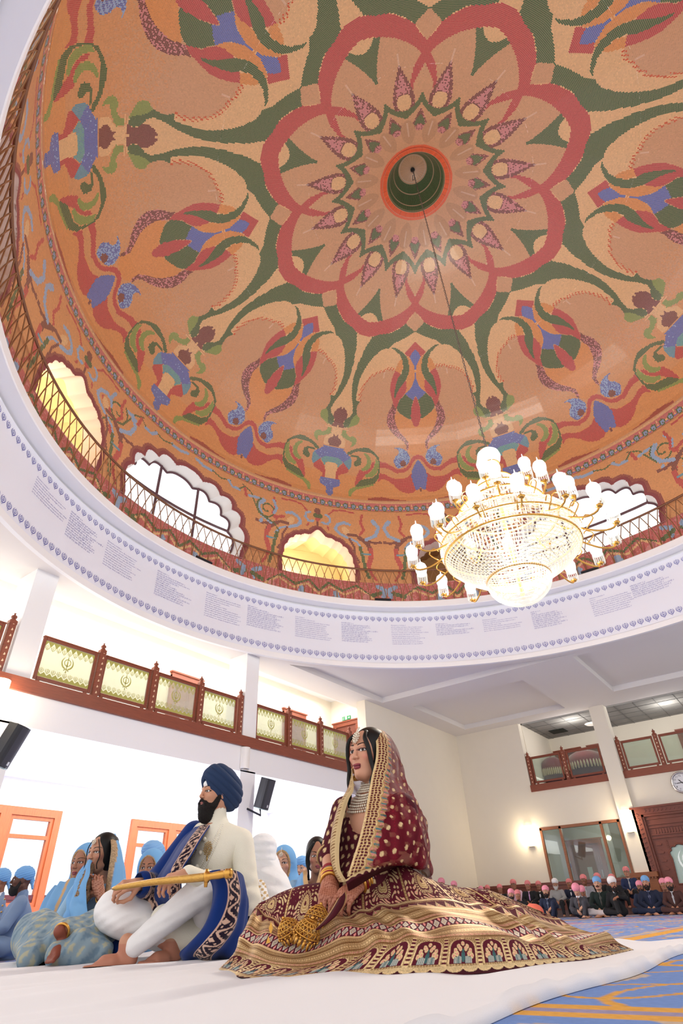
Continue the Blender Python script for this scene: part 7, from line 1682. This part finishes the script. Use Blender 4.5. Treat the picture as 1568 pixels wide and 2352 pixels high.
def lady(hp, a, s, label, skin, group=None, hood=True, gold=.012, dress=('ice blue blouse', (150, 186, 214)), tikka=True, turn=(0, 0), hx=.0042, gaze=(0, 0), col=LT, body=True, bun=False):
    yaw = facing(a + 26); hp = np.asarray(hp, float); c, sn = math.cos(yaw), math.sin(yaw); off = np.array([HEADP[0] * s * c, HEADP[0] * s * sn, HEADP[2] * s])
    base = hp - off; root = empty('person', (base[0], base[1], max(base[2], 0)), yaw); tag(root, label, 'person', group)
    H = np.array([HEADP[0] * s, 0, hp[2] - max(base[2], 0)]); Mx = rotm(*turn)
    V0, F0 = head_mesh(1.0, hx); c0 = face_colours(V0, SKINS[skin], (160, 80, 84), (28, 20, 17), gaze=gaze, shadow=(140, 92, 76), blush=(190, 110, 96))
    dz = H[2] - HEADP[2]
    P = [('c', (0, 0, .53), (.02, 0, .62), .052, .047, .03), ('c', (0, 0, .45), PEL, .09, .10, .05), ('c', SH_[0], SH_[1], .045, .045, .04)]
    V1, F1 = shape('ladybody', lambda: P, .01)
    V, F, C = join([(V0 @ Mx.T * 1.02 + H, F0, c0), (V1 + [0, 0, dz], F1, np.tile(lin(SKINS[skin]), (len(V1), 1)))]); objm('body', V, F, M_SKIN, root, col=C)
    if body:
        V, F = shape('ladytop', lambda: [('c', np.array(SH_[0]) - [0, .01, .02], np.array(SH_[1]) - [0, -.01, .02], .060, .060, .04), ('e', (.015, 0, .36), (.12, .165, .16), None, .05), ('c', (.01, 0, .36), (.02, 0, .10), .13, .17, .05), ('c', SH_[0], (.1, .24, .28), .06, .05, .03), ('c', SH_[1], (.1, -.24, .28), .06, .05, .03), ('-c', (.06, 0, .72), (.12, 0, .50), .085, .07, .02)], .01)
        objm('blouse', V + [0, 0, dz], F, mat(dress[0], dress[1], .8, bump=(150, .2)), root)
    V, F = shape(('hair', hx), hair_prims, hx); objm('hair', V @ Mx.T * 1.03 + H, F, M_HAIR, root)
    if hood:
        V, F = shape('hood', hood_prims, .0065, lambda V: .004 * np.sin(V[:, 1:2] * 90 + V[:, 2:] * 20) * np.array([[-1, 0, 0]]) * (V[:, 2:] < .0))
        e1 = np.linalg.norm((V - [.135, 0, -.02]) / [.135, .080, .118], axis=1) - 1; d1 = e1 * .09
        ax_ = segdist(V[:, 0], V[:, 2], [(.13, -.10), (.16, -.40)]); d2 = np.hypot(ax_, np.abs(V[:, 1])) - .07
        g = np.minimum(np.abs(d1), np.abs(d2)) < gold; g &= V[:, 0] > -.05
        cc = np.where(g[:, None], GOLDT * (.7 + .5 * rng.random(len(V)))[:, None], col); objm('dupatta', V @ Mx.T * 1.02 + H, F, M_DUP, root, col=cc)
    b = MB()
    if tikka:
        for r_, n_ in ((0, 1), (.008, 6), (.014, 10)):
            for k in range(n_):
                t = 2 * math.pi * k / n_; b.ball((.0945 - 6 * (r_ * math.cos(t)) ** 2 - (r_ * math.sin(t) + .004) * .28, r_ * math.cos(t), .066 + r_ * math.sin(t)), .0042, 5, 4)
        for k in range(8): b.ball((.086 - .016 * (k / 7) ** 2, 0, .082 + .035 * k / 7), .003, 5, 4)
        objm('forehead_jewel', np.array(b.V) @ Mx.T * 1.02 + H, b.F, M_DIAM, root)
    return root, H, yaw, Mx
def px_put(nm, V, F, m, root, **kw): return put(nm, V, F, m, root, smooth=True, **kw)
def brocade(V):
    c = np.tile(lin((128, 148, 160)), (len(V), 1)); w = np.sin(V[:, 0] * 70 + 2 * np.sin(V[:, 1] * 40)) * np.sin(V[:, 1] * 60 + V[:, 2] * 50); c[w > .45] = lin((166, 164, 142)); c[w < -.55] = lin((104, 128, 146)); return c
def skirt_mound(nm, root, pts, h=.011):
    """heap of skirt through (pixel x, pixel y, distance, radius) lumps"""
    P = []
    for (x, y, d, r), (x2, y2, d2, r2) in zip(pts[:-1], pts[1:]): P.append(('c', at(x, y, d), at(x2, y2, d2), r, r2, .04))
    V, F = sdf_mesh(P, h); w = .010 * np.sin((V @ RT) * 26 + V[:, 2] * 30 + 2 * np.sin(V[:, 2] * 14 + (V @ HD) * 9)) + .006 * np.sin((V @ RT) * 60 - V[:, 2] * 44)
    V = V + w[:, None] * (-HD * .7 + np.array([0, 0, .5])); V[:, 2] = np.maximum(V[:, 2], .008); px_put(nm, V, F, M_BROC, root, col=brocade(V))
# woman with clasped hands
lr, LH, ly, LM = lady(at(233, 1961, 4.75), 42, .92, 'woman in sky blue veil with fur trim and clasped henna hands left of the groom', 'a', hood=False, gold=.02, gaze=(0, .0015))
Dn = lambda R_: [[(x, y, d) for x, y, d in r] for r in R_]
def dupc(u, w, S, L):
    c = np.tile(LT, (len(u), 1)); k = S < .05; n = rng.random(len(u)); c[k] = (lin((176, 148, 116))[None] * (.55 + .7 * n[:, None]))[k]; return c
sheet([[(252, 1915, 4.78), (258, 1914, 4.80), (264, 1920, 4.9), (262, 1930, 5.05)], [(255, 1945, 4.64), (266, 1944, 4.66), (276, 1952, 4.8), (270, 1960, 5.1)], [(250, 1985, 4.60), (268, 1984, 4.60), (285, 1990, 4.76), (275, 2000, 5.1)], [(244, 2025, 4.56), (264, 2026, 4.55), (287, 2030, 4.72), (278, 2040, 5.1)], [(238, 2070, 4.50), (258, 2072, 4.48), (288, 2074, 4.66), (280, 2080, 5.1)], [(232, 2110, 4.45), (255, 2112, 4.42), (288, 2114, 4.6), (280, 2118, 5.0)]], 70, 110, .006, 'dupatta', M_DUP, lr, colf=dupc, fold=lambda u, w: .008 * np.sin(u * 16 + w * 4))
sheet([[(212, 1978, 4.62), (205, 1980, 4.66), (198, 1990, 4.8)], [(206, 2012, 4.52), (190, 2014, 4.55), (176, 2020, 4.8)], [(198, 2050, 4.44), (176, 2052, 4.46), (158, 2058, 4.7)], [(200, 2090, 4.38), (170, 2092, 4.36), (148, 2096, 4.6)], [(206, 2118, 4.30), (165, 2124, 4.24), (138, 2122, 4.5)], [(200, 2142, 4.26), (150, 2150, 4.18), (115, 2132, 4.4)]], 80, 110, .006, 'dupatta', M_DUP, lr, colf=lambda u, w, S, L: np.tile(LT, (len(u), 1)), fold=lambda u, w: .012 * np.sin(u * 15 + w * 5) + .006 * np.sin(w * 20 + u * 7))
V, F = sdf_mesh([('c', at(212, 1978, 4.7), at(196, 2030, 4.55), .02, .035, .02), ('c', at(196, 2030, 4.55), at(188, 2062, 4.5), .035, .05, .02)], .007); V += rng.normal(0, .003, V.shape); px_put('fur_trim', V, F, mat('brown fur trim', (150, 122, 94), .95, noise=(80, .5)), lr)
wr_ = at(230, 2052, 4.48); P = [('c', at(240, 2085, 4.6), wr_, .034, .025, .02)]
P += xf(hand_prims([.5, .55, .6, .65], .1, .4, .95), frame(at(218, 2008, 4.52) - wr_, -HD), wr_) + xf(hand_prims([.6, .65, .7, .7], .1, .6, .95, mirror=True), frame(at(212, 2010, 4.55) - wr_, HD), wr_ + HD * .05 - RT * .02)
V, F = sdf_mesh(P, .0042); c = np.tile(lin((176, 122, 98)), (len(V), 1)); k = np.sin(V[:, 0] * 420) * np.sin(V[:, 2] * 400) > .3; c[k] = lin((138, 78, 58)); px_put('forearms', V, F, M_SKIN, lr, col=c)
gold_band('bracelet', at(233, 2062, 4.50), wr_ - at(240, 2085, 4.6), .034, .006, M_GOLDJ, par=lr)
skirt_mound('skirt', lr, [(262, 2110, 4.5, .12), (215, 2150, 4.25, .12), (150, 2165, 4.05, .10), (85, 2150, 4.3, .13), (70, 2195, 3.95, .06), (60, 2205, 3.95, .04)]); skirt_mound('skirt', lr, [(255, 2140, 4.15, .10), (190, 2175, 3.95, .085), (130, 2195, 3.9, .05), (235, 2185, 3.95, .06)])
A_ = at(140, 2150, 3.92); V, F = sdf_mesh(xf(foot_prims(.9), frame(at(122, 2168, 3.84) - A_, (-.3, .2, 1)), A_), .0045); px_put('foot', V, F, M_SKIN, lr, col=np.tile(lin((134, 70, 52)), (len(V), 1)))
gold_band('anklet', A_ + np.array([0, 0, .02]), A_ - at(125, 2165, 3.86), .040, .008, M_GOLDJ, par=lr)
b = MB()
for pts in ([(.075, .02, .085), (.088, .050, .04), (.080, .062, -.02), (.088, .055, -.07), (.080, .058, -.10)], [(.075, -.03, .085), (.080, -.058, .03), (.066, -.07, -.04), (.075, -.066, -.09), (.066, -.07, -.13)]): b.tube(crom(np.array(pts), 18), .0035, 5)
b.ball((-.09, 0, .075), .05, 10, 8); objm('hair_lock', np.array(b.V) @ LM.T + LH, b.F, M_HAIR, lr)
# women behind and beside her
r2, H2, y2, m2 = lady(at(192, 1984, 5.35), 48, .92, 'woman in sky blue veil half hidden behind the woman with henna hands', 'b', tikka=False, gold=.008, gaze=(-.001, 0)); 
sheet([[(176, 2020, 5.2), (150, 2022, 5.15), (128, 2036, 5.3)], [(165, 2050, 5.05), (130, 2056, 5.0), (104, 2066, 5.2)], [(150, 2085, 4.9), (115, 2092, 4.85), (88, 2100, 5.1)], [(140, 2120, 4.8), (105, 2128, 4.75), (80, 2132, 5.0)]], 50, 70, .006, 'dupatta', M_DUP, r2, colf=lambda u, w, S, L: np.where((np.abs(S - .07) < .012)[:, None], GOLDT, LT * .9), fold=lambda u, w: .012 * np.sin(u * 14 + w * 3))
lady(at(344, 1996, 5.6), 62, .86, 'woman in sky blue veil with dark hair partly hidden by the arm of the groom', 'b', tikka=False, gold=.006)
lady(at(650, 1985, 5.9), 58, .88, 'woman in sky blue gold edged veil with forehead jewel behind the groom', 'd', gold=.014)
r5, H5, y5, m5 = lady(at(728, 1966, 5.4), 72, .92, 'woman with loose dark hair and sky blue shawl next to the arm of the bride', 'b', hood=False, tikka=False, turn=(.0, -.12), gaze=(.002, -.002))
b = MB()
for s_ in (1, -1):
    for j in range(4): b.tube(crom(np.array([(.05, s_ * .03, .10), (.074, s_ * (.070 + .004 * j), .03), (.060, s_ * (.078 + .004 * j), -.04), (.066, s_ * .074, -.10), (.05, s_ * (.078 - .003 * j), -.16)]), 18), .008, 5)
objm('hair_lock', np.array(b.V) @ m5.T + H5, b.F, M_HAIR, r5)
sheet([[(704, 1998, 5.3), (694, 2004, 5.3), (684, 2016, 5.5)], [(706, 2020, 5.2), (690, 2026, 5.2), (672, 2042, 5.45)], [(712, 2052, 5.15), (690, 2056, 5.15), (664, 2066, 5.4)]], 40, 50, .006, 'shawl', M_DUP, r5, colf=lambda u, w, S, L: np.where((S < .035)[:, None], GOLDT, LT))
sheet([[(736, 1992, 5.25), (744, 1992, 5.3), (752, 2000, 5.5)], [(728, 2022, 5.15), (744, 2024, 5.2), (762, 2030, 5.5)], [(716, 2054, 5.1), (740, 2056, 5.15), (768, 2062, 5.5)]], 40, 50, .006, 'shawl', M_DUP, r5, colf=lambda u, w, S, L: np.where((S < .035)[:, None], GOLDT, LT))
def man(x, y, d, a, label, **kw):
    p = at(x, y, d); kw.setdefault('hs', 1.0); s = p[2] / (HEADP[2] + .1 * (kw['hs'] - 1)); yaw = facing(a + 14); return guest((p[0] - .045 * s * math.cos(yaw), p[1] - .045 * s * math.sin(yaw), 0), yaw, s, label, None, h=.009, hh=.0042, **kw)
GB = ('grey blue jacket', (122, 142, 172))
lm = man(50, 2022, 5.6, 12, 'bearded man in sky blue head scarf and grey blue buttoned jacket at the left', head=('scarf', 'sky blue patka', (116, 168, 222)), beard='dark', jacket=GB, shirt=('grey blue waistcoat', (112, 132, 164)), legs=GB, skin='e', turn=(.1, .04))
b = MB()
for k in range(6): b.ball((.148 - .0 * k + .004 * (k % 2), .0, .47 - .05 * k), .008, 8, 6)
objm('button', np.array(b.V) * .85, b.F, M_GOLDJ, lm)
man(-4, 2026, 6.1, 20, 'man in sky blue head scarf cut off by the left edge of the photo', head=('scarf', 'sky blue patka', (116, 168, 222)), jacket=GB, skin='c')
man(347, 1975, 6.6, 50, 'man in tall sky blue turban behind the veiled woman at the arm of the groom', head=('turban', 'sky blue turban', (124, 170, 218)), beard='dark', jacket=GB, skin='b', hs=1.05)
man(693, 1996, 6.7, 60, 'guest in sky blue head cloth peeking between the two women behind the bride', head=('scarf', 'sky blue patka', (116, 168, 222)), jacket=GB, skin='d')
# attendant in white muslin directly behind the groom
wr2 = empty('person', tuple(at(605, 2100, 4.75) * [1, 1, 0])); tag(wr2, 'person draped in white muslin with gold embroidered cuff close behind the groom', 'person')
M_MUS = mat('white muslin', (236, 236, 238), .85, bump=(30, .2))
P = [('c', at(602, 1968, 4.8), at(600, 2000, 4.8), .085, .10, .04), ('c', at(600, 2005, 4.8), at(620, 2090, 4.8), .14, .20, .06), ('c', at(625, 2040, 4.7), at(640, 2110, 4.6), .12, .14, .05)]
V, F = sdf_mesh(P, .008); V = V + (.008 * np.sin(V[:, 2] * 75 + (V @ RT) * 30))[:, None] * (-HD); V[:, 2] = np.maximum(V[:, 2], .005); px_put('wrap', V, F, M_MUS, wr2)
V, F = sdf_mesh([('e', at(603, 1950, 4.84), (.085, .08, .10), None, .02)], .008); px_put('body', V, F, M_SKIN, wr2, col=np.tile(lin(SKINS['a']), (len(V), 1)))
V, F = sdf_mesh([('e', at(603, 1945, 4.80), (.105, .10, .085), None, .02), ('c', at(604, 1950, 4.78), at(606, 1985, 4.76), .09, .09, .03)], .008); V = V + (.005 * np.sin(V[:, 2] * 120))[:, None] * (-HD); px_put('head_wrap', V, F, M_MUS, wr2)
V, F = sdf_mesh([('c', at(592, 2042, 4.45), at(598, 2075, 4.4), .055, .06, .02)], .007); c = np.where((np.sin(V[:, 2] * 190) * np.sin((V @ RT) * 170) > .1)[:, None], lin((196, 166, 116)), lin((238, 236, 234))); px_put('cuff', V, F, M_DUP, wr2, col=c)
